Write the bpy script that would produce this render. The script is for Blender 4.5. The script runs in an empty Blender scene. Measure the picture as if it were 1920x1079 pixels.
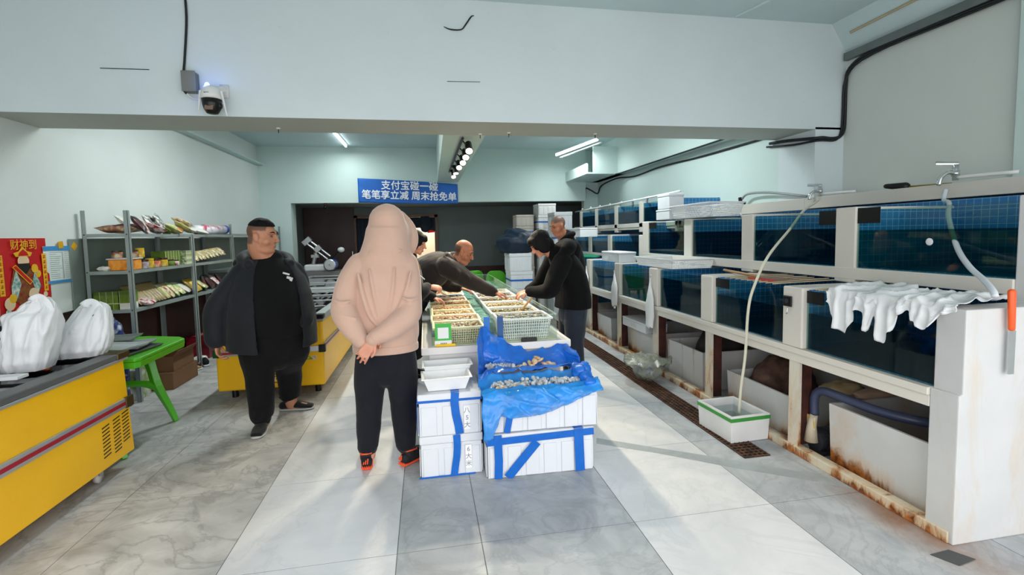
import bpy, bmesh, math, random
from mathutils import Vector, Matrix, Euler, noise
from math import sin, cos, pi, radians as R

SC = bpy.context.scene
COL = SC.collection
V = Vector
random.seed(7)

# ------------------------------------------------------------------ camera
cam_d = bpy.data.cameras.new('camera')
cam = bpy.data.objects.new('camera', cam_d)
COL.objects.link(cam)
cam_d.sensor_fit = 'HORIZONTAL'
cam_d.sensor_width = 36.0
cam_d.lens = 896.45 / 1920 * 36
cam_d.shift_y = -0.0179
cam_d.clip_start = 0.05
_yaw, _pit, _rol = R(10.1885), R(4.0383), R(-1.1955)
_fw = V((sin(_yaw) * cos(_pit), cos(_yaw) * cos(_pit), -sin(_pit)))
_rt0 = V((cos(_yaw), -sin(_yaw), 0))
_up0 = _rt0.cross(_fw)
_rt = _rt0 * cos(_rol) + _up0 * sin(_rol)
_up = -_rt0 * sin(_rol) + _up0 * cos(_rol)
cam.matrix_world = Matrix(((_rt.x, _up.x, -_fw.x, 0), (_rt.y, _up.y, -_fw.y, 0), (_rt.z, _up.z, -_fw.z, 1.55), (0, 0, 0, 1)))
SC.camera = cam

# ------------------------------------------------------------------ world, exposure
SC.view_settings.view_transform = 'Standard'
SC.view_settings.look = 'None'
SC.view_settings.gamma = 1.0
SC.view_settings.use_curve_mapping = False
SC.view_settings.exposure = 0.0
W = bpy.data.worlds.new('sky'); SC.world = W
W.use_nodes = True
_bg = W.node_tree.nodes['Background']
_bg.inputs['Color'].default_value = (0.97, 0.975, 1.0, 1)
_bg.inputs['Strength'].default_value = 3.7
SC.cycles.use_denoising = True
SC.cycles.max_bounces = 10
SC.cycles.transparent_max_bounces = 24
SC.cycles.caustics_reflective = False
SC.cycles.caustics_refractive = False
SC.cycles.sample_clamp_indirect = 6.0

def light(name, kind, loc, energy, color, **kw):
    d = bpy.data.lights.new(name, kind)
    d.energy = energy; d.color = color
    for k, v in kw.items():
        if k not in ('rot', 'target'): setattr(d, k, v)
    o = bpy.data.objects.new(name, d); COL.objects.link(o); o.location = loc
    if 'target' in kw: o.rotation_euler = (V(kw['target']) - V(loc)).to_track_quat('-Z', 'Y').to_euler()
    elif 'rot' in kw: o.rotation_euler = kw['rot']
    return o

# the open shop front: sky portal
_pl = light('shopfront_portal', 'AREA', (0.5, -0.62, 1.75), 1.0, (1, 1, 1), shape='RECTANGLE', size=7.4, size_y=3.5, rot=(R(90), 0, 0))
_pl.data.cycles.is_portal = True

# ------------------------------------------------------------------ materials
def lin(c):
    if isinstance(c, str):
        c = c.lstrip('#'); c = [int(c[i:i + 2], 16) / 255 for i in (0, 2, 4)]
        c = [(x / 12.92 if x <= .04045 else ((x + .055) / 1.055) ** 2.4) for x in c]
    return (c[0], c[1], c[2], 1)
MATS = {}
class NT:
    def __init__(s, name):
        s.m = bpy.data.materials.new(name); s.m.use_nodes = True
        s.t = s.m.node_tree; s.n = s.t.nodes; s.b = s.n['Principled BSDF']; s.tc = None
    def add(s, k, **kw):
        n = s.n.new(k)
        for a, v in kw.items():
            if hasattr(n, a): setattr(n, a, v)
        return n
    def link(s, a, b): s.t.links.new(a, b)
    def coord(s, scale=(1, 1, 1), which='Object', loc=(0, 0, 0), rot=(0, 0, 0)):
        if not s.tc: s.tc = s.add('ShaderNodeTexCoord')
        mp = s.add('ShaderNodeMapping'); mp.inputs['Scale'].default_value = scale
        mp.inputs['Location'].default_value = loc; mp.inputs['Rotation'].default_value = rot
        s.link(s.tc.outputs[which], mp.inputs['Vector']); return mp.outputs['Vector']
    def noise(s, sc=5, det=4, vec=None, rough=.55, dist=0):
        n = s.add('ShaderNodeTexNoise'); n.inputs['Scale'].default_value = sc; n.inputs['Detail'].default_value = det
        n.inputs['Roughness'].default_value = rough; n.inputs['Distortion'].default_value = dist
        s.link(vec or s.coord(), n.inputs['Vector']); return n.outputs['Fac']
    def ramp(s, fac, stops):
        r = s.add('ShaderNodeValToRGB'); e = r.color_ramp.elements
        while len(e) < len(stops): e.new(.5)
        for x, (p, c) in zip(e, stops): x.position = p; x.color = lin(c) if not isinstance(c, (int, float)) else (c, c, c, 1)
        s.link(fac, r.inputs['Fac']); return r.outputs['Color']
    def mix(s, a, b, fac, mode='MIX'):
        n = s.add('ShaderNodeMix', data_type='RGBA', blend_type=mode)
        for v, i in ((a, 6), (b, 7), (fac, 0)):
            if isinstance(v, bpy.types.NodeSocket): s.link(v, n.inputs[i])
            elif i == 0: n.inputs[0].default_value = v
            else: n.inputs[i].default_value = lin(v)
        return n.outputs[2]
    def math(s, op, a, b=0):
        n = s.add('ShaderNodeMath', operation=op)
        for v, i in ((a, 0), (b, 1)):
            if isinstance(v, bpy.types.NodeSocket): s.link(v, n.inputs[i])
            else: n.inputs[i].default_value = v
        return n.outputs[0]
    def sep(s, vec):
        n = s.add('ShaderNodeSeparateXYZ'); s.link(vec, n.inputs[0]); return n.outputs
    def bump(s, h, strength=.2, dist=.01):
        n = s.add('ShaderNodeBump'); n.inputs['Strength'].default_value = strength; n.inputs['Distance'].default_value = dist
        s.link(h, n.inputs['Height']); s.link(n.outputs[0], s.b.inputs['Normal'])
    def base(s, c):
        if isinstance(c, bpy.types.NodeSocket): s.link(c, s.b.inputs['Base Color'])
        else: s.b.inputs['Base Color'].default_value = lin(c)
    def set(s, **kw):
        for k, v in kw.items(): s.b.inputs[k.replace('_', ' ')].default_value = v

def mat(name, c=None, rough=.5, metal=0, var=.08, sc=6, bump=0, bsc=40, spec=.5, emit=None, es=1, trans=0, alpha=1, sheen=0, ior=1.45, c2=None, stretch=(1, 1, 1)):
    if name in MATS: return MATS[name]
    k = NT(name); k.set(Roughness=rough, Metallic=metal, Specular_IOR_Level=spec, Transmission_Weight=trans, Alpha=alpha, Sheen_Weight=sheen, IOR=ior)
    if c2: k.base(k.ramp(k.noise(sc, 5, k.coord(stretch)), [(.35, c), (.65, c2)]))
    elif var:
        l = lin(c); d = tuple(x * (1 - var) for x in l[:3]); u = tuple(min(1, x * (1 + var)) for x in l[:3])
        k.base(k.ramp(k.noise(sc, 4, k.coord(stretch)), [(.3, d), (.7, u)]))
    else: k.base(c)
    if bump: k.bump(k.noise(bsc, 3, k.coord(stretch)), bump, .01)
    if emit: k.b.inputs['Emission Color'].default_value = lin(emit); k.set(Emission_Strength=es)
    MATS[name] = k.m
    return k.m

def thin_glass(name, tint='#e6f2ec', refl=.9, rough=.02):
    """single-sheet glass: tinted see-through plus a Fresnel mirror"""
    if name in MATS: return MATS[name]
    k = NT(name); k.n.remove(k.b)
    tr = k.add('ShaderNodeBsdfTransparent'); tr.inputs[0].default_value = lin(tint)
    gl = k.add('ShaderNodeBsdfGlossy'); gl.inputs['Roughness'].default_value = rough
    ge = k.add('ShaderNodeNewGeometry'); dt = k.add('ShaderNodeVectorMath', operation='DOT_PRODUCT')
    k.link(ge.outputs['Normal'], dt.inputs[0]); k.link(ge.outputs['Incoming'], dt.inputs[1])
    fr = k.math('ADD', .04, k.math('MULTIPLY', k.math('POWER', k.math('SUBTRACT', 1.0, k.math('ABSOLUTE', dt.outputs['Value'])), 5.0), .9))
    mx = k.add('ShaderNodeMixShader'); k.link(k.math('MULTIPLY', fr, refl), mx.inputs[0]); k.link(tr.outputs[0], mx.inputs[1]); k.link(gl.outputs[0], mx.inputs[2])
    k.link(mx.outputs[0], k.n['Material Output'].inputs['Surface']); MATS[name] = k.m
    return k.m

def film(name, c, op=.5, rough=.2, op2=None):
    """crumpled plastic film: part see-through, part glossy plastic"""
    if name in MATS: return MATS[name]
    k = NT(name); k.base(c); k.set(Roughness=rough, Specular_IOR_Level=.6)
    k.link(k.ramp(k.noise(7, 3), [(.35, op), (.65, op2 if op2 else op)]), k.b.inputs['Alpha'])
    k.bump(k.noise(22, 4, k.coord((1, 1, 1)), dist=1.5), .45, .012)
    MATS[name] = k.m
    return k.m

# ------------------------------------------------------------------ objects
WORLD = {}
def clean(name): return name
def thing(name, label, cat, loc=(0, 0, 0), rz=0, group=None, world=False):
    o = bpy.data.objects.new(name, None); COL.objects.link(o)
    o.empty_display_size = .1; o.location = loc; o.rotation_euler = (0, 0, rz)
    o['label'] = label; o['category'] = cat
    if group: o['group'] = group
    if world: WORLD[o.name] = V(loc)
    return o
def tag(o, label, cat, group=None, kind=None):
    o['label'] = label; o['category'] = cat
    if group: o['group'] = group
    if kind: o['kind'] = kind
    return o
def obj(name, bm, m, parent=None, smooth=False, label=None, loc=None, bevel=0, seg=2, sub=0, angle=40):
    me = bpy.data.meshes.new(name)
    if parent is not None:
        p = parent
        while p.parent: p = p.parent
        if p.name in WORLD: bmesh.ops.translate(bm, verts=bm.verts, vec=-WORLD[p.name])
    bmesh.ops.recalc_face_normals(bm, faces=bm.faces) if smooth != 'keep' else None
    bm.to_mesh(me); bm.free()
    for x in (m if isinstance(m, (list, tuple)) else [m]): me.materials.append(x)
    o = bpy.data.objects.new(name, me); COL.objects.link(o)
    if parent is not None: o.parent = parent
    if loc: o.location = loc
    if label: o['label'] = label
    if smooth: me.polygons.foreach_set('use_smooth', [True] * len(me.polygons)); me.update()
    if bevel:
        b = o.modifiers.new('bevel', 'BEVEL'); b.width = bevel; b.segments = seg; b.limit_method = 'ANGLE'; b.angle_limit = R(angle)
    if sub:
        s = o.modifiers.new('sub', 'SUBSURF'); s.levels = sub; s.render_levels = sub
    return o
def struct(name, bm, m, parent=None, **kw):
    o = obj(name, bm, m, parent, **kw)
    if parent is None: o['kind'] = 'structure'
    return o
def dup(root, loc, rz=None, label=None, name=None, group=None, scale=None):
    r = root.copy(); COL.objects.link(r); r.location = loc
    if name: r.name = name
    if rz is not None: r.rotation_euler = (0, 0, rz)
    if scale: r.scale = scale
    if label: r['label'] = label
    if group: r['group'] = group
    for ch in list(root.children):
        c = ch.copy(); COL.objects.link(c); c.parent = r
        for g in list(ch.children):
            d = g.copy(); COL.objects.link(d); d.parent = c
    return r

# ------------------------------------------------------------------ shapes
def BM(): return bmesh.new()
def box(bm, x0, x1, y0, y1, z0, z1, mi=0, M=None):
    vs = [bm.verts.new(V((x, y, z))) for x in (x0, x1) for y in (y0, y1) for z in (z0, z1)]
    if M is not None:
        for v in vs: v.co = M @ v.co
    for f in ((0, 1, 3, 2), (4, 6, 7, 5), (0, 4, 5, 1), (2, 3, 7, 6), (0, 2, 6, 4), (1, 5, 7, 3)):
        bm.faces.new([vs[i] for i in f]).material_index = mi
    return bm
def bx(*a, **k): return box(BM(), *a, **k)
def tub(bm, x0, x1, y0, y1, z0, z1, t, dx=0, dy=0, zb=None, M=None):
    """open-topped box with wall thickness t; the foot is drawn in by dx, dy"""
    zb = zb if zb is not None else z0 + t
    def ring(z, ix, iy): return [bm.verts.new((M or Matrix()) @ V(p)) for p in ((x0 + ix, y0 + iy, z), (x1 - ix, y0 + iy, z), (x1 - ix, y1 - iy, z), (x0 + ix, y1 - iy, z))]
    a = ring(z0, dx, dy); b = ring(z1, 0, 0); c = ring(z1, t, t); d = ring(zb, dx + t, dy + t)
    for p, q in ((a, b), (b, c), (c, d)):
        for i in range(4): bm.faces.new((p[i], p[(i + 1) % 4], q[(i + 1) % 4], q[i]))
    bm.faces.new(a[::-1]); bm.faces.new(d)
    return bm
def frame_of(d, side=None):
    d = V(d).normalized()
    s = V(side) if side is not None else (V((0, 0, 1)) if abs(d.z) < .9 else V((1, 0, 0)))
    u = s - d * s.dot(d)
    if u.length < 1e-6: u = V((0, 1, 0)) - d * d.y
    u.normalize(); return u, d.cross(u)
def catmull(pts, n):
    pts = [V(p) for p in pts]
    if len(pts) < 3 or n <= 1: return pts
    out = []
    for i in range(len(pts) - 1):
        p0 = pts[max(i - 1, 0)]; p1 = pts[i]; p2 = pts[i + 1]; p3 = pts[min(i + 2, len(pts) - 1)]
        for k in range(n):
            t = k / n
            out.append(.5 * ((2 * p1) + (p2 - p0) * t + (2 * p0 - 5 * p1 + 4 * p2 - p3) * t * t + (3 * p1 - p0 - 3 * p2 + p3) * t ** 3))
    out.append(pts[-1]); return out
def sweep(bm, pts, ra, rb=None, side=None, seg=12, n=1, cap='flat', mi=0, closed=False):
    """tube along pts; ra = half width along 'side', rb = across it; scalars or one value per point"""
    k = len(pts)
    ra = list(ra) if isinstance(ra, (list, tuple)) else [ra] * k
    rb = list(rb) if isinstance(rb, (list, tuple)) else ([rb] * k if rb is not None else list(ra))
    if n > 1 and k > 2:
        r4 = catmull([V((a, b, 0)) for a, b in zip(ra, rb)], n); pts = catmull(pts, n); ra = [max(.0008, v.x) for v in r4]; rb = [max(.0008, v.y) for v in r4]
    pts = [V(p) for p in pts]
    if cap in ('round', 'top'):
        d0 = (pts[0] - pts[1]).normalized(); d1 = (pts[-1] - pts[-2]).normalized()
        h = []; t = []
        for a in ((1.45, 1.1, .75, .4) if cap == 'round' else ()):
            h.append((pts[0] + d0 * min(ra[0], rb[0]) * sin(a), ra[0] * cos(a), rb[0] * cos(a)))
        for a in (.4, .75, 1.1, 1.45):
            t.append((pts[-1] + d1 * min(ra[-1], rb[-1]) * sin(a), ra[-1] * cos(a), rb[-1] * cos(a)))
        pts = [x[0] for x in h] + pts + [x[0] for x in t]
        ra = [x[1] for x in h] + ra + [x[1] for x in t]; rb = [x[2] for x in h] + rb + [x[2] for x in t]
    rings = []; u = None
    for i, p in enumerate(pts):
        d = pts[min(i + 1, len(pts) - 1)] - pts[max(i - 1, 0)]
        if closed: d = pts[(i + 1) % len(pts)] - pts[i - 1]
        if side is not None: uu, w = frame_of(d, side)
        elif u is None: uu, w = frame_of(d)
        else: uu, w = frame_of(d, u)
        u = uu
        rings.append([bm.verts.new(p + uu * (ra[i] * cos(2 * pi * j / seg)) + w * (rb[i] * sin(2 * pi * j / seg))) for j in range(seg)])
    m = len(rings)
    for i in range(m if closed else m - 1):
        a, b = rings[i], rings[(i + 1) % m]
        for j in range(seg): bm.faces.new((a[j], a[(j + 1) % seg], b[(j + 1) % seg], b[j])).material_index = mi
    if not closed:
        bm.faces.new(rings[0][::-1]).material_index = mi; bm.faces.new(rings[-1]).material_index = mi
    return bm
def cyl(bm, p0, p1, r, r2=None, seg=16, mi=0): return sweep(bm, [p0, p1], [r, r if r2 is None else r2], seg=seg, mi=mi)
def ell(bm, c, r, M=None, u=20, v=14, mi=0):
    """ellipsoid with radii r, turned by M (3x3)"""
    c = V(c); rows = []
    M = M or Matrix.Identity(3)
    top = bm.verts.new(c + M @ V((0, 0, r[2]))); bot = bm.verts.new(c + M @ V((0, 0, -r[2])))
    for i in range(1, v):
        a = pi * i / v
        rows.append([bm.verts.new(c + M @ V((r[0] * sin(a) * cos(2 * pi * j / u), r[1] * sin(a) * sin(2 * pi * j / u), r[2] * cos(a)))) for j in range(u)])
    for j in range(u):
        bm.faces.new((top, rows[0][j], rows[0][(j + 1) % u])).material_index = mi
        bm.faces.new((bot, rows[-1][(j + 1) % u], rows[-1][j])).material_index = mi
        for i in range(v - 2): bm.faces.new((rows[i][j], rows[i + 1][j], rows[i + 1][(j + 1) % u], rows[i][(j + 1) % u])).material_index = mi
    return bm
def lathe(bm, prof, c=(0, 0, 0), seg=24, mi=0, M=None):
    c = V(c); rings = []
    M = M or Matrix.Identity(3)
    for r, z in prof: rings.append([bm.verts.new(c + M @ V((r * cos(2 * pi * j / seg), r * sin(2 * pi * j / seg), z))) for j in range(seg)])
    for a, b in zip(rings, rings[1:]):
        for j in range(seg): bm.faces.new((a[j], a[(j + 1) % seg], b[(j + 1) % seg], b[j])).material_index = mi
    bm.faces.new(rings[0][::-1]).material_index = mi; bm.faces.new(rings[-1]).material_index = mi
    return bm
def prism(bm, poly, axis, a, b, mi=0, M=None):
    """polygon (list of 2-D points) pushed out along axis from a to b"""
    def P(p, h):
        q = {'X': V((h, p[0], p[1])), 'Y': V((p[0], h, p[1])), 'Z': V((p[0], p[1], h))}[axis]
        return M @ q if M is not None else q
    lo = [bm.verts.new(P(p, a)) for p in poly]; hi = [bm.verts.new(P(p, b)) for p in poly]
    n = len(poly)
    bm.faces.new(lo[::-1]).material_index = mi; bm.faces.new(hi).material_index = mi
    for i in range(n): bm.faces.new((lo[i], lo[(i + 1) % n], hi[(i + 1) % n], hi[i])).material_index = mi
    return bm
def sheet(bm, fn, nu, nv, t=0, mi=0):
    """grid surface fn(u, v); a second skin t below it makes it solid"""
    g = [[bm.verts.new(V(fn(i / nu, j / nv))) for j in range(nv + 1)] for i in range(nu + 1)]
    fs = []
    for i in range(nu):
        for j in range(nv):
            f = bm.faces.new((g[i][j], g[i + 1][j], g[i + 1][j + 1], g[i][j + 1])); f.material_index = mi; fs.append(f)
    if t:
        bm.normal_update()
        lo = [[bm.verts.new(v.co - v.normal * t) for v in row] for row in g]
        for i in range(nu):
            for j in range(nv): bm.faces.new((lo[i][j], lo[i][j + 1], lo[i + 1][j + 1], lo[i + 1][j])).material_index = mi
        rim = [(i, 0) for i in range(nu)] + [(nu, j) for j in range(nv)] + [(i, nv) for i in range(nu, 0, -1)] + [(0, j) for j in range(nv, 0, -1)]
        for (a, b), (c, d) in zip(rim, rim[1:] + rim[:1]): bm.faces.new((g[a][b], lo[a][b], lo[c][d], g[c][d])).material_index = mi
    return bm
def text(name, s, size, loc, rot, m, parent, extrude=.002, align='CENTER', xs=1, bold=0):
    cu = bpy.data.curves.new(name, 'FONT'); cu.body = s; cu.size = size; cu.align_x = align; cu.align_y = 'CENTER'; cu.extrude = extrude
    t = bpy.data.objects.new(name + '_t', cu); COL.objects.link(t)
    bpy.context.view_layer.update()
    me = bpy.data.meshes.new_from_object(t.evaluated_get(bpy.context.evaluated_depsgraph_get()))
    if bold:
        b0 = bmesh.new()
        for q, (dx, dy) in enumerate(((-bold, 0), (bold, 0), (0, -bold), (0, bold), (-bold * .7, bold * .7), (bold * .7, -bold * .7))):
            m2 = me.copy(); m2.transform(Matrix.Translation((dx, dy, q * .0007))); b0.from_mesh(m2); bpy.data.meshes.remove(m2)
        b0.to_mesh(me); b0.free()
    bpy.data.objects.remove(t); bpy.data.curves.remove(cu)
    me.transform(Matrix.Translation(V(loc)) @ Euler(rot).to_matrix().to_4x4() @ Matrix.Diagonal((xs, 1, 1, 1)))
    p = parent
    while p is not None and p.parent: p = p.parent
    if p is not None and p.name in WORLD: me.transform(Matrix.Translation(-WORLD[p.name]))
    me.materials.clear(); me.materials.append(m); me.name = name
    o = bpy.data.objects.new(name, me); COL.objects.link(o); o.parent = parent
    return o
def fuse(name, bm, m, parent, voxel=.008, smooth=4, disp=0, dsc=6, label=None, stretch=(1, 1, 1), paint=None):
    """weld overlapping closed shapes into one continuous skin"""
    o = obj(name, bm, m, parent, smooth='keep', label=label)
    r = o.modifiers.new('r', 'REMESH'); r.mode = 'VOXEL'; r.voxel_size = voxel; r.use_smooth_shade = True
    if smooth:
        s = o.modifiers.new('s', 'SMOOTH'); s.factor = .5; s.iterations = smooth
    bpy.context.view_layer.update()
    me = bpy.data.meshes.new_from_object(o.evaluated_get(bpy.context.evaluated_depsgraph_get()))
    o.modifiers.clear(); old = o.data; o.data = me; bpy.data.meshes.remove(old); me.name = name
    me.materials.clear()
    for x in (m if isinstance(m, (list, tuple)) else [m]): me.materials.append(x)
    if disp:
        me.update()
        nr = [v.normal.copy() for v in me.vertices]
        for v, k in zip(me.vertices, nr):
            q = V((v.co.x * stretch[0], v.co.y * stretch[1], v.co.z * stretch[2])) * dsc
            f = noise.noise(q) + .5 * noise.noise(q * 2.1 + V((7, 3, 1)))
            v.co += k * disp * f
    if paint:
        off = V((0, 0, 0)); p = o
        while p.parent: p = p.parent
        off = WORLD.get(p.name, off)
        for f in me.polygons: f.material_index = paint(f.center + off)
    me.polygons.foreach_set('use_smooth', [True] * len(me.polygons)); me.update()
    return o
# ================================================================== setting
XL, XRB, XRF, YB, YF0, YF1 = -3.2, 3.87, 4.2, 10.25, 4.24, 4.80
ZC, ZCF, ZBEAM = 3.40, 3.57, 2.547

def paint_mat(name, c, dirt=.10, rough=.75):
    k = NT(name); l = lin(c)[:3]
    n = k.noise(1.3, 5); base = k.ramp(n, [(.3, tuple(x * (1 - dirt * .6) for x in l)), (.7, l)])
    spots = k.ramp(k.noise(9, 6, rough=.7), [(.66, 1.0), (.74, .82)])
    k.base(k.mix(base, spots, .5, 'MULTIPLY')); k.set(Roughness=rough, Specular_IOR_Level=.25)
    k.bump(k.noise(60, 3), .06, .004)
    MATS[name] = k.m; return k.m
m_wall = paint_mat('mint_wall_paint', '#cfe2de')
m_wallr = paint_mat('green_grey_wall_paint', '#d6ddd9')
m_walll = paint_mat('white_left_wall_paint', '#dee4e1')
m_beam = paint_mat('white_beam_paint', '#dae6ea')
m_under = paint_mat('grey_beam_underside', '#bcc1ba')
m_ceil = paint_mat('pale_ceiling_paint', '#c9dcdf')
m_white = mat('white_plastic', '#e4e6e6', .35, var=.03)
m_black = mat('black_plastic', '#0c0d0f', .35, var=.05)
m_steel = mat('brushed_steel', '#b9bcbd', .3, metal=.9, var=.05)
m_chrome = mat('chrome', '#d8dadb', .12, metal=1, var=0)
m_galv = mat('galvanised_grey_steel', '#9aa5a3', .42, metal=.35, var=.08, sc=12)

def marble(name, base, vein, dark, rough=.24, scale=1.0, amt=.35, rust=False):
    k = NT(name)
    v = k.coord((scale, scale, scale), rot=(0, 0, .6))
    cloud = k.noise(2.2, 8, v, .62, 1.2)
    c = k.ramp(cloud, [(.32, dark), (.62, base)])
    n = k.noise(1.1, 6, v, .6, 2.2)
    ln = k.math('ABSOLUTE', k.math('SUBTRACT', n, .5))
    ve = k.ramp(ln, [(0.0, 1.0), (.035, 0.0)])
    c = k.mix(c, vein, k.math('MULTIPLY', ve, amt))
    if rust:                                       # rust that has run off the rail on to the tiles at the near end
        p = k.sep(k.coord()); nn = k.noise(5, 6, k.coord())
        a = k.math('SUBTRACT', 1.0, k.math('MULTIPLY', k.math('ABSOLUTE', k.math('SUBTRACT', p[0], 2.47)), 4.2))
        d = k.math('SUBTRACT', 1.0, k.math('MULTIPLY', k.math('ABSOLUTE', k.math('SUBTRACT', p[1], 2.0)), 1.7))
        w = k.math('MULTIPLY', k.math('MULTIPLY', k.math('MAXIMUM', a, 0.0), k.math('MAXIMUM', d, 0.0)), k.math('MULTIPLY', nn, 2.0))
        c = k.mix(c, '#8a5a2e', k.math('MINIMUM', w, .8))
    k.base(c); k.set(Specular_IOR_Level=.5)
    k.link(k.ramp(k.noise(6, 5), [(.3, rough), (.7, rough + .16)]), k.b.inputs['Roughness'])
    MATS[name] = k.m; return k.m
m_tl = marble('white_marble_tile', '#dcdcdd', '#bfc1c3', '#cfd1d4', .4, amt=.3)
m_tg = marble('grey_stone_tile', '#babdbf', '#8b8f92', '#9fa3a7', .42, 1.5, .35, rust=True)
m_td = marble('warm_grey_stone_tile', '#c9c9c8', '#858585', '#a0a09f', .42, 1.2, .5)
m_grout = mat('dark_tile_joint', '#6f7274', .8, var=.1)
m_ts = marble('grey_threshold_stone', '#aab0b2', '#8e9395', '#9ba1a4', .3, 2)

# floor: every tile a slab in one floor object
bm = BM(); g = .0022
xs = [-3.2, -2.661, -1.836, -1.0105, -.1865, .231, 1.0545, 1.879, 2.704, 3.53, 4.5]
ys = [2.3145 + .8335 * k for k in range(-4, 14)]
box(bm, -3.6, 4.6, ys[0], 13.6, -.12, -.0015, 0)
for i in range(len(xs) - 1):
    mi = 1 if i in (3, 6) else (3 if i < 3 else 2)
    for j in range(len(ys) - 1):
        box(bm, xs[i] + g, xs[i + 1] - g, ys[j] + g, ys[j + 1] - g, -.01, 0, mi)
prism(bm, [(1.196, 3.276), (1.561, 3.029), (1.884, 2.773), (2.47, 2.35), (2.449, 2.496), (1.885, 2.913), (1.603, 3.106), (1.23, 3.368)][::-1], 'Z', -.01, .0012, 4)
struct('floor', bm, [m_grout, m_tl, m_tg, m_td, m_ts])
m_pave = mat('street_paving', '#cdcac4', .85, var=.1)
struct('ground', bx(-14, 14, -16, ys[0], -.14, -.02), m_pave)

# left wall with its dark wooden dado
m_dado = mat('dark_red_brown_wood', rough=.55, c='#43221b', c2='#2b1512', sc=4, stretch=(1, 1, .12))
wl = struct('wall_left', bx(XL - .15, XL, -.6, YB + .3, .94, 3.7), m_walll)
struct('dado', bx(XL - .15, XL + .004, -.6, YB + .3, 0, .94), m_dado, wl)
struct('ledge', bx(XL - .02, XL + .12, 5.3, YB, 3.03, 3.05), m_wall, wl)
bm = BM(); sweep(bm, [(XL + .012, 3.9, .945), (XL + .012, 4.6, .935), (XL + .014, 5.15, .948)], .008, n=4)
struct('trim_1', bm, m_black)
# right walls and the pillar that carries the beam
wr = struct('wall_right', bx(XRF, XRF + .15, 2.76, YF0 + .4, 0, 3.9), m_wallr)
struct('wall_right_rear', bx(XRB, XRB + .15, YF0 + .5, YB + .6, 0, 2.70), m_wall)
struct('wall_right_upper', bx(XRB - .16, XRB + .15, YF1, YB + .6, 2.70, 3.7), m_wall)
struct('pillar', bx(XRB, XRF + .05, YF0, YF0 + .5, 0, ZBEAM + .02), m_beam)
struct('trim_2', bx(XRF - .05, XRF + .16, 2.60, 2.765, 0, 3.9), m_wall)
struct('wall_right_front', bx(XRF + .02, XRF + .17, -.6, 2.60, 0, 3.9), m_wallr)
# great cross beam
b = BM(); box(b, XL - .1, XRF + .05, YF0, YF1, ZBEAM, 3.75, 0)
b.normal_update()
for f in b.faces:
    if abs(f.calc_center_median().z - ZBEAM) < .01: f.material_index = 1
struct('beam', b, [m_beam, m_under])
# rear lintel wall over the storeroom opening
lw = BM(); box(lw, XL, 3.54, YB, YB + .22, 2.285, ZC + .1); box(lw, XL, -2.62, YB, YB + .35, .88, 2.285)
struct('wall_rear', lw, m_wall)
struct('wall_rear_side', bx(3.54, XRB + .15, YB + .12, YB + .3, 1.2, ZC + .1), m_wall)
struct('dado_rear', bx(XL, -2.62, YB - .003, YB + .35, 0, .88), m_dado)
# ceilings
struct('added_front_header', bx(XL - .2, XRF + .3, -.75, -.6, 2.82, 3.75), m_wallr)  # unseen header, added to keep sky light off the upper beam
struct('ceiling', bx(XL - .1, XRB + .2, YF1 - .1, YB + .5, ZC, ZC + .12), m_ceil)
fc = struct('ceiling_front', bx(XL - .1, XRF + .3, -.6, YF0 + .1, ZCF, ZCF + .15), m_ceil)
struct('cove', prism(BM(), [(4.03, ZCF), (XRF, 3.31), (XRF + .1, 3.31), (XRF + .1, ZCF + .05), (4.03, ZCF + .05)], 'Y', -.6, YF0), m_ceil)
for x0, y0, x1, y1 in ((3.05, 3.9, 3.45, 2.6),):
    struct('trim_3', cyl(BM(), (2.95, 4.2, ZCF - .004), (3.10, 3.7, ZCF - .004), .012, seg=8), m_ceil)
# ceiling beam down the middle of the rear room, box soffit by the rear right corner
b = BM(); prism(b, [(.205, 2.547), (.62, 2.547), (.62, 3.5), (.205, 3.5)], 'Y', YF1 - .02, YB, 0)
for v in b.verts:
    if v.co.y > 9: v.co.x += .085 if v.co.x < .4 else .105
    if v.co.y > 9 and v.co.z < 3: v.co.z = 2.70
b.normal_update()
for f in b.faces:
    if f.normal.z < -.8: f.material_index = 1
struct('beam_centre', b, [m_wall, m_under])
b = BM(); box(b, 3.08, XRB, 8.85, YB + .1, 2.70, 2.73); box(b, 3.08, 3.11, 8.85, YB + .1, 2.73, 2.90); box(b, 3.22, XRB, 8.85, 8.9, 2.73, 3.22)
struct('soffit_corner', b, m_wall)

# storeroom behind the opening
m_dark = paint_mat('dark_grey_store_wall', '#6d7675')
m_door = mat('dark_brown_door', '#3a2624', .5, var=.2, sc=3, stretch=(1, 1, .1))
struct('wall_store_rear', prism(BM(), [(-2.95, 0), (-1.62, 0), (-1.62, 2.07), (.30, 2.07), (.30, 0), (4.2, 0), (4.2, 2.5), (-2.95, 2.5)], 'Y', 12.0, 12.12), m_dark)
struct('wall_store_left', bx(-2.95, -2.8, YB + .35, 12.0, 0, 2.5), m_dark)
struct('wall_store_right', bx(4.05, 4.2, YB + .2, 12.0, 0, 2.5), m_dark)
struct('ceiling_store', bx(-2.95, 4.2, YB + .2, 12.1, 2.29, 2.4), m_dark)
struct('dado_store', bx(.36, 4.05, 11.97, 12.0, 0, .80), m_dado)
d1 = struct('door_1', bx(-2.78, -1.66, 11.9, 11.98, 0, 2.29), m_door)
struct('handle', bx(-1.72, -1.70, 11.86, 11.9, .85, 1.25), m_steel, d1)
m_wframe = mat('brown_door_frame', '#6a4a35', .5, var=.1)
b = BM(); box(b, .235, .315, 11.94, 12.14, 0, 2.10); box(b, -1.66, -1.58, 11.94, 12.14, 0, 2.10); box(b, -1.66, .315, 11.94, 12.14, 2.04, 2.11)
struct('door_2', b, m_wframe)
m_lit = paint_mat('lit_back_room_wall', '#e6dcc6')
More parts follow.
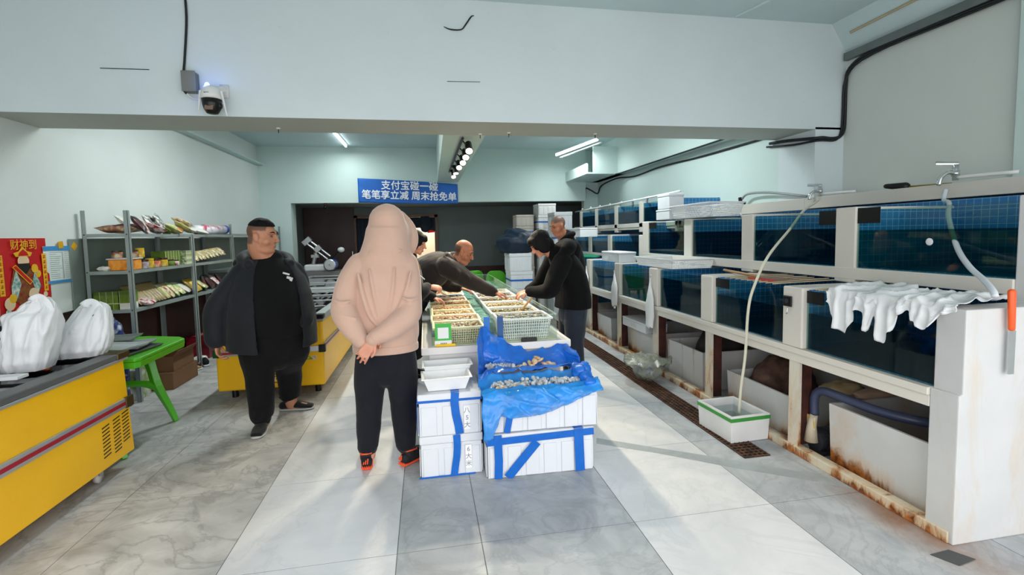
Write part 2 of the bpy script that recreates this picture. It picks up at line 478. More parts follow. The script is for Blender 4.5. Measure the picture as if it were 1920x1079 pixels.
struct('wall_back_room', bx(-2.2, 1.2, 13.4, 13.5, 0, 2.6), m_lit)
struct('wall_back_room_side', bx(.75, .85, 12.12, 13.4, 0, 2.6), m_lit)
struct('wall_back_room_left', bx(-2.3, -2.2, 12.12, 13.5, 0, 2.6), m_lit)
struct('ceiling_back_room', bx(-2.3, 1.2, 12.12, 13.5, 2.6, 2.7), m_lit)
light('back_room_lamp', 'AREA', (-.3, 12.8, 2.55), 55, (1, .93, .80), shape='RECTANGLE', size=1.2, size_y=.6)

# ------------------------------------------------------------------ lamps of the shop, plus two added fill tubes
m_tube = mat('lit_tube', '#ffffff', .4, var=0, emit='#f4fdff', es=9)
def tube_light(name, label, p0, p1, n_lit, w):
    t = thing(name, label, 'ceiling light', tuple((V(p0) + V(p1)) / 2), world=True)
    d = (V(p1) - V(p0)).normalized(); s = V((-d.y, d.x, 0))
    obj('housing', sweep(BM(), [V(p0) + V((0, 0, .03)), V(p1) + V((0, 0, .03))], .035, .015, side=s, seg=4), m_white, t)
    for q in n_lit:
        o = s * q[0]
        tb = obj('tube', cyl(BM(), V(p0) + o + V((0, 0, q[1])), V(p1) + o + V((0, 0, q[1])), .016), m_tube if q[2] else m_white, t, True, label='lit tube' if q[2] else 'unlit white tube')
    c = (V(p0) + V(p1)) / 2 - V((0, 0, .06))
    l = light(name + '_glow', 'AREA', c, w, (.93, 1, 1), shape='RECTANGLE', size=.08, size_y=1.2)
    l.rotation_euler = (0, 0, math.atan2(d.y, d.x) - pi / 2)
    return t
tube_light('tube_light', 'lit white tube on the ceiling left of the centre beam', (-1.47, 8.6, 3.36), (-1.47, 9.95, 3.36), [(0, 0, 1)], 18)
tube_light('tube_light', 'pair of white tubes hung askew above the corner soffit', (2.68, 9.55, 3.16), (3.12, 8.35, 3.24), [(0, 0, 1), (.09, -.04, 0)], 20)
tube_light('tube_light', 'added unseen white tube on the ceiling just behind the great beam at the left', (-1.5, 5.3, 3.36), (-1.5, 6.7, 3.36), [(0, 0, 1)], 54)  # hidden fill tube, added to brighten the rear room
tube_light('tube_light', 'added unseen white tube on the ceiling just behind the great beam at the right', (2.3, 5.3, 3.36), (2.3, 6.7, 3.36), [(0, 0, 1)], 54)  # second added fill tube, also out of view behind the beam
m_lens = mat('lit_spot_lens', '#fff2d8', .3, var=0, emit='#fff0cf', es=14)
tr = thing('track_light', 'black track of small spotlights under the centre beam', 'track light', (.43, 5.9, 2.54), world=True)
obj('track', sweep(BM(), [(.40, 4.85, 2.525), (.42, 7.9, 2.60)], .018, .016, seg=4), m_black, tr)
for k, (sx, sy) in enumerate(((.47, 4.98), (.475, 5.45), (.48, 5.92), (.47, 6.42), (.46, 7.0), (.46, 7.55))):
    zc = 2.455 + (sy - 4.9) * .024
    tgt = V((.48, 3.6 + .45 * k, .9)) if k < 4 else V((.6, 6.6, .9))
    d = (tgt - V((sx, sy, zc))).normalized()
    h = obj('spotlight', sweep(BM(), [V((sx, sy, zc)) - d * .07, V((sx, sy, zc)) + d * .05], [.035, .042], seg=18), m_black, tr, label='black spotlight head')
    obj('arm', cyl(BM(), (sx - .06, sy, zc + .07), (sx, sy, zc), .008, seg=8), m_black, h)
    obj('lens', cyl(BM(), V((sx, sy, zc)) + d * .0505, V((sx, sy, zc)) + d * .056, .034, seg=18), m_lens, h)
    light('spot_beam', 'SPOT', V((sx, sy, zc)) + d * .075, 95 if k < 4 else 75, (1, .86, .62), spot_size=R(78), spot_blend=.6, shadow_soft_size=.035, target=tgt)
# ================================================================== fish tanks along the right wall
def tile_mat(name, c, joint, s=.05, t=.07, rough=.25):
    k = NT(name)
    geo = k.add('ShaderNodeNewGeometry'); nn = k.sep(geo.outputs['Normal']); pp = k.sep(k.coord())
    tot = None
    for a in range(3):
        fr = k.math('FRACT', k.math('DIVIDE', k.math('ADD', pp[a], 20.013), s))
        on = k.math('LESS_THAN', fr, t)
        keep = k.math('LESS_THAN', k.math('ABSOLUTE', nn[a]), .5)
        q = k.math('MULTIPLY', on, keep); tot = q if tot is None else k.math('MAXIMUM', tot, q)
    base = k.ramp(k.noise(3, 3), [(.3, tuple(x * .75 for x in lin(c)[:3])), (.7, c)])
    k.base(k.mix(base, joint, tot)); k.set(Roughness=rough)
    MATS[name] = k.m; return k.m
m_btile = tile_mat('blue_mosaic_tile', '#2f86c8', '#8cc4e2')
def rust_mat(name, base, amount=.5, z0=0, z1=.6, sc=9, streak=1.0):
    """white paint eaten by rust, most of it low down"""
    k = NT(name); p = k.sep(k.coord())
    h = k.math('SUBTRACT', 1.0, k.math('DIVIDE', k.math('SUBTRACT', p[2], z0), z1 - z0))
    n = k.noise(sc, 7, k.coord((1, 1, .35)), .68, .5)
    f = k.math('ADD', n, k.math('MULTIPLY', k.math('MAXIMUM', h, 0), amount * .5))
    rustc = k.ramp(k.noise(30, 4), [(.35, '#5a2a12'), (.65, '#b06a2c')])
    mask = k.ramp(f, [(.66, 0.0), (.76, 1.0)])
    stain = k.ramp(f, [(.50, 0.0), (.72, .55)])
    base_c = k.ramp(k.noise(2.5, 5), [(.3, tuple(x * .9 for x in lin(base)[:3])), (.7, base)])
    c = k.mix(base_c, '#c79a5c', stain); c = k.mix(c, rustc, mask)
    k.base(c); k.set(Roughness=.45); k.bump(k.noise(50, 4), .1, .004)
    MATS[name] = k.m; return k.m
m_rackw = paint_mat('white_tank_panel', '#dcd7cd', .07, .35)
m_rustrail = rust_mat('rusted_white_rail', '#d8d0bb', .55, 0, .12, 7)
m_rustpost = rust_mat('rusted_white_post', '#d9d4c6', .35, 0, .65, 8)
m_rustend = rust_mat('end_panel_white', '#cbcccb', .16, 0, .35, 2.5)
m_rustbrown = mat('rusty_red_brown_steel', c='#4a1f17', c2='#2a130f', rough=.7, sc=12)
m_water = thin_glass('dark_green_water', '#54969a', .5, .04)
m_wtop = thin_glass('water_surface', '#7fb6b8', 1.2, .06)
m_glass = thin_glass('clear_glass', '#dcebe6', .6)
m_bin = rust_mat('grimy_white_bin', '#cfd1d1', .62, .0, .16, 3)
m_binr = None
k = NT('rust_streaked_white_bin'); _p = k.noise(14, 3, k.coord((1, 1, .04)), .5); _q = k.noise(3, 4)
k.base(k.mix('#c9c8c6', '#8d5a33', k.math('MULTIPLY', k.ramp(_p, [(.56, 0.0), (.68, .9)]), k.ramp(_q, [(.35, 0.2), (.55, 1.0)])))); k.set(Roughness=.5); m_binr = k.m

XT, XU, XK = 2.49, 2.97, 3.80
DIV = [(2.77, 2.95), (3.79, 3.97), (4.80, 5.00), (5.83, 6.0), (6.95, 7.12), (8.05, 8.2), (9.1, 9.25), (10.05, 10.2)]
UDIV = [(2.87, 3.04), (3.94, 4.10), (4.97, 5.13), (6.04, 6.20), (7.35, 7.5), (8.3, 8.45), (9.25, 9.4)]
rk = thing('fish_tank_rack', 'white stepped rack along the right wall that carries two tiers of fish tanks', 'tank rack', (XT, 1.81, 0), world=True)
b = BM(); prism(b, [(XT - .02, .0), (3.87, .0), (3.87, 1.70), (XU, 1.70), (XU, 1.155), (XT, 1.155), (XT, .745), (XT - .02, .745)], 'Y', 1.81, 1.945)
obj('end_panel', b, m_rustend, rk, bevel=.006)
b = BM(); box(b, 2.455, 3.85, 1.946, 10.2, .705, .745); box(b, 2.47, 2.50, 1.946, 10.2, .645, .705)
obj('ledge', b, m_rackw, rk, bevel=.004)
obj('base_rail', bx(2.462, 2.53, 1.83, 10.2, 0, .058), m_rustrail, rk, bevel=.004, label='rusty white base rail')
for (y0, y1) in DIV:
    d = obj('divider', bx(XT - .03, XK, y0, y1, .745, 1.16), m_rackw, rk, bevel=.012, seg=3)
    ym = (y0 + y1) / 2
    p = obj('post', bx(2.477, 2.50, ym - .055, ym + .035, .055, .65), m_rustpost, rk, label='rusty white post')
    obj('web', bx(2.50, 2.60, ym - .03, ym + .02, .055, .70), m_rustbrown, p)
for i, (y0, y1) in enumerate(UDIV):
    obj('upper_divider', bx(XU - .01, XK, y0, y1, 1.165, 1.70 if i < 4 else 1.53), m_rackw, rk, bevel=.01, seg=3)
b = BM(); box(b, XU - .012, XU + .05, 1.945, 6.2, 1.19, 1.272); box(b, XU + .05, XK, 1.945, 6.2, 1.20, 1.24); box(b, XU - .012, XU + .05, 6.2, 10.2, 1.17, 1.215); box(b, XU + .05, XK, 6.2, 10.2, 1.17, 1.20)
obj('upper_shelf', b, m_rackw, rk, bevel=.004)
obj('back_wall', bx(XK, 3.868, 1.945, 10.2, 0, 1.745), m_btile, rk, label='blue mosaic tiled back wall')
b = BM(); box(b, XK - .04, 4.195, 1.81, YF0 - .005, 1.755, 1.862); box(b, XK - .04, 3.868, YF0 - .005, 6.0, 1.745, 1.862); box(b, 3.868, 4.195, 1.81, 1.94, 0, 1.754)
obj('top_rail', b, m_rackw, rk, bevel=.004)

RANK = ['nearest', 'second', 'third', 'fourth', 'fifth', 'sixth', 'seventh', 'eighth', 'ninth']
def tank(label, x0, x1, y0, y1, z0, z1, zw, group, plate=None, back=True, mw=None):
    t = thing('fish_tank', label, 'fish tank', (x0, (y0 + y1) / 2, z0), group=group, world=True)
    b = BM(); e = .006
    box(b, x0 + .02, x1, y0 + .001, y0 + e, z0, z1 - .004); box(b, x0 + .02, x1, y1 - e, y1 - .001, z0, z1 - .004)
    box(b, x1 - e, x1 - .001, y0 + e, y1 - e, z0, z1); box(b, x0 + .02, x1 - e, y0 + e, y1 - e, z0, z0 + e)
    obj('tiled_lining', b, m_btile, t)
    obj('front_glass', bx(x0 + .006, x0 + .010, y0 + .001, y1 - .001, z0 + .001, z1 - .01), m_glass, t)
    w = BM(); vs = [(x0 + .013, z0 + .008), (x0 + .013, zw)]
    def q(a): return w.faces.new([w.verts.new(V(p)) for p in a])
    X0, X1, Y0, Y1 = x0 + .013, x1 - .008, y0 + .008, y1 - .008
    q([(X0, Y0, z0 + .008), (X0, Y1, z0 + .008), (X0, Y1, zw), (X0, Y0, zw)])
    q([(X0, Y0, zw), (X0, Y1, zw), (X1, Y1, zw), (X1, Y0, zw)]).material_index = 1
    obj('water', w, [mw or m_water, m_wtop], t)
    if plate: obj('label_plate', bx(x0 + .002, x0 + .005, plate[0], plate[1], plate[2], plate[3]), m_black, t, label='black plate')
    return t
G1, G2, G3, G4 = 'lower row of fish tanks', 'upper row of fish tanks', 'far middle row of fish tanks', 'far top row of fish tanks'
lo = [(1.945, 2.77)] + [(a[1], b[0]) for a, b in zip(DIV, DIV[1:])]
pl = [(2.63, 2.768, 1.06, 1.142), (3.60, 3.785, 1.065, 1.142), None, None, None, None, None, None]
_ll = ['lower fish tank draped with the white plastic sheet', 'lower fish tank left of the post with the black lock', 'lower fish tank right of the hanging white bag, its water rippled',
       'lower fish tank with the flat white basket on its top edge', 'lower fish tank with the white foam box on its top', 'lower fish tank just behind the woman in black', 'lower fish tank far back, second from the end', 'lower fish tank farthest back in the row']
for i, (y0, y1) in enumerate(lo): tank(_ll[i], XT, 3.6, y0, y1, .746, 1.15, (.99, 1.0, 1.06, 1.02, 1.05, 1.0, 1.0, 1.0)[i], G1, pl[i])
up = [(1.945, 2.87)] + [(a[1], b[0]) for a, b in zip(UDIV[:4], UDIV[1:4])]
pl = [(2.70, 2.868, 1.583, 1.69), (3.045, 3.20, 1.578, 1.685), None, (5.83, 6.03, 1.60, 1.68)]
_lu = ['upper fish tank nearest the shop front, a round white stone on its tiles', 'upper fish tank behind the long slanting hose', 'upper fish tank with a short white tube hanging inside', 'upper fish tank under the far end of the white basket']
for i, (y0, y1) in enumerate(up): tank(_lu[i], XU, XK, y0, y1, 1.273, 1.685, (1.535, 1.55, 1.545, 1.55)[i], G2, pl[i], mw=thin_glass('clear_green_water', '#86c6b8', .5, .04) if i == 0 else None)
mid = [(6.36, 7.35)] + [(a[1], b[0]) for a, b in zip(UDIV[4:], UDIV[5:])]
_lm = ['middle fish tank with brownish glass beside a white upright block', 'middle fish tank, second past the white upright block', 'middle fish tank farthest back in its row']
for i, (y0, y1) in enumerate(mid): tank(_lm[i], XU, XK, y0, y1, 1.216, 1.515, 1.42, G3)
obj('end_block', bx(XU - .005, XU + .2, 6.2, 6.34, 1.216, 1.52), m_rackw, rk, bevel=.01)
# far top tier
ft = thing('upper_tank_frame', 'white frame of the highest tank row at the far right', 'tank frame', (3.25, 8, 1.6), world=True)
TD = [(5.72, 5.8), (6.75, 6.87), (7.72, 7.84), (8.68, 8.80), (9.6, 9.72)]
b = BM(); box(b, 3.23, 3.86, 5.72, 10.1, 1.60, 1.635); box(b, 3.22, 3.27, 5.72, 10.1, 1.635, 1.70)
obj('shelf', b, m_rackw, ft, bevel=.004)
for y0, y1 in TD: obj('post', bx(3.22, 3.30, y0, y1, 1.56, 2.02), m_rackw, ft, bevel=.006)
obj('top_pipe', sweep(BM(), [(3.25, 5.72, 2.075), (3.25, 10.1, 2.03)], .014, seg=8), m_white, ft, True)
for k in range(8):
    y = 6.1 + k * .5
    obj('elbow', sweep(BM(), [(3.25, y, 2.07), (3.27, y + .1, 2.05), (3.3, y + .16, 2.0), (3.3, y + .2, 1.97)], .016, seg=8, n=3), m_white, ft, True)
for i, ((a, b_), (c, d)) in enumerate(zip(TD, TD[1:])):
    tank(['top-row fish tank nearest, behind the stacked white foam boxes', 'second top-row fish tank, water streaks on its glass', 'third top-row fish tank from the near end', 'top-row fish tank farthest back'][i], 3.23, 3.86, b_ if i else b_, c, 1.70, 2.0, 1.9 if i else 1.92, G4)
# thin rods laid over the open lower tanks
for k in range(9):
    y = 2.60 + .0 * k
rods = [(2.66 - .025 * k, 1.158) for k in range(4)] + [(3.05 + .07 * k, 1.158) for k in range(9)]
for k, (y, z) in enumerate(rods):
    tag(obj('cover_rod', sweep(BM(), [(2.46, y, z + .004), (2.975, y - .02, z + .012 + .004 * (k % 3))], .005, seg=6), mat('bamboo_rod', '#b9a98a', .6), None),
        'thin rod lying across the open lower tank tops behind the white sheet', 'rod', 'rods over the lower tanks')

# ------------------------------------------------------------------ bins under the ledge
def bin_(label, y0, y1, z1, m, x0=2.58, x1=3.45, name='storage_bin', rim=True):
    t = thing(name, label, 'bin', ((x0 + x1) / 2, (y0 + y1) / 2, 0), group='white bins under the tanks', world=True)
    obj('body', tub(BM(), x0, x1, y0, y1, .003, z1, .018, .012, .012), m, t)
    return t
bin_('white bin at the near end with the navy hose over its rim', 1.98, 2.66, .405, m_bin)
bin_('white bin behind the green-taped foam box', 3.06, 3.80, .31, m_bin, 2.62)
bin_('white bin streaked with brown rust', 4.12, 4.80, .385, m_binr)
bin_('grey white bin under the foam tray, beside the bag of rubbish', 5.12, 5.86, .36, m_bin)
bin_('grey white bin beyond the hanging bags', 6.42, 6.98, .33, m_bin)
bin_('grey white bin farthest along, beside the woman in black', 7.2, 8.0, .33, m_bin)
bin_('white bin deep behind the yellowish bundle', 2.95, 3.7, .42, m_bin, 3.5, 3.79)
m_dkbag = mat('brown_sacking', c='#6a4d3f', c2='#3d2b25', rough=.8, sc=9)
def lump(name, label, cat, c, r, m, seed=0, amp=.25, group=None, freq=3.5, u=28, v=18):
    b = ell(BM(), (0, 0, 0), (1, 1, 1), u=u, v=v)
    for q in b.verts:
        n = noise.noise(q.co * freq * .5 + V((seed, seed * 2, 0))) + .5 * noise.noise(q.co * freq + V((0, seed, seed)))
        k = 1 + amp * n
        q.co = V((q.co.x * r[0] * k, q.co.y * r[1] * k, max(-r[2] * .85, q.co.z * r[2] * k)))
    o = obj(name, b, m, None, True); o.location = (c[0], c[1], c[2] + r[2] * .85)
    return tag(o, label, cat, group)
lump('sack', 'dark brown sack lying in the bin behind the long hose', 'sack', (2.95, 3.55, .05), (.26, .22, .22), m_dkbag, 3)
lump('bundle', 'yellowish foam bundle behind the second post', 'bundle', (3.0, 2.98, .31), (.16, .10, .06), mat('yellow_foam', '#b7a27a', .8), 5)
lump('bundle', 'pinkish rolled bundle behind the second post', 'bundle', (3.1, 2.78, .36), (.2, .07, .035), mat('pinkish_cloth', '#b59a86', .8), 8)
lump('sack', 'dark sack in the rust-streaked bin', 'sack', (3.0, 4.46, .03), (.25, .22, .28), mat('black_sack', '#26211f', .7), 6)

# pump and hose, near end
pm = thing('water_pump', 'dark pump with a yellow-labelled motor on the floor beside the near bin', 'pump', (2.68, 2.80, 0), world=True)
b = BM(); cyl(b, (2.60, 2.80, .095), (2.86, 2.80, .095), .075, seg=20); box(b, 2.62, 2.84, 2.74, 2.86, 0, .03)
for k in range(7): cyl(b, (2.66 + k * .028, 2.80, .095), (2.668 + k * .028, 2.80, .095), .082, seg=20)
obj('motor', b, mat('dark_cast_iron', '#2a2c31', .5), pm)
b = BM(); sweep(b, [(2.58, 2.80, .09), (2.58, 2.80, .2), (2.60, 2.80, .29)], [.045, .03, .024], seg=14); obj('outlet', b, mat('cream_pvc', '#c9bda6', .5), pm, True)
obj('label', bx(2.57, 2.578, 2.765, 2.865, .18, .27), mat('yellow_print_label', c='#d8b02a', c2='#e7e2cc', rough=.5, sc=25), pm, label='yellow and white label')
hz = tag(obj('hose', sweep(BM(), [(2.60, 2.80, .275), (2.60, 2.80, .40), (2.61, 2.75, .455), (2.63, 2.62, .455), (2.68, 2.42, .435), (2.78, 2.25, .425), (2.92, 2.17, .41), (3.05, 2.16, .33)], .028, seg=14, n=6), mat('navy_hose', '#3e4660', .4), None, True), 'thick navy hose running from the pump over the rim of the near bin', 'hose')

# white foam box with green tape, and the long hose that fills it
m_foam = mat('white_foam', '#dde0e4', .7, var=.02, bump=.15, bsc=160)
m_foamg = mat('greyish_foam', '#dcdcda', .7, var=.04, bump=.15, bsc=120)
Mx = Matrix.Translation((2.29, 3.25, 0)) @ Matrix.Rotation(R(3), 4, 'Z')
fb = thing('foam_box', 'open foam box with green tape on the drain grate', 'foam box', (2.29, 3.25, 0), group=None, world=True)
obj('body', tub(BM(), -.165, .165, -.20, .20, .002, .20, .022, .008, .008, M=Mx), m_foamg, fb, bevel=.004)
b = BM(); box(b, -.168, .168, -.2035, -.2005, .162, .188, M=Mx); box(b, -.1685, -.1655, -.203, .203, .162, .188, M=Mx)
obj('tape', b, mat('green_tape', '#3a8f3c', .4), fb, label='green tape')
obj('water', sheet(BM(), lambda u, v: Mx @ V((-.142 + .284 * u, -.177 + .354 * v, .142)), 1, 1), thin_glass('clear_water', '#e4eeee', 1.2, .05), fb)
m_hose = mat('cream_hose', '#d6d3bd', .35, var=.04)
tag(obj('hose', sweep(BM(), [(3.70, 3.98, 1.845), (3.55, 3.86, 1.80), (3.30, 3.73, 1.71), (2.98, 3.50, 1.56), (2.62, 3.30, 1.35), (2.44, 3.22, 1.13), (2.385, 3.21, .95), (2.38, 3.23, .6), (2.355, 3.24, .35), (2.335, 3.235, .15)], .0105, seg=10, n=6), m_hose, None, True), 'long cream hose slanting from the middle tap down into the green-taped foam box', 'hose')
tag(obj('hose', sweep(BM(), [(3.70, 2.86, 1.815), (3.66, 2.84, 1.74), (3.55, 2.72, 1.71), (3.2, 2.45, 1.60), (2.94, 2.20, 1.43), (2.78, 2.02, 1.34), (2.68, 1.88, 1.285), (2.62, 1.80, 1.245), (2.60, 1.775, 1.22)], .014, seg=10, n=6), mat('clear_white_hose', '#cdd3da', .25), None, True), 'milky hose curving from the nearest tap across the glass to the near end panel', 'hose')
def tap(label, x, y, z, s=1.0, lever=True):
    t = thing('water_tap', label, 'tap', (x, y, z), group='taps on the tank rail', world=True)
    b = BM(); cyl(b, (x, y, z), (x, y, z + .10 * s), .016 * s); cyl(b, (x, y, z + .03), (x, y, z + .07), .022 * s)
    sweep(b, [(x, y, z + .045 * s), (x - .05 * s, y + .01, z + .05 * s), (x - .09 * s, y + .02, z + .02 * s), (x - .10 * s, y + .022, z - .03 * s)], .013 * s, seg=10, n=4)
    obj('body', b, m_chrome, t, True)
    obj('lever', sweep(BM(), [(x + .01, y - .01, z + .105 * s), (x - .10 * s, y + .05, z + .112 * s)], .012 * s, .004, seg=8), m_chrome, t)
    obj('pipe', sweep(BM(), [(x, y, z + .02), (x + .02, y - .15, z + .02), (x + .05, y - .35, z + .016)], .013, seg=8, n=3), m_white, t, True, label='white pipe')
    return t
tap('chrome tap nearest the shop front above the milky hose', 3.83, 2.90, 1.885, 1.15)
tap('chrome tap beside the pillar above the cream hose', 3.83, 4.12, 1.872, 1.0)
tp = thing('water_tap', 'dark tap end with a loose pipe right of the white baskets', 'tap', (3.8, 5.15, 1.87), group='taps on the tank rail', world=True)
obj('body', sweep(BM(), [(3.80, 5.2, 1.88), (3.78, 5.25, 1.90), (3.78, 5.27, 1.95)], .02, seg=10, n=3), m_black, tp, True)
obj('pipe', sweep(BM(), [(3.80, 5.26, 1.93), (3.80, 5.15, 1.985), (3.81, 4.8, 1.97), (3.84, 4.3, 1.885)], .014, seg=8, n=4), mat('grey_pipe', '#9aa3a2', .4), tp, True)
# brush on the rail, lock on the post, orange-handled tool
br = thing('scrubbing_brush', 'black and yellow brush lying on the tank rail', 'brush', (3.95, 3.3, 1.862), world=True)
obj('head', sweep(BM(), [(3.86, 3.46, 1.90), (3.90, 3.33, 1.885)], [.02, .035], seg=8, cap='round'), m_black, br, True)
obj('handle', sweep(BM(), [(3.90, 3.36, 1.88), (3.93, 3.0, 1.872)], .009, seg=8), mat('dark_yellow_handle', '#8a7420', .5), br, True)
lk = thing('door_lock', 'small black lock box with a hook on the white tank post', 'lock', (2.459, 2.89, 1.05), world=True)
obj('box', bx(2.445, 2.4585, 2.855, 2.93, 1.02, 1.095), m_black, lk, bevel=.006)
obj('dial', cyl(BM(), (2.440, 2.893, 1.058), (2.4455, 2.893, 1.058), .016, seg=16), mat('dark_grey_dial', '#33373c', .3), lk)
obj('hook', sweep(BM(), [(2.452, 2.892, 1.015), (2.448, 2.892, .985), (2.44, 2.888, .97), (2.44, 2.875, .978)], .003, seg=6, n=3), m_chrome, lk, True)
ot = thing('scraper', 'orange-handled grey scraper hanging on the near end panel', 'scraper', (2.72, 1.78, 1.0), world=True)
b = sweep(BM(), [(2.712, 1.785, 1.235), (2.722, 1.785, 1.06)], [.020, .016], [.014, .012], seg=12, cap='round')
obj('handle', b, mat('orange_plastic', '#e2571d', .35), ot, True, label='orange handle')
obj('blade', bx(2.712, 2.742, 1.780, 1.788, .84, 1.05), m_steel, ot)

# white foam boxes and baskets standing on the tanks
def foam_box(label, c, size, rz=0, name='foam_box', group=None, m=None, lid=True, ribs=True):
    t = thing(name, label, 'foam box', c, rz, group)
    w, d, h = size; b = BM()
    if lid:
        box(b, -w / 2, w / 2, -d / 2, d / 2, 0, h * .8); obj('body', b, m or m_foam, t, bevel=.008)
        obj('lid', bx(-w / 2 - .004, w / 2 + .004, -d / 2 - .004, d / 2 + .004, h * .805, h), m or m_foam, t, bevel=.01, seg=3)
    else: obj('body', tub(b, -w / 2, w / 2, -d / 2, d / 2, 0, h, .02, .008, .008), m or m_foam, t, bevel=.004)
    if ribs: obj('handle_recess', bx(-w / 2 - .0045, -w / 2 - .002, -.07, .07, h * .3, h * .62), m_foamg, t, bevel=.001)
    return t
foam_box('white foam box on the lower tank beside the hanging bag', (2.60, 6.20, 1.162), (.24, .62, .14), R(0))
foam_box('white foam box on the middle tank behind the man in black', (2.62, 7.9, 1.50), (.30, .9, .15))
foam_box('white foam box low under the ledge, resting on a grey bin', (2.64, 5.50, .362), (.28, .66, .115))
foam_box('upright white foam box on the top tanks, upper of two', (3.06, 5.62, 1.84), (.2, .30, .19), ribs=False)
foam_box('white foam box on the top tanks, under the upright one', (3.06, 5.62, 1.705), (.22, .34, .13), ribs=False)
def basket(label, c, w, d, h, rz=0, slope=.03, m=None, name='plastic_basket', group=None, cat='basket', contents=None, holes=True):
    """rectangular basket, walls of crossing ribs, rolled rim"""
    t = thing(name, label, cat, c, rz, group); m = m or m_white; b = BM(); th = .004
    cs = [(-w / 2, -d / 2), (w / 2, -d / 2), (w / 2, d / 2), (-w / 2, d / 2)]
    sx, sy = 1 - 2 * slope / w, 1 - 2 * slope / d
    def P(i, f, k):
        a, c2 = cs[i], cs[(i + 1) % 4]; x = a[0] + (c2[0] - a[0]) * f; y = a[1] + (c2[1] - a[1]) * f
        s0, s1 = sx + (1 - sx) * k, sy + (1 - sy) * k
        return V((x * s0, y * s1, h * k))
    if holes:
        for i in range(4):
            L = w if i % 2 == 0 else d; n = max(4, int(L / .018))
            for j in range(n + 1): sweep(b, [P(i, j / n, .0), P(i, j / n, 1)], th * .75, seg=4)
            for j in range(1, 7): sweep(b, [P(i, 0, j / 7), P(i, 1, j / 7)], th * .75, seg=4)
        box(b, -w / 2 * sx, w / 2 * sx, -d / 2 * sy, d / 2 * sy, 0, .005)
        obj('ribbed_wall', b, m, t)
    else: obj('wall', tub(b, -w / 2, w / 2, -d / 2, d / 2, 0, h, .006, slope, slope), m, t, bevel=.003)
    r = BM(); box(r, -w / 2 - .012, w / 2 + .012, -d / 2 - .012, -d / 2 + .006, h - .012, h + .004); box(r, -w / 2 - .012, w / 2 + .012, d / 2 - .006, d / 2 + .012, h - .012, h + .004)
    box(r, -w / 2 - .012, -w / 2 + .006, -d / 2 + .006, d / 2 - .006, h - .012, h + .004); box(r, w / 2 - .006, w / 2 + .012, -d / 2 + .006, d / 2 - .006, h - .012, h + .004)
    obj('rim', r, m, t, bevel=.003)
    return t
basket('flat white basket across the lower tank right of the hanging bag', (2.73, 4.97, 1.165), .50, .86, .10, 0, .03)
basket('white basket on the upper tanks beside the foam boxes', (3.1, 4.93, 1.705), .40, .80, .15, 0, .03)
# pole, rag and dustpan over the lower tanks
tag(obj('wooden_stick', sweep(BM(), [(2.75, 4.05, 1.185), (2.62, 3.40, 1.18)], .012, seg=8), mat('pale_wood', '#b98e62', .6), None, True), 'wooden stick lying across the lower tanks', 'stick')
dp = thing('dustpan', 'faded red-edged dustpan lying on the lower tank', 'dustpan', (2.62, 3.38, 1.167), world=True)
obj('pan', bx(2.54, 2.76, 3.14, 3.40, 1.166, 1.174), mat('faded_brown_plastic', '#8d6f60', .6), dp)
obj('edge', bx(2.525, 2.54, 3.13, 3.41, 1.163, 1.182), mat('red_plastic', '#c04a44', .5), dp, label='red edge')

# white plastic sheet over the near tank
m_bag = mat('white_plastic_bag', '#e3e5e6', .36, var=.02, bump=.5, bsc=16, stretch=(1, 1, .35))
_bot = [(0, 1.10), (.04, 1.02), (.10, .94), (.17, .925), (.23, 1.0), (.27, 1.075), (.33, 1.07), (.37, .96), (.42, 1.06), (.46, .92), (.50, .915), (.56, .99), (.62, 1.085), (.68, 1.12), (.72, 1.07), (.78, 1.03), (.83, 1.05), (.9, 1.12), (1, 1.145)]
def _interp(tb, u):
    for (a, p), (c, q) in zip(tb, tb[1:]):
        if u <= c: s = (u - a) / (c - a); s = s * s * (3 - 2 * s); return p + (q - p) * s
    return tb[-1][1]
def _ridge(p): return (1 - min(1, abs(noise.noise(p)) * 2.4)) ** 2
def _sheet(u, v):
    y = 2.56 - .735 * u
    back = 2.84 - .10 * u + .05 * sin(9 * u); zb = _interp(_bot, u)
    f = 2.474 - .006 * (1 + sin(21 * u))
    cr = _ridge(V((u * 6, v * 3, 1))) * .018 + _ridge(V((u * 11 + v * 6, v * 6, 4))) * .006
    hang = _ridge(V((u * 11, v * .8, 9)))
    if v < .5:
        s = v / .5; x = back + (f - back) * s; z = 1.172 + cr * 1.6 + .012 * (1 - s)
    else:
        s = (v - .5) / .5; x = f - .004 - .028 * hang * min(1, s * 2) - cr * .4; z = 1.172 + cr * (1 - s) + (zb - 1.172) * s
    return (x, y + .010 * noise.noise(V((u * 8, v * 6, 2))), z)
tag(obj('plastic_sheet', sheet(BM(), _sheet, 110, 40, .0015), m_bag, None, True), 'crumpled white plastic sheet draped over the near lower tank', 'plastic sheet')
# small bags tied to the posts
def hang_bag(label, y, z0, z1, x=2.435, w=.085):
    t = thing('plastic_bag', label, 'plastic bag', (x, y, z0), group='white bags tied to the tank posts', world=True)
    b = BM(); sweep(b, [(x, y, z1 + .03), (x, y, z1), (x, y, z1 - .06), (x - .01, y - .02, (z0 + z1) / 2), (x - .005, y, z0 + .02), (x - .002, y, z0)], [.012, .007, .02, w, w * .8, w * .9], [.012, .007, .015, .03, .03, .018], side=(0, 1, 0), seg=18, n=4)
    for q in b.verts: q.co.x += .01 * noise.noise(q.co * 22); q.co.y += .012 * noise.noise(q.co * 17)
    obj('sack', b, m_bag, t, True)
    obj('hook', sweep(BM(), [(x + .02, y, z1 + .06), (x, y, z1 + .055), (x - .006, y, z1 + .01)], .003, seg=6), m_steel, t)
    return t
hang_bag('white plastic bag tied to the post beside the flat white basket', 4.92, .50, 1.02)
hang_bag('white plastic bag tied to the post below the white foam box', 5.93, .60, 1.03)
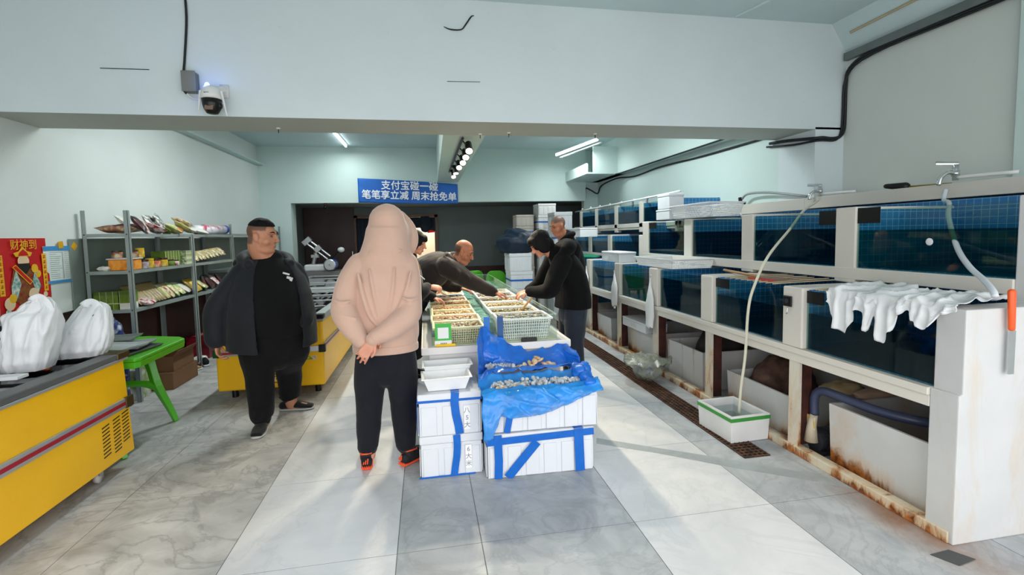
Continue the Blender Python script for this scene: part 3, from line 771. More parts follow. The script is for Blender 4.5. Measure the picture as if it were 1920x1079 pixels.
hang_bag('white plastic bag tied to the tank post right beside the woman in black', 7.05, .68, 1.02)
tag(obj('net', lump('n', 'x', 'x', (0, 0, 0), (.2, .2, .1), m_black).data.copy() and ell(BM(), (2.6, 7.5, 1.19), (.16, .42, .03)), mat('green_net', '#1f8a63', .8), None, True), 'green net folded on the lower tank behind the woman in black', 'net')
bpy.data.objects.remove(bpy.data.objects['n'])
# white tube and stone inside tanks
tag(obj('tube', sweep(BM(), [(2.99, 4.16, 1.72), (3.05, 4.18, 1.6), (3.04, 4.20, 1.36)], .009, seg=8, n=3), m_white, None, True), 'short white tube hanging in the third upper tank', 'tube')
tag(obj('stone', ell(BM(), (3.05, 2.38, 1.46), (.004, .022, .022)), m_white, None, True), 'round white sucker on the glass of the nearest upper tank', 'sucker')
bpy.data.objects['stone'].location.x = -.076; bpy.data.objects['stone'].name = 'suction_disc'

# drain grate and its trench, floor patch, bag of rubbish
gr = thing('drain_grate', 'rusty brown drain grate along the foot of the tanks', 'grate', (2.19, 6, 0), world=True)
m_gr = mat('rusty_brown_grate', c='#6e4a33', c2='#3a2a22', rough=.8, sc=14)
obj('trench', bx(2.09, 2.29, 2.83, 10.0, .0006, .0022), mat('black_trench', '#0d0b0a', .9), gr, label='black trench')
b = BM()
for k in range(6): box(b, 2.092 + k * .0375, 2.100 + k * .0375, 2.83, 10, .0025, .008)
for k in range(190): box(b, 2.09, 2.29, 2.835 + k * .0378, 2.842 + k * .0378, .0025, .0085)
obj('bars', b, m_gr, gr)
tag(obj('floor_patch', prism(BM(), [(2.30, 1.78), (2.42, 1.79), (2.47, 1.71), (2.35, 1.69)], 'Z', .0015, .003), mat('dark_grey_patch', '#4a4b4d', .7), None), 'small dark patch on the floor before the end panel', 'patch')
tb = thing('rubbish_bag', 'clear bag of rubbish beside the drain grate', 'rubbish bag', (2.25, 4.62, 0), world=True)
b = ell(BM(), (2.25, 4.62, .125), (.15, .19, .13), u=36, v=24)
for q in b.verts:
    n = noise.noise(q.co * 9); q.co += V((n, noise.noise(q.co * 8 + V((4, 0, 0))), 0)) * .03
    if q.co.z > .2: q.co.x += (q.co.x - 2.25) * 1.0; q.co.y += (q.co.y - 4.62) * .9; q.co.z += .06 * noise.noise(q.co * 20)
    q.co.z = max(.004, q.co.z)
obj('bag', b, film('clear_film', '#9fa596', .35, .15, .75), tb, True)
c_ = BM(); random.seed(3)
for k in range(14): ell(c_, (2.25 + random.uniform(-.08, .08), 4.62 + random.uniform(-.11, .11), .06 + random.uniform(0, .1)), (.035, .04, .03), u=10, v=8)
k = mat('mixed_rubbish', c='#2c4b9a', c2='#8d8a8c', rough=.6, sc=14); obj('contents', c_, k, tb, True, label='blue and grey rubbish')
# ================================================================== display counter in the middle
m_counter = paint_mat('white_counter_panel', '#e4e2e0', .05, .4)
m_cglass = thin_glass('counter_glass', '#f7fbf9', .7)
k = NT('teal_netted_water'); _w = k.add('ShaderNodeTexVoronoi'); _w.inputs['Scale'].default_value = 16; k.link(k.coord((1, 1.6, 1)), _w.inputs['Vector'])
k.base(k.ramp(_w.outputs['Distance'], [(.15, '#9cc6bf'), (.55, '#5f938d'), (.9, '#49807c')])); k.set(Roughness=.16); k.bump(_w.outputs['Distance'], .35, .01); m_teal = k.m
ct = thing('display_counter', 'long white seafood display counter with low glass walls and teal water', 'counter', (.5, 5.4, 0), world=True)
obj('cabinet', bx(.0, .985, 3.475, 7.40, 0, .70), m_counter, ct, bevel=.005)
obj('top_slab', bx(-.055, 1.06, 3.44, 7.45, .70, .755), m_counter, ct, bevel=.006)
bm = BM(); box(bm, .02, .96, 3.47, 3.474, .756, .95); box(bm, .02, .024, 3.47, 7.38, .756, .95); box(bm, .956, .96, 3.47, 7.38, .756, .95); box(bm, .02, .96, 7.376, 7.38, .756, .95); box(bm, .03, .95, 6.1, 6.104, .756, .93)
obj('glass_walls', bm, m_cglass, ct)
obj('water', bx(.025, .955, 3.80, 7.375, .757, .85), m_teal, ct)
obj('tank_floor', bx(.025, .955, 3.475, 3.799, .7555, .760), mat('pale_yellow_floor', '#d5d6b0', .5), ct)
m_cedge = mat('green_glass_edge', '#a8d0be', .2, var=0)
bm = BM()
for p, q in (((.02, 3.47), (.96, 3.474)), ((.02, 3.47), (.024, 7.38)), ((.956, 3.47), (.96, 7.38)), ((.02, 7.376), (.96, 7.38))): box(bm, p[0], q[0], p[1], q[1], .950, .953)
obj('glass_edge', bm, m_cedge, ct)
m_clip = mat('blue_tape', '#1d6fc2', .35, var=.06)
for x in (.425, .525):
    cl = obj('tape_strip', bx(x - .022, x + .022, 3.464, 3.4695, .775, .955), m_clip if x < .5 else mat('dark_blue_tape', '#1c4e86', .4), ct, label='blue tape strip over the glass edge')
pc = thing('pay_card', 'green and white stand card against the front glass of the counter', 'card', (.105, 3.46, .76), world=True)
obj('panel', bx(.047, .163, 3.455, 3.463, .80, .925), mat('green_card', '#3fae49', .5), pc)
obj('white_field', bx(.066, .144, 3.4535, 3.4548, .815, .895), m_white, pc)
obj('foot', bx(.043, .165, 3.453, 3.463, .762, .80), m_white, pc)
for k in range(4): box(bm := BM(), .085 + k * .012, .093 + k * .012, 3.4515, 3.4526, .775, .785); obj('lettering', bm, mat('grey_print', '#7c7f82', .6), pc)
tag(obj('cutter', sweep(BM(), [(.05, 3.452, .766), (.19, 3.452, .766)], .010, seg=8), mat('yellow_plastic', '#f2c21a', .4), None), 'yellow cutter knife lying below the green card', 'knife')
mk = thing('scanner', 'black card reader leaning at the right front glass of the counter', 'card reader', (.75, 3.45, .757), world=True)
obj('body', bx(.68, .80, 3.448, 3.466, .757, .785), m_black, mk, bevel=.004)

m_ivory = mat('ivory_basket_plastic', '#e9dfb8', .4, var=.04)
m_wbask = mat('white_basket_plastic', '#eceeec', .4, var=.03)
def heap(name, label, cx, cy, z, w, d, cs, seed, n=110, s=.016, flat=.6):
    random.seed(seed); b = BM()
    box(b, cx - w / 2, cx + w / 2, cy - d / 2, cy + d / 2, z - .02, z - .004)
    for i in range(n):
        x = cx + random.uniform(-.5, .5) * (w - s); y = cy + random.uniform(-.5, .5) * (d - s)
        e = 1 - max(abs(x - cx) / w, abs(y - cy) / d) * 1.2
        ell(b, (x, y, z + random.uniform(-.004, .014) * e), (s * random.uniform(.7, 1.3), s * random.uniform(.6, 1), s * flat), Euler((random.uniform(-.6, .6), random.uniform(-.6, .6), random.uniform(0, 3.1))).to_matrix(), u=8, v=5)
    k = NT(name + '_shell'); o_ = k.noise(38, 2); stops = [(.32 + .36 * i / max(1, len(cs) - 1), c) for i, c in enumerate(cs)]
    k.base(k.ramp(o_, stops)); k.set(Roughness=.35)
    o = obj(name, b, k.m, None, True)
    return tag(o, label, 'shellfish', None, 'stuff')
LB = ['clams', 'shrimps', 'clams', 'cockles', 'razor_clams', 'snails', 'mussels', 'scallops']
LC = [['#8d6a3e', '#c7a676', '#6b5234'], ['#c99a62', '#a5713e', '#e0c092'], ['#b08a4c', '#d9bd84', '#8a6534'], ['#d8b27a', '#b98a4c', '#e8cfa0'], ['#caa564', '#b0823c', '#e2c58d'], ['#7a4a30', '#a8683d', '#4d3226'], ['#2b2624', '#54443a', '#1a1716'], ['#d99a54', '#f0c690', '#a86a34']]
LN = ['frontmost left ivory basket behind the green card', 'second left ivory basket on the counter', 'third left ivory basket on the counter', 'fourth left ivory basket, pale contents', 'fifth left ivory basket on the counter', 'sixth left basket with reddish brown contents', 'seventh left basket with dark contents', 'eighth left basket with orange scallops under the tongs']
for i in range(8):
    y = 3.50 + .295 * i; w = .36 + (.02 if i % 3 == 1 else 0)
    basket(LN[i], (.222, y + .14, .757), w, .262, .125, 0, .02, m_ivory if i < 6 else m_wbask, group='left row of baskets on the counter', holes=(i == 0))
    heap(LB[i], LB[i].replace('_', ' ') + ' heaped in the ' + LN[i].split(' on ')[0].split(' behind')[0].split(',')[0].split(' with')[0], .222, y + .14, .866, w - .03, .23, LC[i], 20 + i, 120 if i != 7 else 26, .016 if i != 7 else .04)
RN = ['frontmost right white basket on the counter', 'second right white basket, wooden spoon in it', 'third right white basket on the counter', 'fourth right white basket where two hands meet', 'fifth right white basket on the counter', 'farthest right white basket on the counter']
RB = ['clams', 'mussels', 'cockles', 'clams', 'snails', 'cockles']
RC = [['#6b5d47', '#9a8a6c', '#4a4234'], ['#8a8a4a', '#5a5232', '#b5a56a'], ['#b8a05a', '#7e6a3a', '#d8c48c'], ['#c9b48a', '#8f7a4c', '#e5dcc4'], ['#8c6a4a', '#5e4630', '#b4936c'], ['#c0ab80', '#8a7448', '#d8cba8']]
for i in range(6):
    y = 3.495 + .365 * i
    basket(RN[i], (.725, y + .165, .757 if i == 0 else .775), .40, .31, .165 if i == 0 else .135, 0, .025, m_wbask, group='right row of baskets on the counter', holes=(i == 0))
    heap(RB[i], RB[i] + ' heaped in the ' + RN[i].split(' on ')[0].split(',')[0].split(' where')[0], .725, y + .165, .905 if i == 0 else .892, .36, .27, RC[i], 40 + i, 130, .015)
m_wood = mat('pale_spoon_wood', '#b88d54', .6, var=.1)
ws = thing('wooden_scoop', 'wooden spoon standing in the second right white basket', 'spoon', (.8, 4.0, .9), world=True)
obj('handle', sweep(BM(), [(.80, 4.02, .905), (.90, 4.07, 1.0)], .010, seg=8), m_wood, ws)
obj('bowl', ell(BM(), (.77, 4.0, .895), (.035, .025, .010)), m_wood, ws, True)
tg = thing('tongs', 'thin steel tongs held by the woman over the scallop basket', 'tongs', (.13, 4.55, 1.0), world=True)

# ------------------------------------------------------------------ foam boxes before the counter
def stack_box(label, x0, x1, y0, y1, z0, z1, lid=True, skew=0, ribs=5, group=None, rz=0):
    cx, cy = (x0 + x1) / 2, (y0 + y1) / 2
    t = thing('foam_box', label, 'foam box', (cx, cy, z0), rz, group)
    w, d, h = x1 - x0, y1 - y0, z1 - z0; b = BM(); lh = .055 if lid else 0
    if lid: box(b, -w / 2 + .006, w / 2 - .006, -d / 2 + .006, d / 2 - .006, 0, h - lh - .002)
    else: tub(b, -w / 2 + .006, w / 2 - .006, -d / 2 + .006, d / 2 - .006, 0, h, .025, .004, .004)
    for k in range(ribs):
        f = (k + .5) / ribs; rw = w / ribs * .36
        box(b, -w / 2 + f * w - rw, -w / 2 + f * w + rw, -d / 2 - .001, -d / 2 + .007, .004, h - lh - .03)
    for s in (-1, 1):
        for k in range(3):
            f = (k + .5) / 3; rw = d / 3 * .36
            box(b, s * (w / 2) - .004, s * (w / 2) + .003, -d / 2 + f * d - rw, -d / 2 + f * d + rw, .004, h - lh - .03)
    obj('body', b, m_foam, t, bevel=.007, seg=3)
    if lid: obj('lid', bx(-w / 2 - .003, w / 2 + .003, -d / 2 - .003, d / 2 + .003, h - lh, h), m_foam, t, bevel=.010, seg=3)
    return t
GB = 'white foam boxes stacked before the counter'
A1 = stack_box('lower left foam box before the counter, blue tape at mid face', -.078, .325, 3.035, 3.40, 0, .272, group=GB, ribs=3)
A2 = stack_box('upper left foam box before the counter, carrying two white trays', -.082, .322, 3.025, 3.40, .275, .552, group=GB, ribs=3)
B1 = stack_box('lower right foam box before the counter, banded with blue tape', .345, 1.052, 2.925, 3.38, 0, .288, group=GB, ribs=6, rz=R(-1))
B2 = stack_box('upper right open foam box lined with blue plastic bags', .352, 1.088, 2.935, 3.39, .292, .525, lid=False, group=GB, ribs=6, rz=R(-1))
m_tape = mat('bright_blue_tape', '#1565c0', .3, var=.08, sc=20)
def tape(parent, pts, wid, axis='Y', y=-.01):
    """flat ribbon on the box face through (x, z) points, in the box's own frame"""
    b = BM(); L = []
    for i, (x, z) in enumerate(pts):
        p, q = pts[max(i - 1, 0)], pts[min(i + 1, len(pts) - 1)]
        d = V((q[0] - p[0], q[1] - p[1])).normalized(); n = V((-d.y, d.x)) * wid / 2
        L.append(((x + n.x, z + n.y), (x - n.x, z - n.y)))
    for (a, c), (e, f) in zip(L, L[1:]): prism(b, [a, c, f, e], 'Y', y - .0012, y)
    o = obj('tape', b, m_tape, parent, label='blue tape')
    return o
def bmtape(parent, *boxes):
    b = BM()
    for q in boxes: box(b, *q)
    return obj('tape', b, m_tape, parent, label='blue tape')
f = -.1825 - .0045
tape(A1, [(.035, .272), (.037, .20), (.032, .13), (.020, .06), (.012, .003)], .046, y=f - .005)
tape(A2, [(.035, .277), (.030, .21), (.036, .14), (.052, .06), (.058, .004)], .052, y=-.1875 - .005)
bmtape(A2, (.008, .062, -.19, .19, .278, .2795), (-.206, .206, -.1925, -.191, .222, .238), (-.2075, -.2055, -.19, .1, .02, .25))
bmtape(A1, (-.21, .15, -.192, -.1835, -.0, .008))
fb_ = -.2275 - .0045
tape(B1, [(-.355, .243), (.35, .262)], .045, y=fb_ - .006)
tape(B1, [(-.285, .288), (-.28, .12), (-.285, .003)], .052, y=fb_ - .0075)
tape(B1, [(-.03, .225), (-.16, .08), (-.225, .006)], .058, y=fb_ - .0075)
tape(B1, [(.245, .288), (.25, .15), (.255, .004)], .062, y=fb_ - .009)
tape(B2, [(-.215, .20), (-.225, .1), (-.245, .003)], .042, y=fb_ - .006)
bmtape(B1, (-.36, -.3575, -.22, .22, .22, .27), (.357, .3595, -.2, .2, .235, .275), (.215, .28, -.235, .1, .2885, .2895))
m_ink = mat('ink', '#7d8088', .7, var=0)
m_paperlbl = mat('paper_label', '#f3f3f2', .7, var=.02)
for bx_, s, zz in ((A1, '6大米', .115), (A2, '八5大', .10)):
    lb = obj('label', bx(.088, .128, f - .006, f - .003, zz - .07, zz + .085), m_paperlbl, bx_)
    for j, ch in enumerate(s): text('lettering', ch, .042, (.108, f - .0065, zz + .055 - .048 * j), (R(90), 0, 0), m_ink, lb, .0004)
# two white trays on the left boxes
def tray(label, c, w, d, h, rz=0, group='white trays on the left foam boxes'):
    t = thing('tray', label, 'tray', c, rz, group)
    obj('body', tub(BM(), -w / 2, w / 2, -d / 2, d / 2, 0, h, .004, .03, .025), m_white, t, bevel=.002)
    b = BM(); box(b, -w / 2 - .012, w / 2 + .012, -d / 2 - .012, -d / 2 + .003, h - .002, h + .004); box(b, -w / 2 - .012, w / 2 + .012, d / 2 - .003, d / 2 + .012, h - .002, h + .004)
    box(b, -w / 2 - .012, -w / 2 + .003, -d / 2 + .003, d / 2 - .003, h - .002, h + .004); box(b, w / 2 - .003, w / 2 + .012, -d / 2 + .003, d / 2 - .003, h - .002, h + .004)
    obj('rim', b, m_white, t, bevel=.001)
    return t
tray('white tray nearer the front edge of the left foam boxes', (.105, 3.145, .556), .30, .19, .085, R(2))
tray('white tray behind the other tray, a few dark scraps in it', (.12, 3.325, .556), .32, .16, .115, R(1))
for k in range(5):
    tag(obj('mussel', ell(BM(), (.03 + .045 * k, 3.285 + .012 * (k % 2), .571), (.022, .012, .008), u=10, v=6), m_black, None, True), 'dark mussel left in the rear white tray', 'mussel', 'dark mussels in the rear tray')

# blue plastic bags
m_film = film('blue_film', '#1a78e4', .62, .09, .92)
m_filml = film('pale_blue_film', '#2f9ef4', .46, .09, .82)
_top = [(0, .83), (.06, .90), (.13, .885), (.25, .80), (.42, .725), (.6, .70), (.75, .705), (.9, .73), (1, .72)]
def _bagb(u, v):
    x = .315 + .73 * u; zt = _interp(_top, u)
    w = noise.noise(V((x * 9, v * 5, 2))) * .018 + (_ridge(V((x * 6 + v * 1.5, v * 2, 5))) - .3) * .022 + _ridge(V((x * 17 - v * 4, v * 5, 8))) * .008
    if v < .55:
        s = v / .55; y = 3.425 - .10 * s - .02 * sin(pi * s) ; z = zt + (.585 - zt) * s
        y -= .05 * (1 - abs(2 * u - .9)) * s
    else:
        s = (v - .55) / .45; y = 3.30 - .16 * s; z = .585 + .035 * sin(pi * s * .9) + .03 * s
    e = max(0, .10 - u) / .10; y -= .22 * e * (1 - v * .3)
    e2 = max(0, u - .9) / .1; y -= .16 * e2; z += .03 * e2 * sin(6 * v)
    return (x + w * .6, min(3.432, y + w), z + w * .7)
bb = thing('plastic_bag', 'blue plastic bag at the back of the open foam box, flaring up to the counter', 'plastic bag', (.68, 3.25, .55), group='blue bags in the open foam box', world=True)
obj('film', sheet(BM(), _bagb, 90, 44, .0012), m_film, bb, True)
_bf = [(0, .30), (.05, .29), (.10, .36), (.14, .42), (.22, .40), (.4, .405), (.55, .42), (.7, .455), (.85, .50), (1, .545)]
def _bagf(u, v):
    x = .325 + .745 * u
    w = noise.noise(V((x * 8, v * 5, 12))) * .014 + (_ridge(V((x * 5 - v * 2, v * 2.2, 15))) - .3) * .022 + _ridge(V((x * 15 + v * 5, v * 5, 18))) * .008
    if v < .45:
        s = v / .45; y = 3.16 - .20 * s; z = .61 - .085 * sin(pi * s * .75) + .03 * (s > .9)
    elif v < .6:
        s = (v - .45) / .15; y = 2.96 - .055 * s; z = .552 + .015 * sin(pi * s)
    else:
        s = (v - .6) / .4; y = 2.905 - .02 * sin(pi * s) - .012 * s; z = .552 + (_interp(_bf, u) - .552) * s
    if u < .12:
        e = (.12 - u) / .12; x -= .012 * e; z -= 0.03 * e * v
    e2 = max(0, u - .88) / .12; z += .05 * e2 * (1 - v) + .02 * sin(14 * v) * e2; x += .02 * e2
    return (x + w * .5, y - abs(w) * (1 if v > .5 else .5), z + w * (.7 if v < .6 else .25))
b2 = thing('plastic_bag', 'blue plastic bag full of ice, hanging over the front of the open foam box', 'plastic bag', (.68, 3.0, .5), group='blue bags in the open foam box', world=True)
obj('film', sheet(BM(), _bagf, 100, 50, .0012), m_filml, b2, True)
b = BM(); random.seed(5)
for k in range(9): ell(b, (1.035 + random.uniform(-.04, .03), 3.06 + random.uniform(-.12, .12), .575 + random.uniform(-.02, .05)), (.045, .04, .045), u=14, v=10)
for q in b.verts: q.co += V((noise.noise(q.co * 30), noise.noise(q.co * 27 + V((3, 0, 0))), noise.noise(q.co * 25))) * .018
obj('gathered_end', b, m_film, b2, True)
# ice and shells
k = NT('crushed_ice'); k.base(k.ramp(k.noise(30, 3), [(.3, '#aab4b8'), (.7, '#f0f3f3')])); k.set(Roughness=.15, Transmission_Weight=.25, IOR=1.31); k.bump(k.noise(70, 3), .5, .01); m_ice = k.m
def ice(label, pts, seed):
    random.seed(seed); b = BM()
    for (x, y, z, r) in pts:
        for k in range(46):
            c = (x + random.uniform(-r, r), y + random.uniform(-.5, .5) * r, z + random.uniform(-.3, .6) * r * .6)
            ell(b, c, (random.uniform(.006, .017),) * 2 + (random.uniform(.006, .013),), Euler((random.random() * 3, random.random() * 3, 0)).to_matrix(), u=6, v=4)
    return tag(obj('crushed_ice', b, m_ice, None), label, 'ice', None, 'stuff')
ice('crushed ice in the back blue bag', [(.48, 3.25, .625, .07), (.44, 3.26, .63, .05), (.53, 3.25, .625, .05)], 1)
ice('crushed ice in the front blue bag', [(.46, 3.02, .565, .07), (.56, 3.02, .565, .07), (.68, 3.02, .575, .08), (.78, 3.02, .572, .07), (.88, 3.02, .57, .06), (.96, 3.03, .572, .04)], 2)
m_shell = mat('brown_shell', c='#a87a4a', c2='#efd9b4', rough=.4, sc=30)
random.seed(9)
for i, (x, y, z) in enumerate([(.62, 3.24, .632), (.66, 3.235, .635), (.70, 3.25, .645), (.735, 3.25, .66), (.75, 3.245, .685), (.775, 3.25, .665), (.71, 3.235, .63), (.80, 3.24, .64), (.835, 3.25, .635), (.86, 3.24, .63), (.79, 3.23, .628), (.40, 2.985, .558), (.43, 2.98, .56), (.455, 2.985, .562), (.545, 2.985, .565)]):
    tag(obj('scallop', ell(BM(), (x, y, z), (.030, .022, .011), Euler((random.uniform(-.7, .7), random.uniform(-.7, .7), random.uniform(0, 3))).to_matrix(), u=14, v=8), m_shell, None, True),
        ('brown scallop on the ice of the back blue bag' if i < 11 else 'brown scallop on the ice of the front blue bag'), 'scallop', 'scallops in the back bag' if i < 11 else 'scallops in the front bag')
# ================================================================== left side: freezers, table, shelves
m_yel = mat('yellow_enamel', '#fdc016', .34, var=.05, sc=2, bump=.0)
m_alu = mat('silver_trim', '#b7bab9', .35, metal=.55, var=.04)
m_dkgrey = mat('dark_grey_plastic', '#5b5d5c', .45, var=.05)
m_red = mat('dark_red_stripe', '#a3152a', .4, var=.05)
m_fglass = thin_glass('freezer_glass', '#aeb6b4', 1.1, .03)
m_capgold = mat('dark_gold_cap', '#5a4c30', .3, metal=.6)
fz = thing('chest_freezer', 'yellow chest freezer with white bags on its lid, nearest at the left', 'freezer', (-2.5, 2.5, 0), group='yellow chest freezers', world=True)
b = BM(); prism(b, [(1.25, .10), (3.715, .10), (3.665, .752), (1.25, .752)], 'X', -3.02, -2.07); obj('body', b, m_yel, fz, bevel=.008, seg=3)
b = BM(); box(b, -3.04, -2.055, 1.23, 3.69, .752, .770); obj('lower_trim', b, m_alu, fz, bevel=.003)
b = BM(); box(b, -2.16, -2.058, 1.23, 3.70, .770, .808); box(b, -3.04, -2.95, 1.23, 3.70, .770, .808); box(b, -2.95, -2.16, 3.60, 3.70, .770, .808); obj('rim', b, m_dkgrey, fz, bevel=.006, label='dark grey rim')
obj('corner_cap', bx(-2.17, -2.052, 3.58, 3.708, .768, .811), m_capgold, fz, bevel=.006)
obj('lid', bx(-2.95, -2.16, 1.3, 3.60, .786, .792), m_fglass, fz, label='glass lid')
bb_ = BM(); box(bb_, -2.95, -2.16, 1.3, 3.60, .77, .772); obj('liner', bb_, mat('dim_liner', '#777d7b', .5), fz)
def stripe(parent, axis, at, a0, a1, z0, z1, out):
    """silver band with a red line"""
    b = BM(); r = BM(); zc = (z0 + z1) / 2; h = (z1 - z0) * .17
    if axis == 'Y':
        box(b, at, at + out, a0, a1, z0, z1); box(r, at + out, at + out * 1.25, a0, a1, zc - h, zc + h)
    else:
        box(b, a0, a1, at - out, at, z0, z1); box(r, a0, a1, at - out * 1.25, at - out, zc - h, zc + h)
    o = obj('band', b, m_alu, parent, bevel=.002, label='silver band'); obj('red_line', r, m_red, o, label='red line')
stripe(fz, 'Y', -2.07, 1.25, 3.66, .425, .492, .012)
obj('band_cap', bx(-2.07, -2.050, 3.63, 3.712, .42, .497), m_capgold, fz, bevel=.005)
b = BM()
for j, (y, n, z0) in enumerate(((3.43, 9, .372), (3.54, 10, .385), (3.635, 9, .395))):
    for k in range(n):
        z = z0 - k * .024 - .012 * j * .0
        prism(b, [(y - .036, z - .006), (y + .036, z + .002), (y + .036, z + .010), (y - .036, z + .002)], 'X', -2.071, -2.0685)
obj('louvre_slots', b, m_black, fz, label='black vent slots')
for (x, y) in ((-2.14, 3.44), (-2.95, 3.5), (-2.95, 1.4), (-2.14, 1.4)):
    c = obj('caster', cyl(BM(), (x - .014, y, .034), (x + .014, y, .034), .033, seg=18), mat('grey_wheel', '#b9b6b2', .5), fz, True)
    obj('fork', bx(x - .02, x + .02, y - .02, y + .02, .05, .104), m_steel, c)

def carrier_bag(label, c, prof, seed, rz, loop, dot):
    """plastic carrier bag: (height, left x, right x, half depth) outline, flattened towards its handles"""
    t = thing('carrier_bag', label, 'plastic bag', c, rz, 'white carrier bags on the near freezer')
    def at(v):
        for p, q in zip(prof, prof[1:]):
            if v <= q[0]: s = (v - p[0]) / (q[0] - p[0]); return [a + (b_ - a) * s for a, b_ in zip(p, q)]
        return prof[-1]
    def fn(u, v):
        a = 2 * pi * u; z, xl, xr, hd = at(v * prof[-1][0])
        x = math.copysign(abs(cos(a)) ** .75, cos(a)); y = math.copysign(abs(sin(a)) ** .75, sin(a))
        q = V(((xl + xr) / 2 + x * (xr - xl) / 2, y * hd, z))
        n = noise.noise(V((x * 2 + seed, y * 2, v * 2.5))) * .012 + _ridge(V((x * 2.2 + seed, y * 2.2, v * 1.3))) * .022 + _ridge(V((x * 5 + seed, y * 5, v * 2.5 + x))) * .008
        return q + V((x * .4, y, 0)) * n
    obj('sack', sheet(BM(), fn, 80, 48), m_bag, t, True)
    obj('handle', sweep(BM(), loop, [.030, .026, .022, .026, .030], [.005] * 5, side=(.3, 0, 1), seg=12, n=5), m_bag, t, True)
    obj('print', prism(BM(), [(dot[0], dot[2]), (dot[0] + .012, dot[2]), (dot[0] + .009, dot[2] + .013)], 'Y', dot[1], dot[1] + .002), m_black, t)
    return t
carrier_bag('white carrier bag at the left on the near freezer, taller of the two', (-2.345, 3.30, .810), [(0, -.125, .075, .085), (.05, -.135, .10, .11), (.15, -.125, .125, .115), (.25, -.112, .14, .105), (.33, -.105, .145, .07), (.345, -.10, .142, .05), (.352, -.045, .14, .045), (.39, -.015, .132, .03), (.42, .03, .11, .016), (.428, .05, .09, .006)], 1, R(6), [(.04, -.03, .36), (.045, -.035, .41), (.075, -.03, .432), (.105, -.035, .40), (.115, -.03, .34)], (.085, -.075, .335))
carrier_bag('white carrier bag at the right on the near freezer, nearer the green table', (-2.285, 3.62, .810), [(0, -.14, .12, .09), (.04, -.15, .145, .115), (.12, -.125, .165, .115), (.20, -.08, .165, .10), (.26, -.035, .16, .075), (.31, .0, .155, .04), (.335, .025, .14, .022), (.352, .05, .11, .006)], 7, R(14), [(.03, -.03, .29), (.04, -.035, .335), (.075, -.03, .358), (.11, -.035, .33), (.125, -.03, .27)], (.09, -.075, .265))
tag(obj('foam_strip', bx(-2.95, -2.235, 3.03, 3.11, .811, .83), m_white, None, bevel=.003), 'flat white foam strip on the near freezer', 'strip')
tag(obj('cooling_tray', sheet(BM(), lambda u, v: (-2.98 + .5 * u, 3.22 + .16 * v, .865 + .02 * v - .025 * u), 2, 2, .012), mat('grey_green_tray', '#8d9490', .4), None), 'grey tray leaning at the left on the near freezer', 'tray')
tag(obj('pole', sweep(BM(), [(-3.15, 3.42, .965), (-2.48, 3.66, 1.0)], .013, seg=10), m_white, None, True), 'white pole behind the white carrier bags', 'pole')
tag(obj('crate', bx(-3.05, -2.5, 3.2, 3.36, .811, .862), m_dkgrey, None, bevel=.006), 'dark grey tray under the leaning grey tray', 'tray')

# green plastic table
m_green = mat('green_plastic', '#4fae22', .33, var=.04)
gt = thing('plastic_table', 'bright green plastic table beside the near freezer', 'table', (-2.45, 4.2, 0), world=True)
poly = [(-2.92, 3.76), (-2.055, 3.76), (-2.035, 3.80), (-2.05, 4.47), (-2.12, 4.55), (-2.40, 4.66), (-2.80, 4.66), (-2.92, 4.55)]
b = BM(); prism(b, poly, 'Z', .705, .735); obj('top', b, m_green, gt, bevel=.012, seg=3)
cx_, cy_ = -2.48, 4.21
b = BM(); prism(b, [(cx_ + (x - cx_) * 1.0, cy_ + (y - cy_) * 1.0) for x, y in poly], 'Z', .66, .706)
for v in b.verts:
    if v.co.z < .68: v.co.x = cx_ + (v.co.x - cx_) * .985; v.co.y = cy_ + (v.co.y - cy_) * .985
obj('apron', b, m_green, gt, bevel=.004)
for yy in (3.86, 4.45):
    for s in (1, -1):
        X = lambda x: cx_ + s * (x - cx_)
        pts = [(X(-2.36), yy, .68), (X(-2.315), yy, .52), (X(-2.275), yy, .34), (X(-2.215), yy + (.05 if yy > 4 else -.05), .12), (X(-2.185), yy + (.07 if yy > 4 else -.07), .003)]
        obj('leg', sweep(BM(), pts, [.075, .045, .045, .035, .028], [.026, .024, .024, .022, .020], side=(1, 0, 0), seg=4, n=4), m_green, gt, bevel=.004)
    b = BM(); sweep(b, [(cx_ - .20, yy, .34), (cx_ - .1, yy, .365), (cx_, yy, .37), (cx_ + .1, yy, .365), (cx_ + .20, yy, .34)], [.045, .03, .028, .03, .045], .022, side=(0, 0, 1), seg=4, n=4)
    obj('brace', b, m_green, gt, bevel=.004)
m_clearlid = thin_glass('smoky_clear_lid', '#a9b1b1', 1.6, .1)
for k, (x, y, z, w, d, rz, m, lb) in enumerate(((-2.32, 4.03, .737, .44, .40, -.12, m_dkgrey, 'dark shallow plastic tray at the bottom on the green table'), (-2.35, 4.12, .757, .40, .34, .10, mat('grey_clear_plastic', '#9fa6a6', .25), 'grey plastic tray lid on the pile on the green table'), (-2.31, 3.98, .775, .36, .26, -.25, mat('pale_clear_plastic', '#b9c0c0', .2), 'pale plastic lid topmost on the green table'), (-2.5, 4.3, .777, .34, .30, .2, mat('smoke_plastic', '#6f7675', .25), 'smoky plastic lid farther back on the green table'))):
    M_ = Matrix.Translation((x, y, z)) @ Matrix.Rotation(rz, 4, 'Z')
    b = tub(BM(), -w / 2, w / 2, -d / 2, d / 2, 0, .018, .01, .012, .012, .004, M=M_)
    o = obj('plastic_tray', b, m, None, bevel=.002); tag(o, lb, 'plastic tray', 'plastic trays piled on the green table')

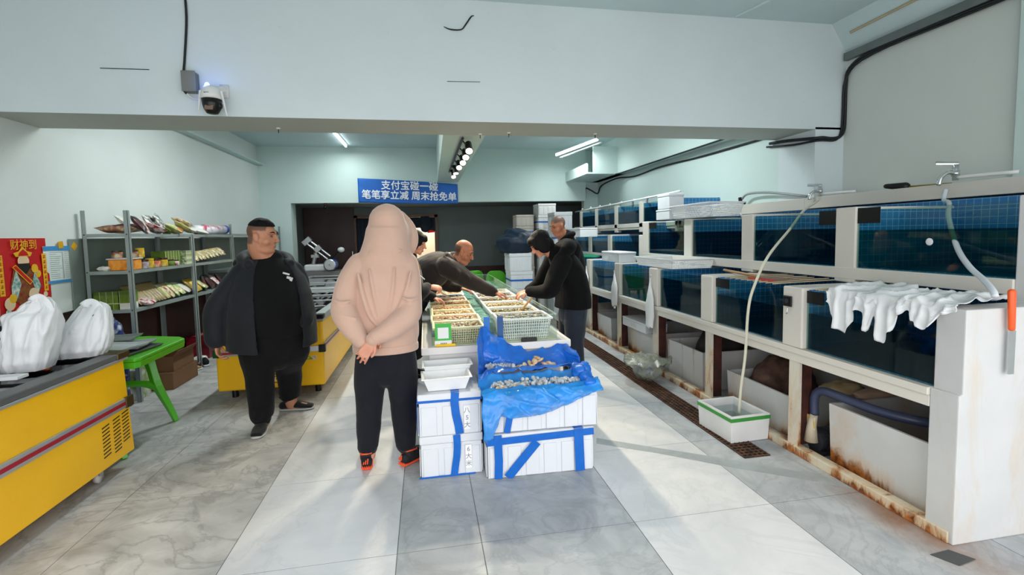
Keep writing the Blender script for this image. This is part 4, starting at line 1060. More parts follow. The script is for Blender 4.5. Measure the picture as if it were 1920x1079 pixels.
# steel shelf units
m_wood_dark = m_dado
def shelf_unit(label, y0, y1, zt, near_h, far_h, levels=(1.645, 1.29, .915), x0=-3.165, x1=-2.775):
    t = thing('shelf_unit', label, 'shelf unit', ((x0 + x1) / 2, (y0 + y1) / 2, 0), group='grey steel shelf units on the left wall', world=True)
    for x, s in ((x1, -1), (x0, 1)):
        for y, e, h in ((y0, 1, near_h), (y1, -1, far_h)):
            b = BM(); box(b, min(x, x + s * .036), max(x, x + s * .036), min(y, y + e * .003), max(y, y + e * .003), 0, h); box(b, min(x, x + s * .003), max(x, x + s * .003), min(y, y + e * .036), max(y, y + e * .036), 0, h)
            p = obj('post', b, m_galv, t)
            r = BM()
            for z in levels: cyl(r, (x + s * .018, y - e * .004, z - .008), (x + s * .018, y, z - .008), .006, seg=8)
            obj('bolt', r, mat('dark_bolt', '#3b3f40', .4, metal=.6), p)
    for z in levels:
        b = BM(); box(b, x0 + .004, x1 - .004, y0 + .004, y1 - .004, z - .004, z); box(b, x1 - .008, x1 - .0045, y0 + .004, y1 - .004, z - .032, z - .004); box(b, x0 + .004, x1 - .008, y0 + .004, y0 + .008, z - .032, z - .004); box(b, x0 + .004, x1 - .008, y1 - .008, y1 - .004, z - .032, z - .004)
        obj('shelf_board', b, m_galv, t)
    return t
shelf_unit('grey steel shelf unit nearest the shop front', 5.14, 6.40, 0, 1.865, 1.63)
shelf_unit('grey steel shelf unit second along the left wall', 6.41, 7.62, 0, 1.63, 1.80)
shelf_unit('grey steel shelf unit far along the left wall behind the man in the black jacket', 7.63, 10.0, 0, 1.64, 1.82, (1.66, 1.13, .9))
bk = tag(obj('backing_sheet', bx(-3.195, -3.185, 5.0, 9.9, .90, 1.60), mat('grey_green_backing_sheet', '#7d8a82', .5, var=.06, sc=3, stretch=(1, 1, .2)), None), 'grey green sheet on the wall behind the shelf units', 'sheet')

def pack_mat(name, cs, sc=16, rough=.3):
    if name in MATS: return MATS[name]
    k = NT(name); stops = [(.34 + .32 * i / (len(cs) - 1), c) for i, c in enumerate(cs)]
    k.base(k.ramp(k.noise(sc, 2), stops)); k.set(Roughness=rough); MATS[name] = k.m; return k.m
P_GREEN = pack_mat('olive_green_pack', ['#4c6421', '#6d8830', '#55701f'], 8)
P_LIGHT = pack_mat('pale_cream_pack', ['#d8d2b0', '#b9a870', '#8fa552'], 18)
P_KRAFT = pack_mat('kraft_brown_pack', ['#8a7444', '#a99362', '#5f4a2c'], 12)
P_RED = pack_mat('red_foil_pack', ['#b5161d', '#e8e2da', '#a01018'], 14)
P_BROWN = pack_mat('chocolate_pack', ['#5a3026', '#9c6a4c', '#d9c9a8'], 14)
P_YEL = pack_mat('yellow_pack', ['#e8c321', '#c99a12', '#f0dc78'], 12)
P_MIX = pack_mat('mixed_snack_pack', ['#c99a45', '#e6dcb8', '#8f3a22'], 18)
P_DARK = pack_mat('dark_pack', ['#1f1a1b', '#3c2c2b', '#6b2a2a'], 15)
P_LIME = pack_mat('lime_vegetable_pack', ['#8fb53a', '#dfe7b8', '#c46a2c'], 14)
P_WHITE = pack_mat('white_film_pack', ['#f0efe9', '#dcdccf', '#f6f4ee'], 12)
def pillow(name, label, c, s, m, rot=(0, 0, 0), group=None, cat='food pack', seed=0):
    """sealed bag: flat crimped ends, puffed middle"""
    w, h, d = s; b = BM()
    def fn(u, v):
        def side(vv, sg):
            q = vv * 2 - 1; bulge = max(0, (1 - abs(2 * u - 1) ** 3)) * max(0, 1 - abs(q) ** 3) ** .7
            return V(((u - .5) * w, sg * (d * .5 * bulge + .0015) * (1 + .3 * noise.noise(V((u * 4 + seed, vv * 4, sg)))), (vv - .5) * h))
        return side(v * 2, 1) if v <= .5 else side((1 - v) * 2, -1)
    sheet(b, fn, 12, 24); o = obj(name, b, m, None, True); o.location = c; o.rotation_euler = rot
    return tag(o, label, cat, group)
def jar(name, label, c, r, h, m, mlid, group=None):
    t = thing(name, label, 'jar', c, 0, group)
    obj('glass', lathe(BM(), [(r * .9, 0), (r, .006), (r, h * .72), (r * .85, h * .80), (r * .85, h * .82)], seg=20), m, t, True)
    obj('lid', lathe(BM(), [(r * .92, h * .80), (r * .95, h * .81), (r * .95, h), (r * .9, h)], seg=20), mlid, t)
    return t
ZT, ZM, ZL = 1.645, 1.29, .915
# top shelf
pillow('food_pack', 'brown and black snack bag flat on the top shelf, nearest the shop front', (-2.93, 5.27, ZT + .045), (.33, .16, .07), P_BROWN, (R(80), 0, R(5)), 'bags on the top shelf', seed=1)
pillow('food_pack', 'dark snack bag with pale corner beside the near top post', (-2.86, 5.29, ZT + .055), (.20, .16, .06), P_DARK, (R(70), 0, R(12)), 'bags on the top shelf', seed=2)
TOP = [('pale printed bag leaning by the near post on the top shelf', 5.36, P_WHITE, 50, .10), ('red and black foil bag on the top shelf', 5.50, P_DARK, 35, .10), ('red foil bag on the top shelf', 5.62, P_RED, 30, .08), ('second red foil bag farther along the top shelf', 5.76, P_RED, 65, .06), ('black and white bag upright on the top shelf', 5.78, pack_mat('black_white_pack', ['#e8e6df', '#1d1d1f', '#dcdad2'], 16), 30, .12), ('black and white bag beside the green bag on the top shelf', 5.88, pack_mat('black_white_pack', []), 25, .13), ('dark green bag on the top shelf', 5.98, P_GREEN, 55, .06), ('green and white noodle bag on the top shelf', 6.10, P_LIGHT, 60, .06), ('yellow green noodle bag on the top shelf', 6.22, P_LIME, 60, .07), ('clear bag of pale noodles on the top shelf', 6.40, P_LIGHT, 55, .09), ('white film bag of noodles on the top shelf', 6.55, P_WHITE, 65, .07), ('white film bag lying before the roll on the top shelf', 6.78, P_WHITE, 75, .05), ('brown topped bag on the noodle bags of the top shelf', 6.46, P_MIX, 70, .15)]
for i, (lb, y, m, tilt, dz) in enumerate(TOP):
    pillow('food_pack', lb, (-2.90 + .03 * (i % 2), y, ZT + dz), (.22, .20, .06), m, (R(tilt), R(10 * (i % 3 - 1)), R(-80 + 12 * (i % 4))), 'bags on the top shelf', seed=i + 10)
rl = thing('paper_roll', 'white roll with a blue end ring on the top shelf', 'roll', (-2.88, 7.3, ZT + .075), world=True)
obj('roll', cyl(BM(), (-2.90, 6.80, ZT + .062), (-2.84, 7.56, ZT + .075), .06, seg=24), pack_mat('white_red_roll', ['#eceaf0', '#e3e0ea', '#c94f60'], 10), rl, True)
obj('ring', cyl(BM(), (-2.843, 7.50, ZT + .074), (-2.839, 7.55, ZT + .0748), .0625, seg=24), mat('blue_ring', '#2a3f9a', .4), rl, True, label='blue ring')
# middle shelf
tub_ = thing('food_tub', 'orange printed tub with a pale lid on the middle shelf', 'tub', (-2.90, 5.28, ZM), world=True)
obj('body', bx(-3.0, -2.80, 5.19, 5.37, ZM + .001, ZM + .105), pack_mat('orange_print', ['#e88a1c', '#f3a640', '#d8701a'], 9), tub_, bevel=.01, seg=3)
obj('lid', bx(-3.01, -2.79, 5.18, 5.38, ZM + .106, ZM + .118), mat('pale_lilac_lid', '#d4cdd2', .4), tub_, bevel=.004)
pillow('food_pack', 'small white paper packet at the near end of the middle shelf', (-3.06, 5.22, ZM + .022), (.09, .05, .045), P_WHITE, (R(90), 0, 0), 'packets on the middle shelf', seed=3)
pillow('food_pack', 'small white paper packet against the orange tub', (-3.0, 5.165, ZM + .022), (.06, .05, .045), P_WHITE, (R(90), 0, 0), 'packets on the middle shelf', seed=4)
J = [('brown lidded jar on the orange tub, left of the post', (-2.93, 5.22, ZM + .119), .045, .075, P_BROWN), ('brown lidded jar on the orange tub, behind the post', (-2.85, 5.33, ZM + .119), .042, .075, P_BROWN), ('yellow jar standing highest on the tub lid', (-2.84, 5.36 + .06, ZM + .116), .040, .095, P_YEL), ('pale lilac jar just right of the near post on the middle shelf', (-2.82, 5.45, ZM + .001), .038, .09, pack_mat('lilac_jar', ['#cdbfc4', '#9a8b95', '#d6d2c8'], 12)), ('yellow and red jar on the middle shelf', (-2.82, 5.545, ZM + .001), .038, .10, P_YEL), ('pinkish sauce jar on the middle shelf', (-2.82, 5.66, ZM + .001), .042, .09, pack_mat('pink_sauce', ['#e39a70', '#c9563c', '#f0d6b4'], 12)), ('olive yellow jar with a dark lid on the middle shelf', (-2.82, 5.80, ZM + .001), .045, .095, P_YEL), ('squat dark green jar on the middle shelf', (-2.82, 5.94, ZM + .001), .045, .07, P_GREEN), ('small red tin on the middle shelf', (-2.82, 6.06, ZM + .001), .038, .06, P_RED)]
m_lidd = mat('dark_brown_lid', '#3a2620', .4); m_lidy = mat('yellow_lid', '#d9b41c', .4)
J.insert(3, ('pale support tub under the yellow jar on the middle shelf', (-2.90, 5.44, ZM + .001), .06, .114, P_WHITE))
for i, (lb, c, r, h, m) in enumerate(J): jar('sauce_jar', lb, c, r, h, m, m_lidy if m is P_YEL and i < 6 else m_lidd, 'jars on the middle shelf')
m_edge = mat('pale_carton_edge', '#cfd6a8', .5)
def carton_row(lab, x, y0, n, wy, wx, z, h, m, step, group, cat='carton', start=0):
    for k in range(n):
        t = thing('carton', lab(k), cat, (x, y0 + k * step, z), 0, group)
        obj('body', bx(-wx / 2, wx / 2, -wy / 2 + .003, wy / 2 - .003, 0, h), m, t)
        obj('edge_strip', bx(wx / 2, wx / 2 + .0015, -wy / 2 + .003, -wy / 2 + .011, 0, h), m_edge, t)
ORD = ['first', 'second', 'third', 'fourth', 'fifth', 'sixth', 'seventh', 'eighth', 'ninth', 'tenth', 'eleventh', 'twelfth']
carton_row(lambda k: 'dark green carton, %s from the near end of the standing row on the middle shelf' % ORD[k], -2.90, 5.90, 6, .055, .14, ZM + .072 if 0 else ZM + .001, .165, P_GREEN, .0575, 'green cartons on the middle shelf')
carton_row(lambda k: 'white edged green carton, %s of the block before the mid post' % ORD[k], -2.86, 6.25, 4, .035, .16, ZM + .001, .16, pack_mat('white_green_pack', ['#e6ead0', '#5f7a28', '#e6ead0'], 20), .0365, 'white edged cartons on the middle shelf')
MID = [6.48, 6.58, 6.68, 6.78, 6.88, 6.98, 7.08, 7.18, 7.28, 7.38]
for i, y in enumerate(MID): pillow('food_pack', 'cream and orange snack pack, %s in the leaning row of the middle shelf' % ORD[i], (-2.86, y, ZM + .07 + .006 * i), (.18, .16, .06), P_MIX if i % 2 else P_LIGHT, (R(50), 0, R(-80 + 5 * (i % 3))), 'snack packs on the middle shelf', seed=i)
# lower shelf
def cart_face(lab, k, c, m, n, d=.15):
    t = thing('carton', lab, 'carton', c, 0, 'green cartons at the near end of the lower shelf')
    obj('body', bx(-.027, .027, -d / 2, d / 2, 0, .175), m, t)
    b = BM(); box(b, .0245, .027, -d / 2 - .0015, -d / 2, 0, .175); box(b, -.027, .0245, -d / 2 - .0015, -d / 2, .055, .062); obj('edge_strip', b, m_edge, t)
    return t
for k in range(4): cart_face('green carton, %s from the wall on the lower shelf' % ORD[k], k, (-3.105 + .0555 * k, 5.245, ZL + .001), P_GREEN, 4)
for k in range(5):
    t = cart_face('green carton with white dots, %s after the plain green cartons' % ORD[k], k, (-2.872 + .0 * k - .0 + (k - 0) * .0 + (-.005), 5.245, ZL + .001), P_GREEN, 5) if 0 else thing('carton', 'green carton with a white dotted foot, %s after the plain green ones' % ORD[k], 'carton', (-2.875 + .0 + (k - 0) * 0 , 5.245, ZL + .001), 0, 'dotted cartons on the lower shelf')
    t.location.x = -2.878 + (k - 2) * .0185 * 1.0
    if k == 0: first_t = t
    obj('body', bx(-.0085, .0085, -.075, .075, .06, .18), P_GREEN, t); obj('foot', bx(-.0085, .0085, -.075, .075, 0, .0595), P_WHITE, t, label='white dotted foot')
for i in range(9):
    y = 5.42 + .055 * i
    pillow('food_pack', 'kraft brown noodle pack, %s of the slanting row on the lower shelf' % ORD[i], (-2.92, y, ZL + .115), (.24, .26, .035), P_KRAFT, (R(42), 0, R(-78)), 'kraft packs on the lower shelf', seed=i)
pillow('food_pack', 'red packet lying at the front edge of the lower shelf', (-2.82, 5.42, ZL + .04), (.14, .14, .06), P_RED, (R(70), 0, R(-80)), 'bags on the lower shelf', seed=31)
pillow('food_pack', 'second red packet behind the other on the lower shelf', (-2.83, 5.52, ZL + .035), (.12, .10, .05), P_RED, (R(75), 0, R(-60)), 'bags on the lower shelf', seed=32)
LOW = [('white noodle pack leaning after the kraft packs', 5.93, P_LIGHT, 42), ('white and red pack on the lower shelf', 6.02, P_MIX, 40), ('green and white vegetable pack on the lower shelf', 6.12, P_LIME, 40), ('lime pack with an orange print on the lower shelf', 6.24, P_LIME, 50), ('clear pale pack on the lower shelf', 6.34, P_WHITE, 55), ('yellow noodle pack on the lower shelf before the mid post', 6.52, P_YEL, 40), ('second yellow noodle pack on the lower shelf', 6.64, P_YEL, 42), ('lime pack past the mid post on the lower shelf', 6.80, P_LIME, 55), ('dark pack upright at the back of the lower shelf', 6.9, P_DARK, 10), ('dark red pack past the mid post on the lower shelf', 7.08, P_DARK, 30), ('dark and red pack farther along the lower shelf', 7.25, P_RED, 45), ('dark pack far along the lower shelf', 7.4, P_DARK, 30)]
for i, (lb, y, m, tl) in enumerate(LOW): pillow('food_pack', lb, (-2.90, y, ZL + .10), (.22, .21, .05), m, (R(tl), 0, R(-80 + 6 * (i % 3))), 'bags on the lower shelf', seed=50 + i)
for i, (x, y, z, m, lb) in enumerate(((-2.9, 9.75, 1.74, P_MIX, 'brown and white snack bag at the far end of the far top shelf'), (-2.86, 9.93, 1.71, P_DARK, 'small dark pack at the far end of the far top shelf'), (-2.86, 9.35, 1.20, P_MIX, 'snack pack behind the man in the black jacket on the far shelf'), (-2.86, 9.6, 1.19, P_BROWN, 'brown snack pack on the far shelf'), (-2.86, 9.85, 1.19, P_MIX, 'snack pack at the end of the far shelf'))):
    pillow('food_pack', lb, (x, y, z), (.22, .18, .08), m, (R(40), 0, R(-80)), 'packs on the far shelf', seed=70 + i)
# things on the floor under the shelves
m_card = mat('brown_cardboard', '#7d5b3f', .8, var=.08)
def carton(label, x0, x1, y0, y1, z0, z1, m=m_card, open_=False):
    t = thing('cardboard_box', label, 'cardboard box', ((x0 + x1) / 2, (y0 + y1) / 2, z0), group='boxes under the shelves', world=True)
    obj('body', tub(BM(), x0, x1, y0, y1, z0, z1, .006) if open_ else bx(x0, x1, y0, y1, z0, z1), m, t)
    if open_: obj('flap', sheet(BM(), lambda u, v: (x1 - .0 + .05 * v, y0 + (y1 - y0) * u, z1 + .06 * v), 1, 1, .004), m, t)
    else: obj('tape', bx(x0 + .1, x0 + .15, y0 - .0005, y1, z1, z1 + .0008), mat('tan_tape', '#a98a5f', .3), t)
    return t
carton('lower brown carton behind the green table', -3.0, -2.66, 5.50, 6.05, .002, .18)
carton('open brown carton on the lower one behind the green table', -2.98, -2.67, 5.55, 6.0, .183, .34, open_=True)
carton('pale green and white carton at the foot of the near shelf post', -3.1, -2.83, 5.2, 5.42, .002, .30, pack_mat('green_white_carton', ['#dfe3dc', '#7f9a52', '#e4e6e0'], 5))
carton('dark red gift carton at the foot of the left wall', -3.15, -2.88, 6.9, 7.3, .002, .30, pack_mat('dark_red_carton', ['#6f1220', '#8a1a2a', '#5a0e18'], 6))
bs = thing('blue_sack', 'dark blue printed sack standing behind the right carrier bag', 'sack', (-2.93, 4.98, 0), world=True)
b = BM(); sweep(b, [(-2.93, 4.98, .01), (-2.93, 4.98, .3), (-2.92, 4.98, .6), (-2.90, 4.97, .8), (-2.89, 4.97, .87)], [.13, .15, .15, .09, .04], [.10, .11, .10, .06, .03], side=(1, 0, 0), seg=22, n=5)
for q in b.verts: q.co += V((noise.noise(q.co * 12), noise.noise(q.co * 11), 0)) * .02
obj('body', b, pack_mat('navy_printed_sack', ['#1d2f6e', '#16245a', '#c9d2e6'], 13), bs, True)
obj('band', sweep(BM(), [(-2.925, 4.98, .60), (-2.92, 4.98, .68)], [.154, .15], [.112, .108], side=(1, 0, 0), seg=22), mat('sky_blue_print', '#4aa3d8', .4), bs, True, label='sky blue band')
def shoe_simple(label, c, rz, m, name='shoe', group='shoes by the cartons'):
    t = thing(name, label, 'shoe', c, rz, group)
    obj('upper', sweep(BM(), [(0, -.10, .05), (0, -.03, .055), (0, .05, .04), (0, .11, .03)], [.035, .035, .04, .032], [.045, .045, .03, .018], side=(1, 0, 0), seg=14, n=3, cap='round'), m, t, True)
    obj('sole', sweep(BM(), [(0, -.12, .012), (0, 0, .012), (0, .12, .012)], [.036, .036, .042], .012, side=(1, 0, 0), seg=12, n=3, cap='round'), m_white, t, True)
    return t
shoe_simple('dark and white shoe nearest the cartons', (-2.86, 6.35, .0), 1.2, P_DARK)
shoe_simple('dark shoe tilted beside the other by the cartons', (-2.80, 6.55, .0), .6, mat('black_cloth', '#16181a', .8))
shoe_simple('white shoe farther along from the cartons', (-2.93, 6.62, .0), 2.0, P_WHITE)
shoe_simple('tan slipper before the dark shoes', (-2.80, 6.22, .0), -.4, mat('tan_slipper', '#b39a74', .7))

# the island freezers
f2 = thing('chest_freezer', 'yellow island freezer behind the man in the black jacket', 'freezer', (-1.52, 6.1, 0), group='yellow chest freezers', world=True)
X0, X1, Y0, Y1 = -2.015, -1.03, 4.95, 7.28
obj('body', bx(X0, X1, Y0, Y1, .10, .745), m_yel, f2, bevel=.02, seg=3)
obj('lower_trim', bx(X0 - .01, X1 + .01, Y0 - .01, Y1 + .01, .746, .762), m_alu, f2, bevel=.003)
b = BM(); box(b, X1 - .085, X1 + .012, Y0 - .012, Y1, .762, .812); box(b, X0 - .012, X0 + .085, Y0 - .012, Y1, .762, .812); box(b, X0 + .085, X1 - .085, Y0 - .012, Y0 + .07, .762, .812); box(b, X0 + .085, X1 - .085, Y1 - .08, Y1, .762, .812)
obj('rim', b, m_alu, f2, bevel=.01, seg=3)
for x in (X0, X1):
    b = BM(); s = 1 if x == X1 else -1
    box(b, min(x - s * .11, x + s * .016), max(x - s * .11, x + s * .016), Y0 - .016, Y0 + .07, .765, .815); obj('corner_cap', b, m_black, f2, bevel=.012, seg=3)
    obj('band_cap', bx(min(x - s * .045, x + s * .02), max(x - s * .045, x + s * .02), Y0 - .02, Y0 + .03, .435, .51), m_black if s > 0 else mat('dark_green_cap', '#1c4a22', .3), f2, bevel=.006)
stripe(f2, 'X', Y0, X0, X1, .445, .50, .012)
stripe(f2, 'Y', X1, Y0 + .03, Y1, .475, .525, .012)
lin_ = BM(); tub(lin_, X0 + .08, X1 - .08, Y0 + .065, Y1 - .075, .755, .812, .003, 0, 0, .758); obj('liner', lin_, mat('green_grey_liner', '#66756c', .4), f2)
for k in range(4):
    y0 = Y0 + .07 + k * .545
    lid = obj('sliding_lid', bx(X0 + .09, X1 - .09, y0, y0 + .56, .800 + .006 * (k % 2), .803 + .006 * (k % 2)), m_fglass, f2)
    b = BM(); z0 = .798 + .006 * (k % 2)
    box(b, X0 + .088, X1 - .088, y0 - .02, y0 + .035, z0, z0 + .012); box(b, X0 + .088, X1 - .088, y0 + .53, y0 + .565, z0, z0 + .012); obj('lid_frame', b, m_alu, lid, bevel=.003)
b = BM(); t_ = .006
box(b, -1.76, -1.25, Y0 - .003, Y0 - .0005, .155, .155 + t_); box(b, -1.76, -1.25, Y0 - .003, Y0 - .0005, .395, .395 + t_); box(b, -1.76, -1.76 + t_, Y0 - .003, Y0 - .0005, .155, .40); box(b, -1.25 - t_, -1.25, Y0 - .003, Y0 - .0005, .155, .40)
for c_ in range(7):
    for k in range(8): box(b, -1.70 + c_ * .06, -1.655 + c_ * .06, Y0 - .003, Y0 - .0005, .19 + k * .024, .198 + k * .024)
obj('louvre_slots', b, m_black, f2, label='black framed vent slots')
obj('sticker', bx(-1.205, -1.145, Y0 - .0025, Y0 - .0005, .365, .40), mat('lime_sticker', c='#d2dc3c', c2='#3f4a1a', rough=.4, sc=60), f2, label='lime sticker')
obj('sticker', bx(-1.143, -1.10, Y0 - .0025, Y0 - .0005, .365, .402), mat('white_sticker', c='#eeeade', c2='#8a7a5a', rough=.4, sc=60), f2, label='white sticker with a triangle')
obj('sticker', bx(-1.17, -1.075, Y0 - .0155, Y0 - .0125, .45, .50), mat('white_logo_sticker', c='#e8e8f0', c2='#dcdcea', rough=.4, sc=20), f2, label='white sticker on the band')
obj('sticker', bx(-1.53, -1.49, Y0 - .0035, Y0 - .0006, .175, .20), m_white, f2, label='small white sticker'); obj('sticker', bx(-1.33, -1.30, Y0 - .0035, Y0 - .0006, .165, .195), m_white, f2, label='small white sticker')
for x in (X0 + .1, X1 - .1):
    for y in (Y0 + .15, Y1 - .15): obj('foot', cyl(BM(), (x, y, 0), (x, y, .105), .03, seg=12), m_black, f2)
for k, (x, y, lb) in enumerate(((-1.62, 5.7, 'white packet on the glass lid of the island freezer'), (-1.45, 5.72, 'white strip packet beside another on the island freezer'))):
    pillow('food_pack', lb, (x, y, .835), (.18, .05, .04), P_WHITE, (R(80), R(20), R(30 * k)), 'packets on the island freezer', seed=k)
pillow('food_pack', 'pink packet at the near corner of the island freezer', (-1.36, 5.10, .845), (.10, .08, .05), pack_mat('pink_pack', ['#e06a9a', '#f2d2de', '#c84a7c'], 15), (R(30), 0, R(20)), None, seed=5)
f3 = thing('chest_freezer', 'grey white island freezer at the far end of the row', 'freezer', (-1.6, 8.7, 0), group='chest freezers', world=True)
obj('body', bx(-2.25, -1.05, 7.36, 10.0, .0, .76), mat('pale_grey_enamel', '#c9cecb', .4, var=.03), f3, bevel=.02, seg=3)
b = BM(); box(b, -2.27, -1.03, 7.34, 7.52, .761, .845); box(b, -1.12, -1.03, 7.52, 10.0, .761, .835); box(b, -2.27, -2.18, 7.52, 10, .761, .835); box(b, -2.18, -1.12, 9.9, 10, .761, .835); obj('rim', b, m_alu, f3, bevel=.01)
for k in range(3): 
    l = obj('sliding_lid', bx(-2.17, -1.13, 7.55 + k * .8, 8.33 + k * .8, .82 + .006 * (k % 2), .824 + .006 * (k % 2)), m_fglass, f3)
    obj('lid_frame', bx(-2.17, -1.13, 7.53 + k * .8, 7.60 + k * .8, .818, .838), m_alu, l, bevel=.003)
obj('liner', bx(-2.18, -1.12, 7.55, 9.9, .762, .766), mat('dark_liner', '#4b5450', .5), f3)
for k in range(8): pillow('food_pack', 'pale packet under the far glass lids, %s of the scattered ones' % ORD[k], (-1.95 + .1 * k, 8.0 + .3 * (k % 4), .795), (.14, .10, .04), P_WHITE if k % 2 else P_MIX, (R(85), 0, R(40 * k)), 'packets in the far freezer', seed=k)
# bone saw at the far end
sw = thing('slicing_machine', 'silver slicing machine with a blue motor on a white base behind the island freezers', 'machine', (-2.1, 10.5, 0), world=True)
obj('stand', bx(-2.45, -1.75, 10.25, 10.75, 0, .90), mat('grey_stand', '#7c7a79', .5), sw)
obj('base', bx(-2.45, -1.95, 10.3, 10.7, .90, 1.04), m_white, sw, bevel=.04, seg=4)
b = BM(); cyl(b, (-1.93, 10.22, 1.03), (-1.93, 10.55, 1.03), .115, seg=24); obj('motor', b, mat('blue_motor', '#1f5aa8', .4), sw, True, label='blue motor')
b = BM(); lathe(b, [(.118, 0), (.118, .02), (.10, .025)], (0, 0, 0), 24); bmesh.ops.rotate(b, verts=b.verts, matrix=Matrix.Rotation(R(90), 3, 'X')); bmesh.ops.translate(b, verts=b.verts, vec=(-1.93, 10.22, 1.03)); box(b, -2.03, -1.83, 10.19, 10.2, 1.02, 1.04); box(b, -1.94, -1.92, 10.19, 10.2, .93, 1.13)
obj('grille', b, m_steel, sw)
b = BM()
for o_ in (-.03, .03): cyl(b, (-1.97 + o_, 10.4, 1.17 + o_), (-2.36 + o_, 10.4, 1.50 + o_), .022, seg=12)
box(b, -.09, .09, -.06, .06, -.05, .05, M=Matrix.Translation((-2.38, 10.4, 1.52)) @ Matrix.Rotation(R(-40), 4, 'Y')); box(b, -.07, .07, -.05, .05, -.05, .05, M=Matrix.Translation((-2.17, 10.36, 1.36)) @ Matrix.Rotation(R(-40), 4, 'Y'))
obj('column', b, m_steel, sw, label='slanting silver column')
b = BM(); cyl(b, (-1.93, 10.38, 1.14), (-1.75, 10.36, 1.30), .025, seg=12); obj('arm', b, m_black, sw); obj('knob', ell(BM(), (-1.72, 10.36, 1.33), (.07, .06, .055)), m_white, sw, True)
b = BM(); cyl(b, (-2.28, 10.38, 1.05), (-2.22, 10.38, 1.28), .035, seg=12); box(b, -2.30, -2.16, 10.3, 10.42, 1.18, 1.24); obj('clamp', b, m_steel, sw)
# posters on the left wall
ps = thing('red_poster', 'red poster with gold lettering and a bearded robed figure on the left wall', 'poster', (-3.195, 4.52, 1.28), world=True)
m_pred = mat('poster_red', '#c3151a', .45, var=.06, sc=8); m_gold = mat('poster_gold', '#e9b324', .45, var=.08, sc=30); m_ink2 = mat('poster_black', '#1c1616', .5, var=0); m_skin2 = mat('poster_cream', '#e8c8a4', .5, var=.03); m_pteal = mat('poster_teal', c='#4f8f8c', c2='#d9dfd4', rough=.5, sc=40); m_pbrown = mat('poster_brown', c='#8a5a28', c2='#7a1416', rough=.5, sc=30)
obj('paper', sheet(BM(), lambda u, v: (-3.194 + .006 * sin(5 * v), 4.235 + .51 * u, .955 + .655 * v), 8, 10, .001), m_pred, ps)
def flat(poly, m, lift, name, par):
    b = prism(BM(), [(4.235 + .51 * x, .955 + .655 * y) for x, y in poly], 'X', -3.186 + lift * .0010 - .0004, -3.186 + lift * .0010)
    return obj(name, b, m, par)
def disc(cx, cy, rx, ry, n=20): return [(cx + rx * cos(2 * pi * i / n), cy + ry * sin(2 * pi * i / n)) for i in range(n)]
text('lettering', '财神到', .088, (-3.186, 4.50, 1.552), (R(90), 0, R(90)), m_gold, ps, .0006)
for x in (.06, .90): flat([(x - .045, .32), (x + .045, .32), (x + .045, .80), (x - .045, .80)], m_gold, 0, 'gold_band', ps)
for x in (.06, .90):
    b = BM()
    for k in range(7): 
        for (dx, dz, w, h) in ((-.02, .02, .05, .008), (-.02, -.01, .05, .008), (-.003, -.02, .01, .05), (-.02, -.018, .01, .02)): box(b, -3.186, -3.1852, 4.235 + .51 * x + dx * .5, 4.235 + .51 * x + (dx + w) * .5, .955 + .655 * (.36 + k * .066) + dz * .5, .955 + .655 * (.36 + k * .066) + (dz + h) * .5)
    obj('brush_marks', b, m_pred, ps)
fig = flat([(.28, .62), (.68, .62), (.80, .40), (.70, .22), (.62, .18), (.38, .18), (.22, .26), (.20, .42)], m_pbrown, 1, 'robe', ps)
flat([(.22, .42), (.32, .62), (.40, .44), (.30, .26), (.20, .28)], m_pteal, 3, 'sleeve', fig); flat([(.62, .45), (.68, .60), (.78, .40), (.70, .28)], m_pteal, 3, 'sleeve', fig)
flat(disc(.48, .72, .11, .075), m_skin2, 2, 'face', fig); flat([(.37, .69), (.59, .69), (.60, .64), (.52, .56), (.44, .56), (.36, .64)], m_ink2, 4, 'beard', fig)
flat([(.34, .775), (.62, .775), (.66, .82), (.56, .84), (.48, .90), (.40, .84), (.30, .82)], m_gold, 3, 'crown', fig); flat([(.38, .785), (.58, .785), (.55, .825), (.48, .865), (.41, .825)], m_pred, 5, 'crown_patch', fig)
flat([(.25, .65), (.32, .68), (.62, .46), (.56, .42)], m_gold, 5, 'scroll', fig); flat([(.27, .65), (.32, .668), (.60, .458), (.56, .435)], m_pred, 6, 'scroll_face', fig)
for (cx, cy, r, m) in ((.68, .62, .07, m_gold), (.74, .55, .06, m_gold), (.70, .58, .035, m_pteal), (.16, .22, .10, m_skin2), (.22, .28, .07, m_gold), (.62, .30, .10, m_skin2), (.64, .29, .07, m_pred), (.86, .28, .045, m_skin2), (.76, .14, .07, m_gold), (.50, .10, .08, m_pbrown), (.12, .12, .05, m_pteal), (.84, .08, .045, m_pteal), (.30, .12, .05, m_gold)):
    flat(disc(cx, cy, r, r * .8, 12), m, 4 + .4 * cx + cy, 'ornament', ps)
nt = thing('notice', 'white notice with blue bands on the wall beside the red poster', 'notice', (-3.195, 4.93, 1.38), world=True)
obj('paper', sheet(BM(), lambda u, v: (-3.193 + .003 * sin(6 * u), 4.70 + .40 * u, 1.215 + .325 * v), 6, 6, .001), mat('notice_paper', '#dfe7e4', .5, var=.03), nt)
for z0, z1 in ((1.50, 1.54), (1.215, 1.24)): obj('band', bx(-3.1885, -3.188, 4.70, 5.10, z0, z1), mat('notice_blue', '#3f8fc9', .5), nt, label='blue band')
b = BM(); random.seed(2)
for k in range(14):
    z = 1.485 - k * .0175
    for y0 in (4.76, 4.93): box(b, -3.1885, -3.188, y0, y0 + random.uniform(.07, .145), z, z + .003)
box(b, -3.1885, -3.188, 4.908, 4.914, 1.25, 1.49); obj('ruled_lines', b, mat('notice_grey', '#8fa09e', .6), nt)
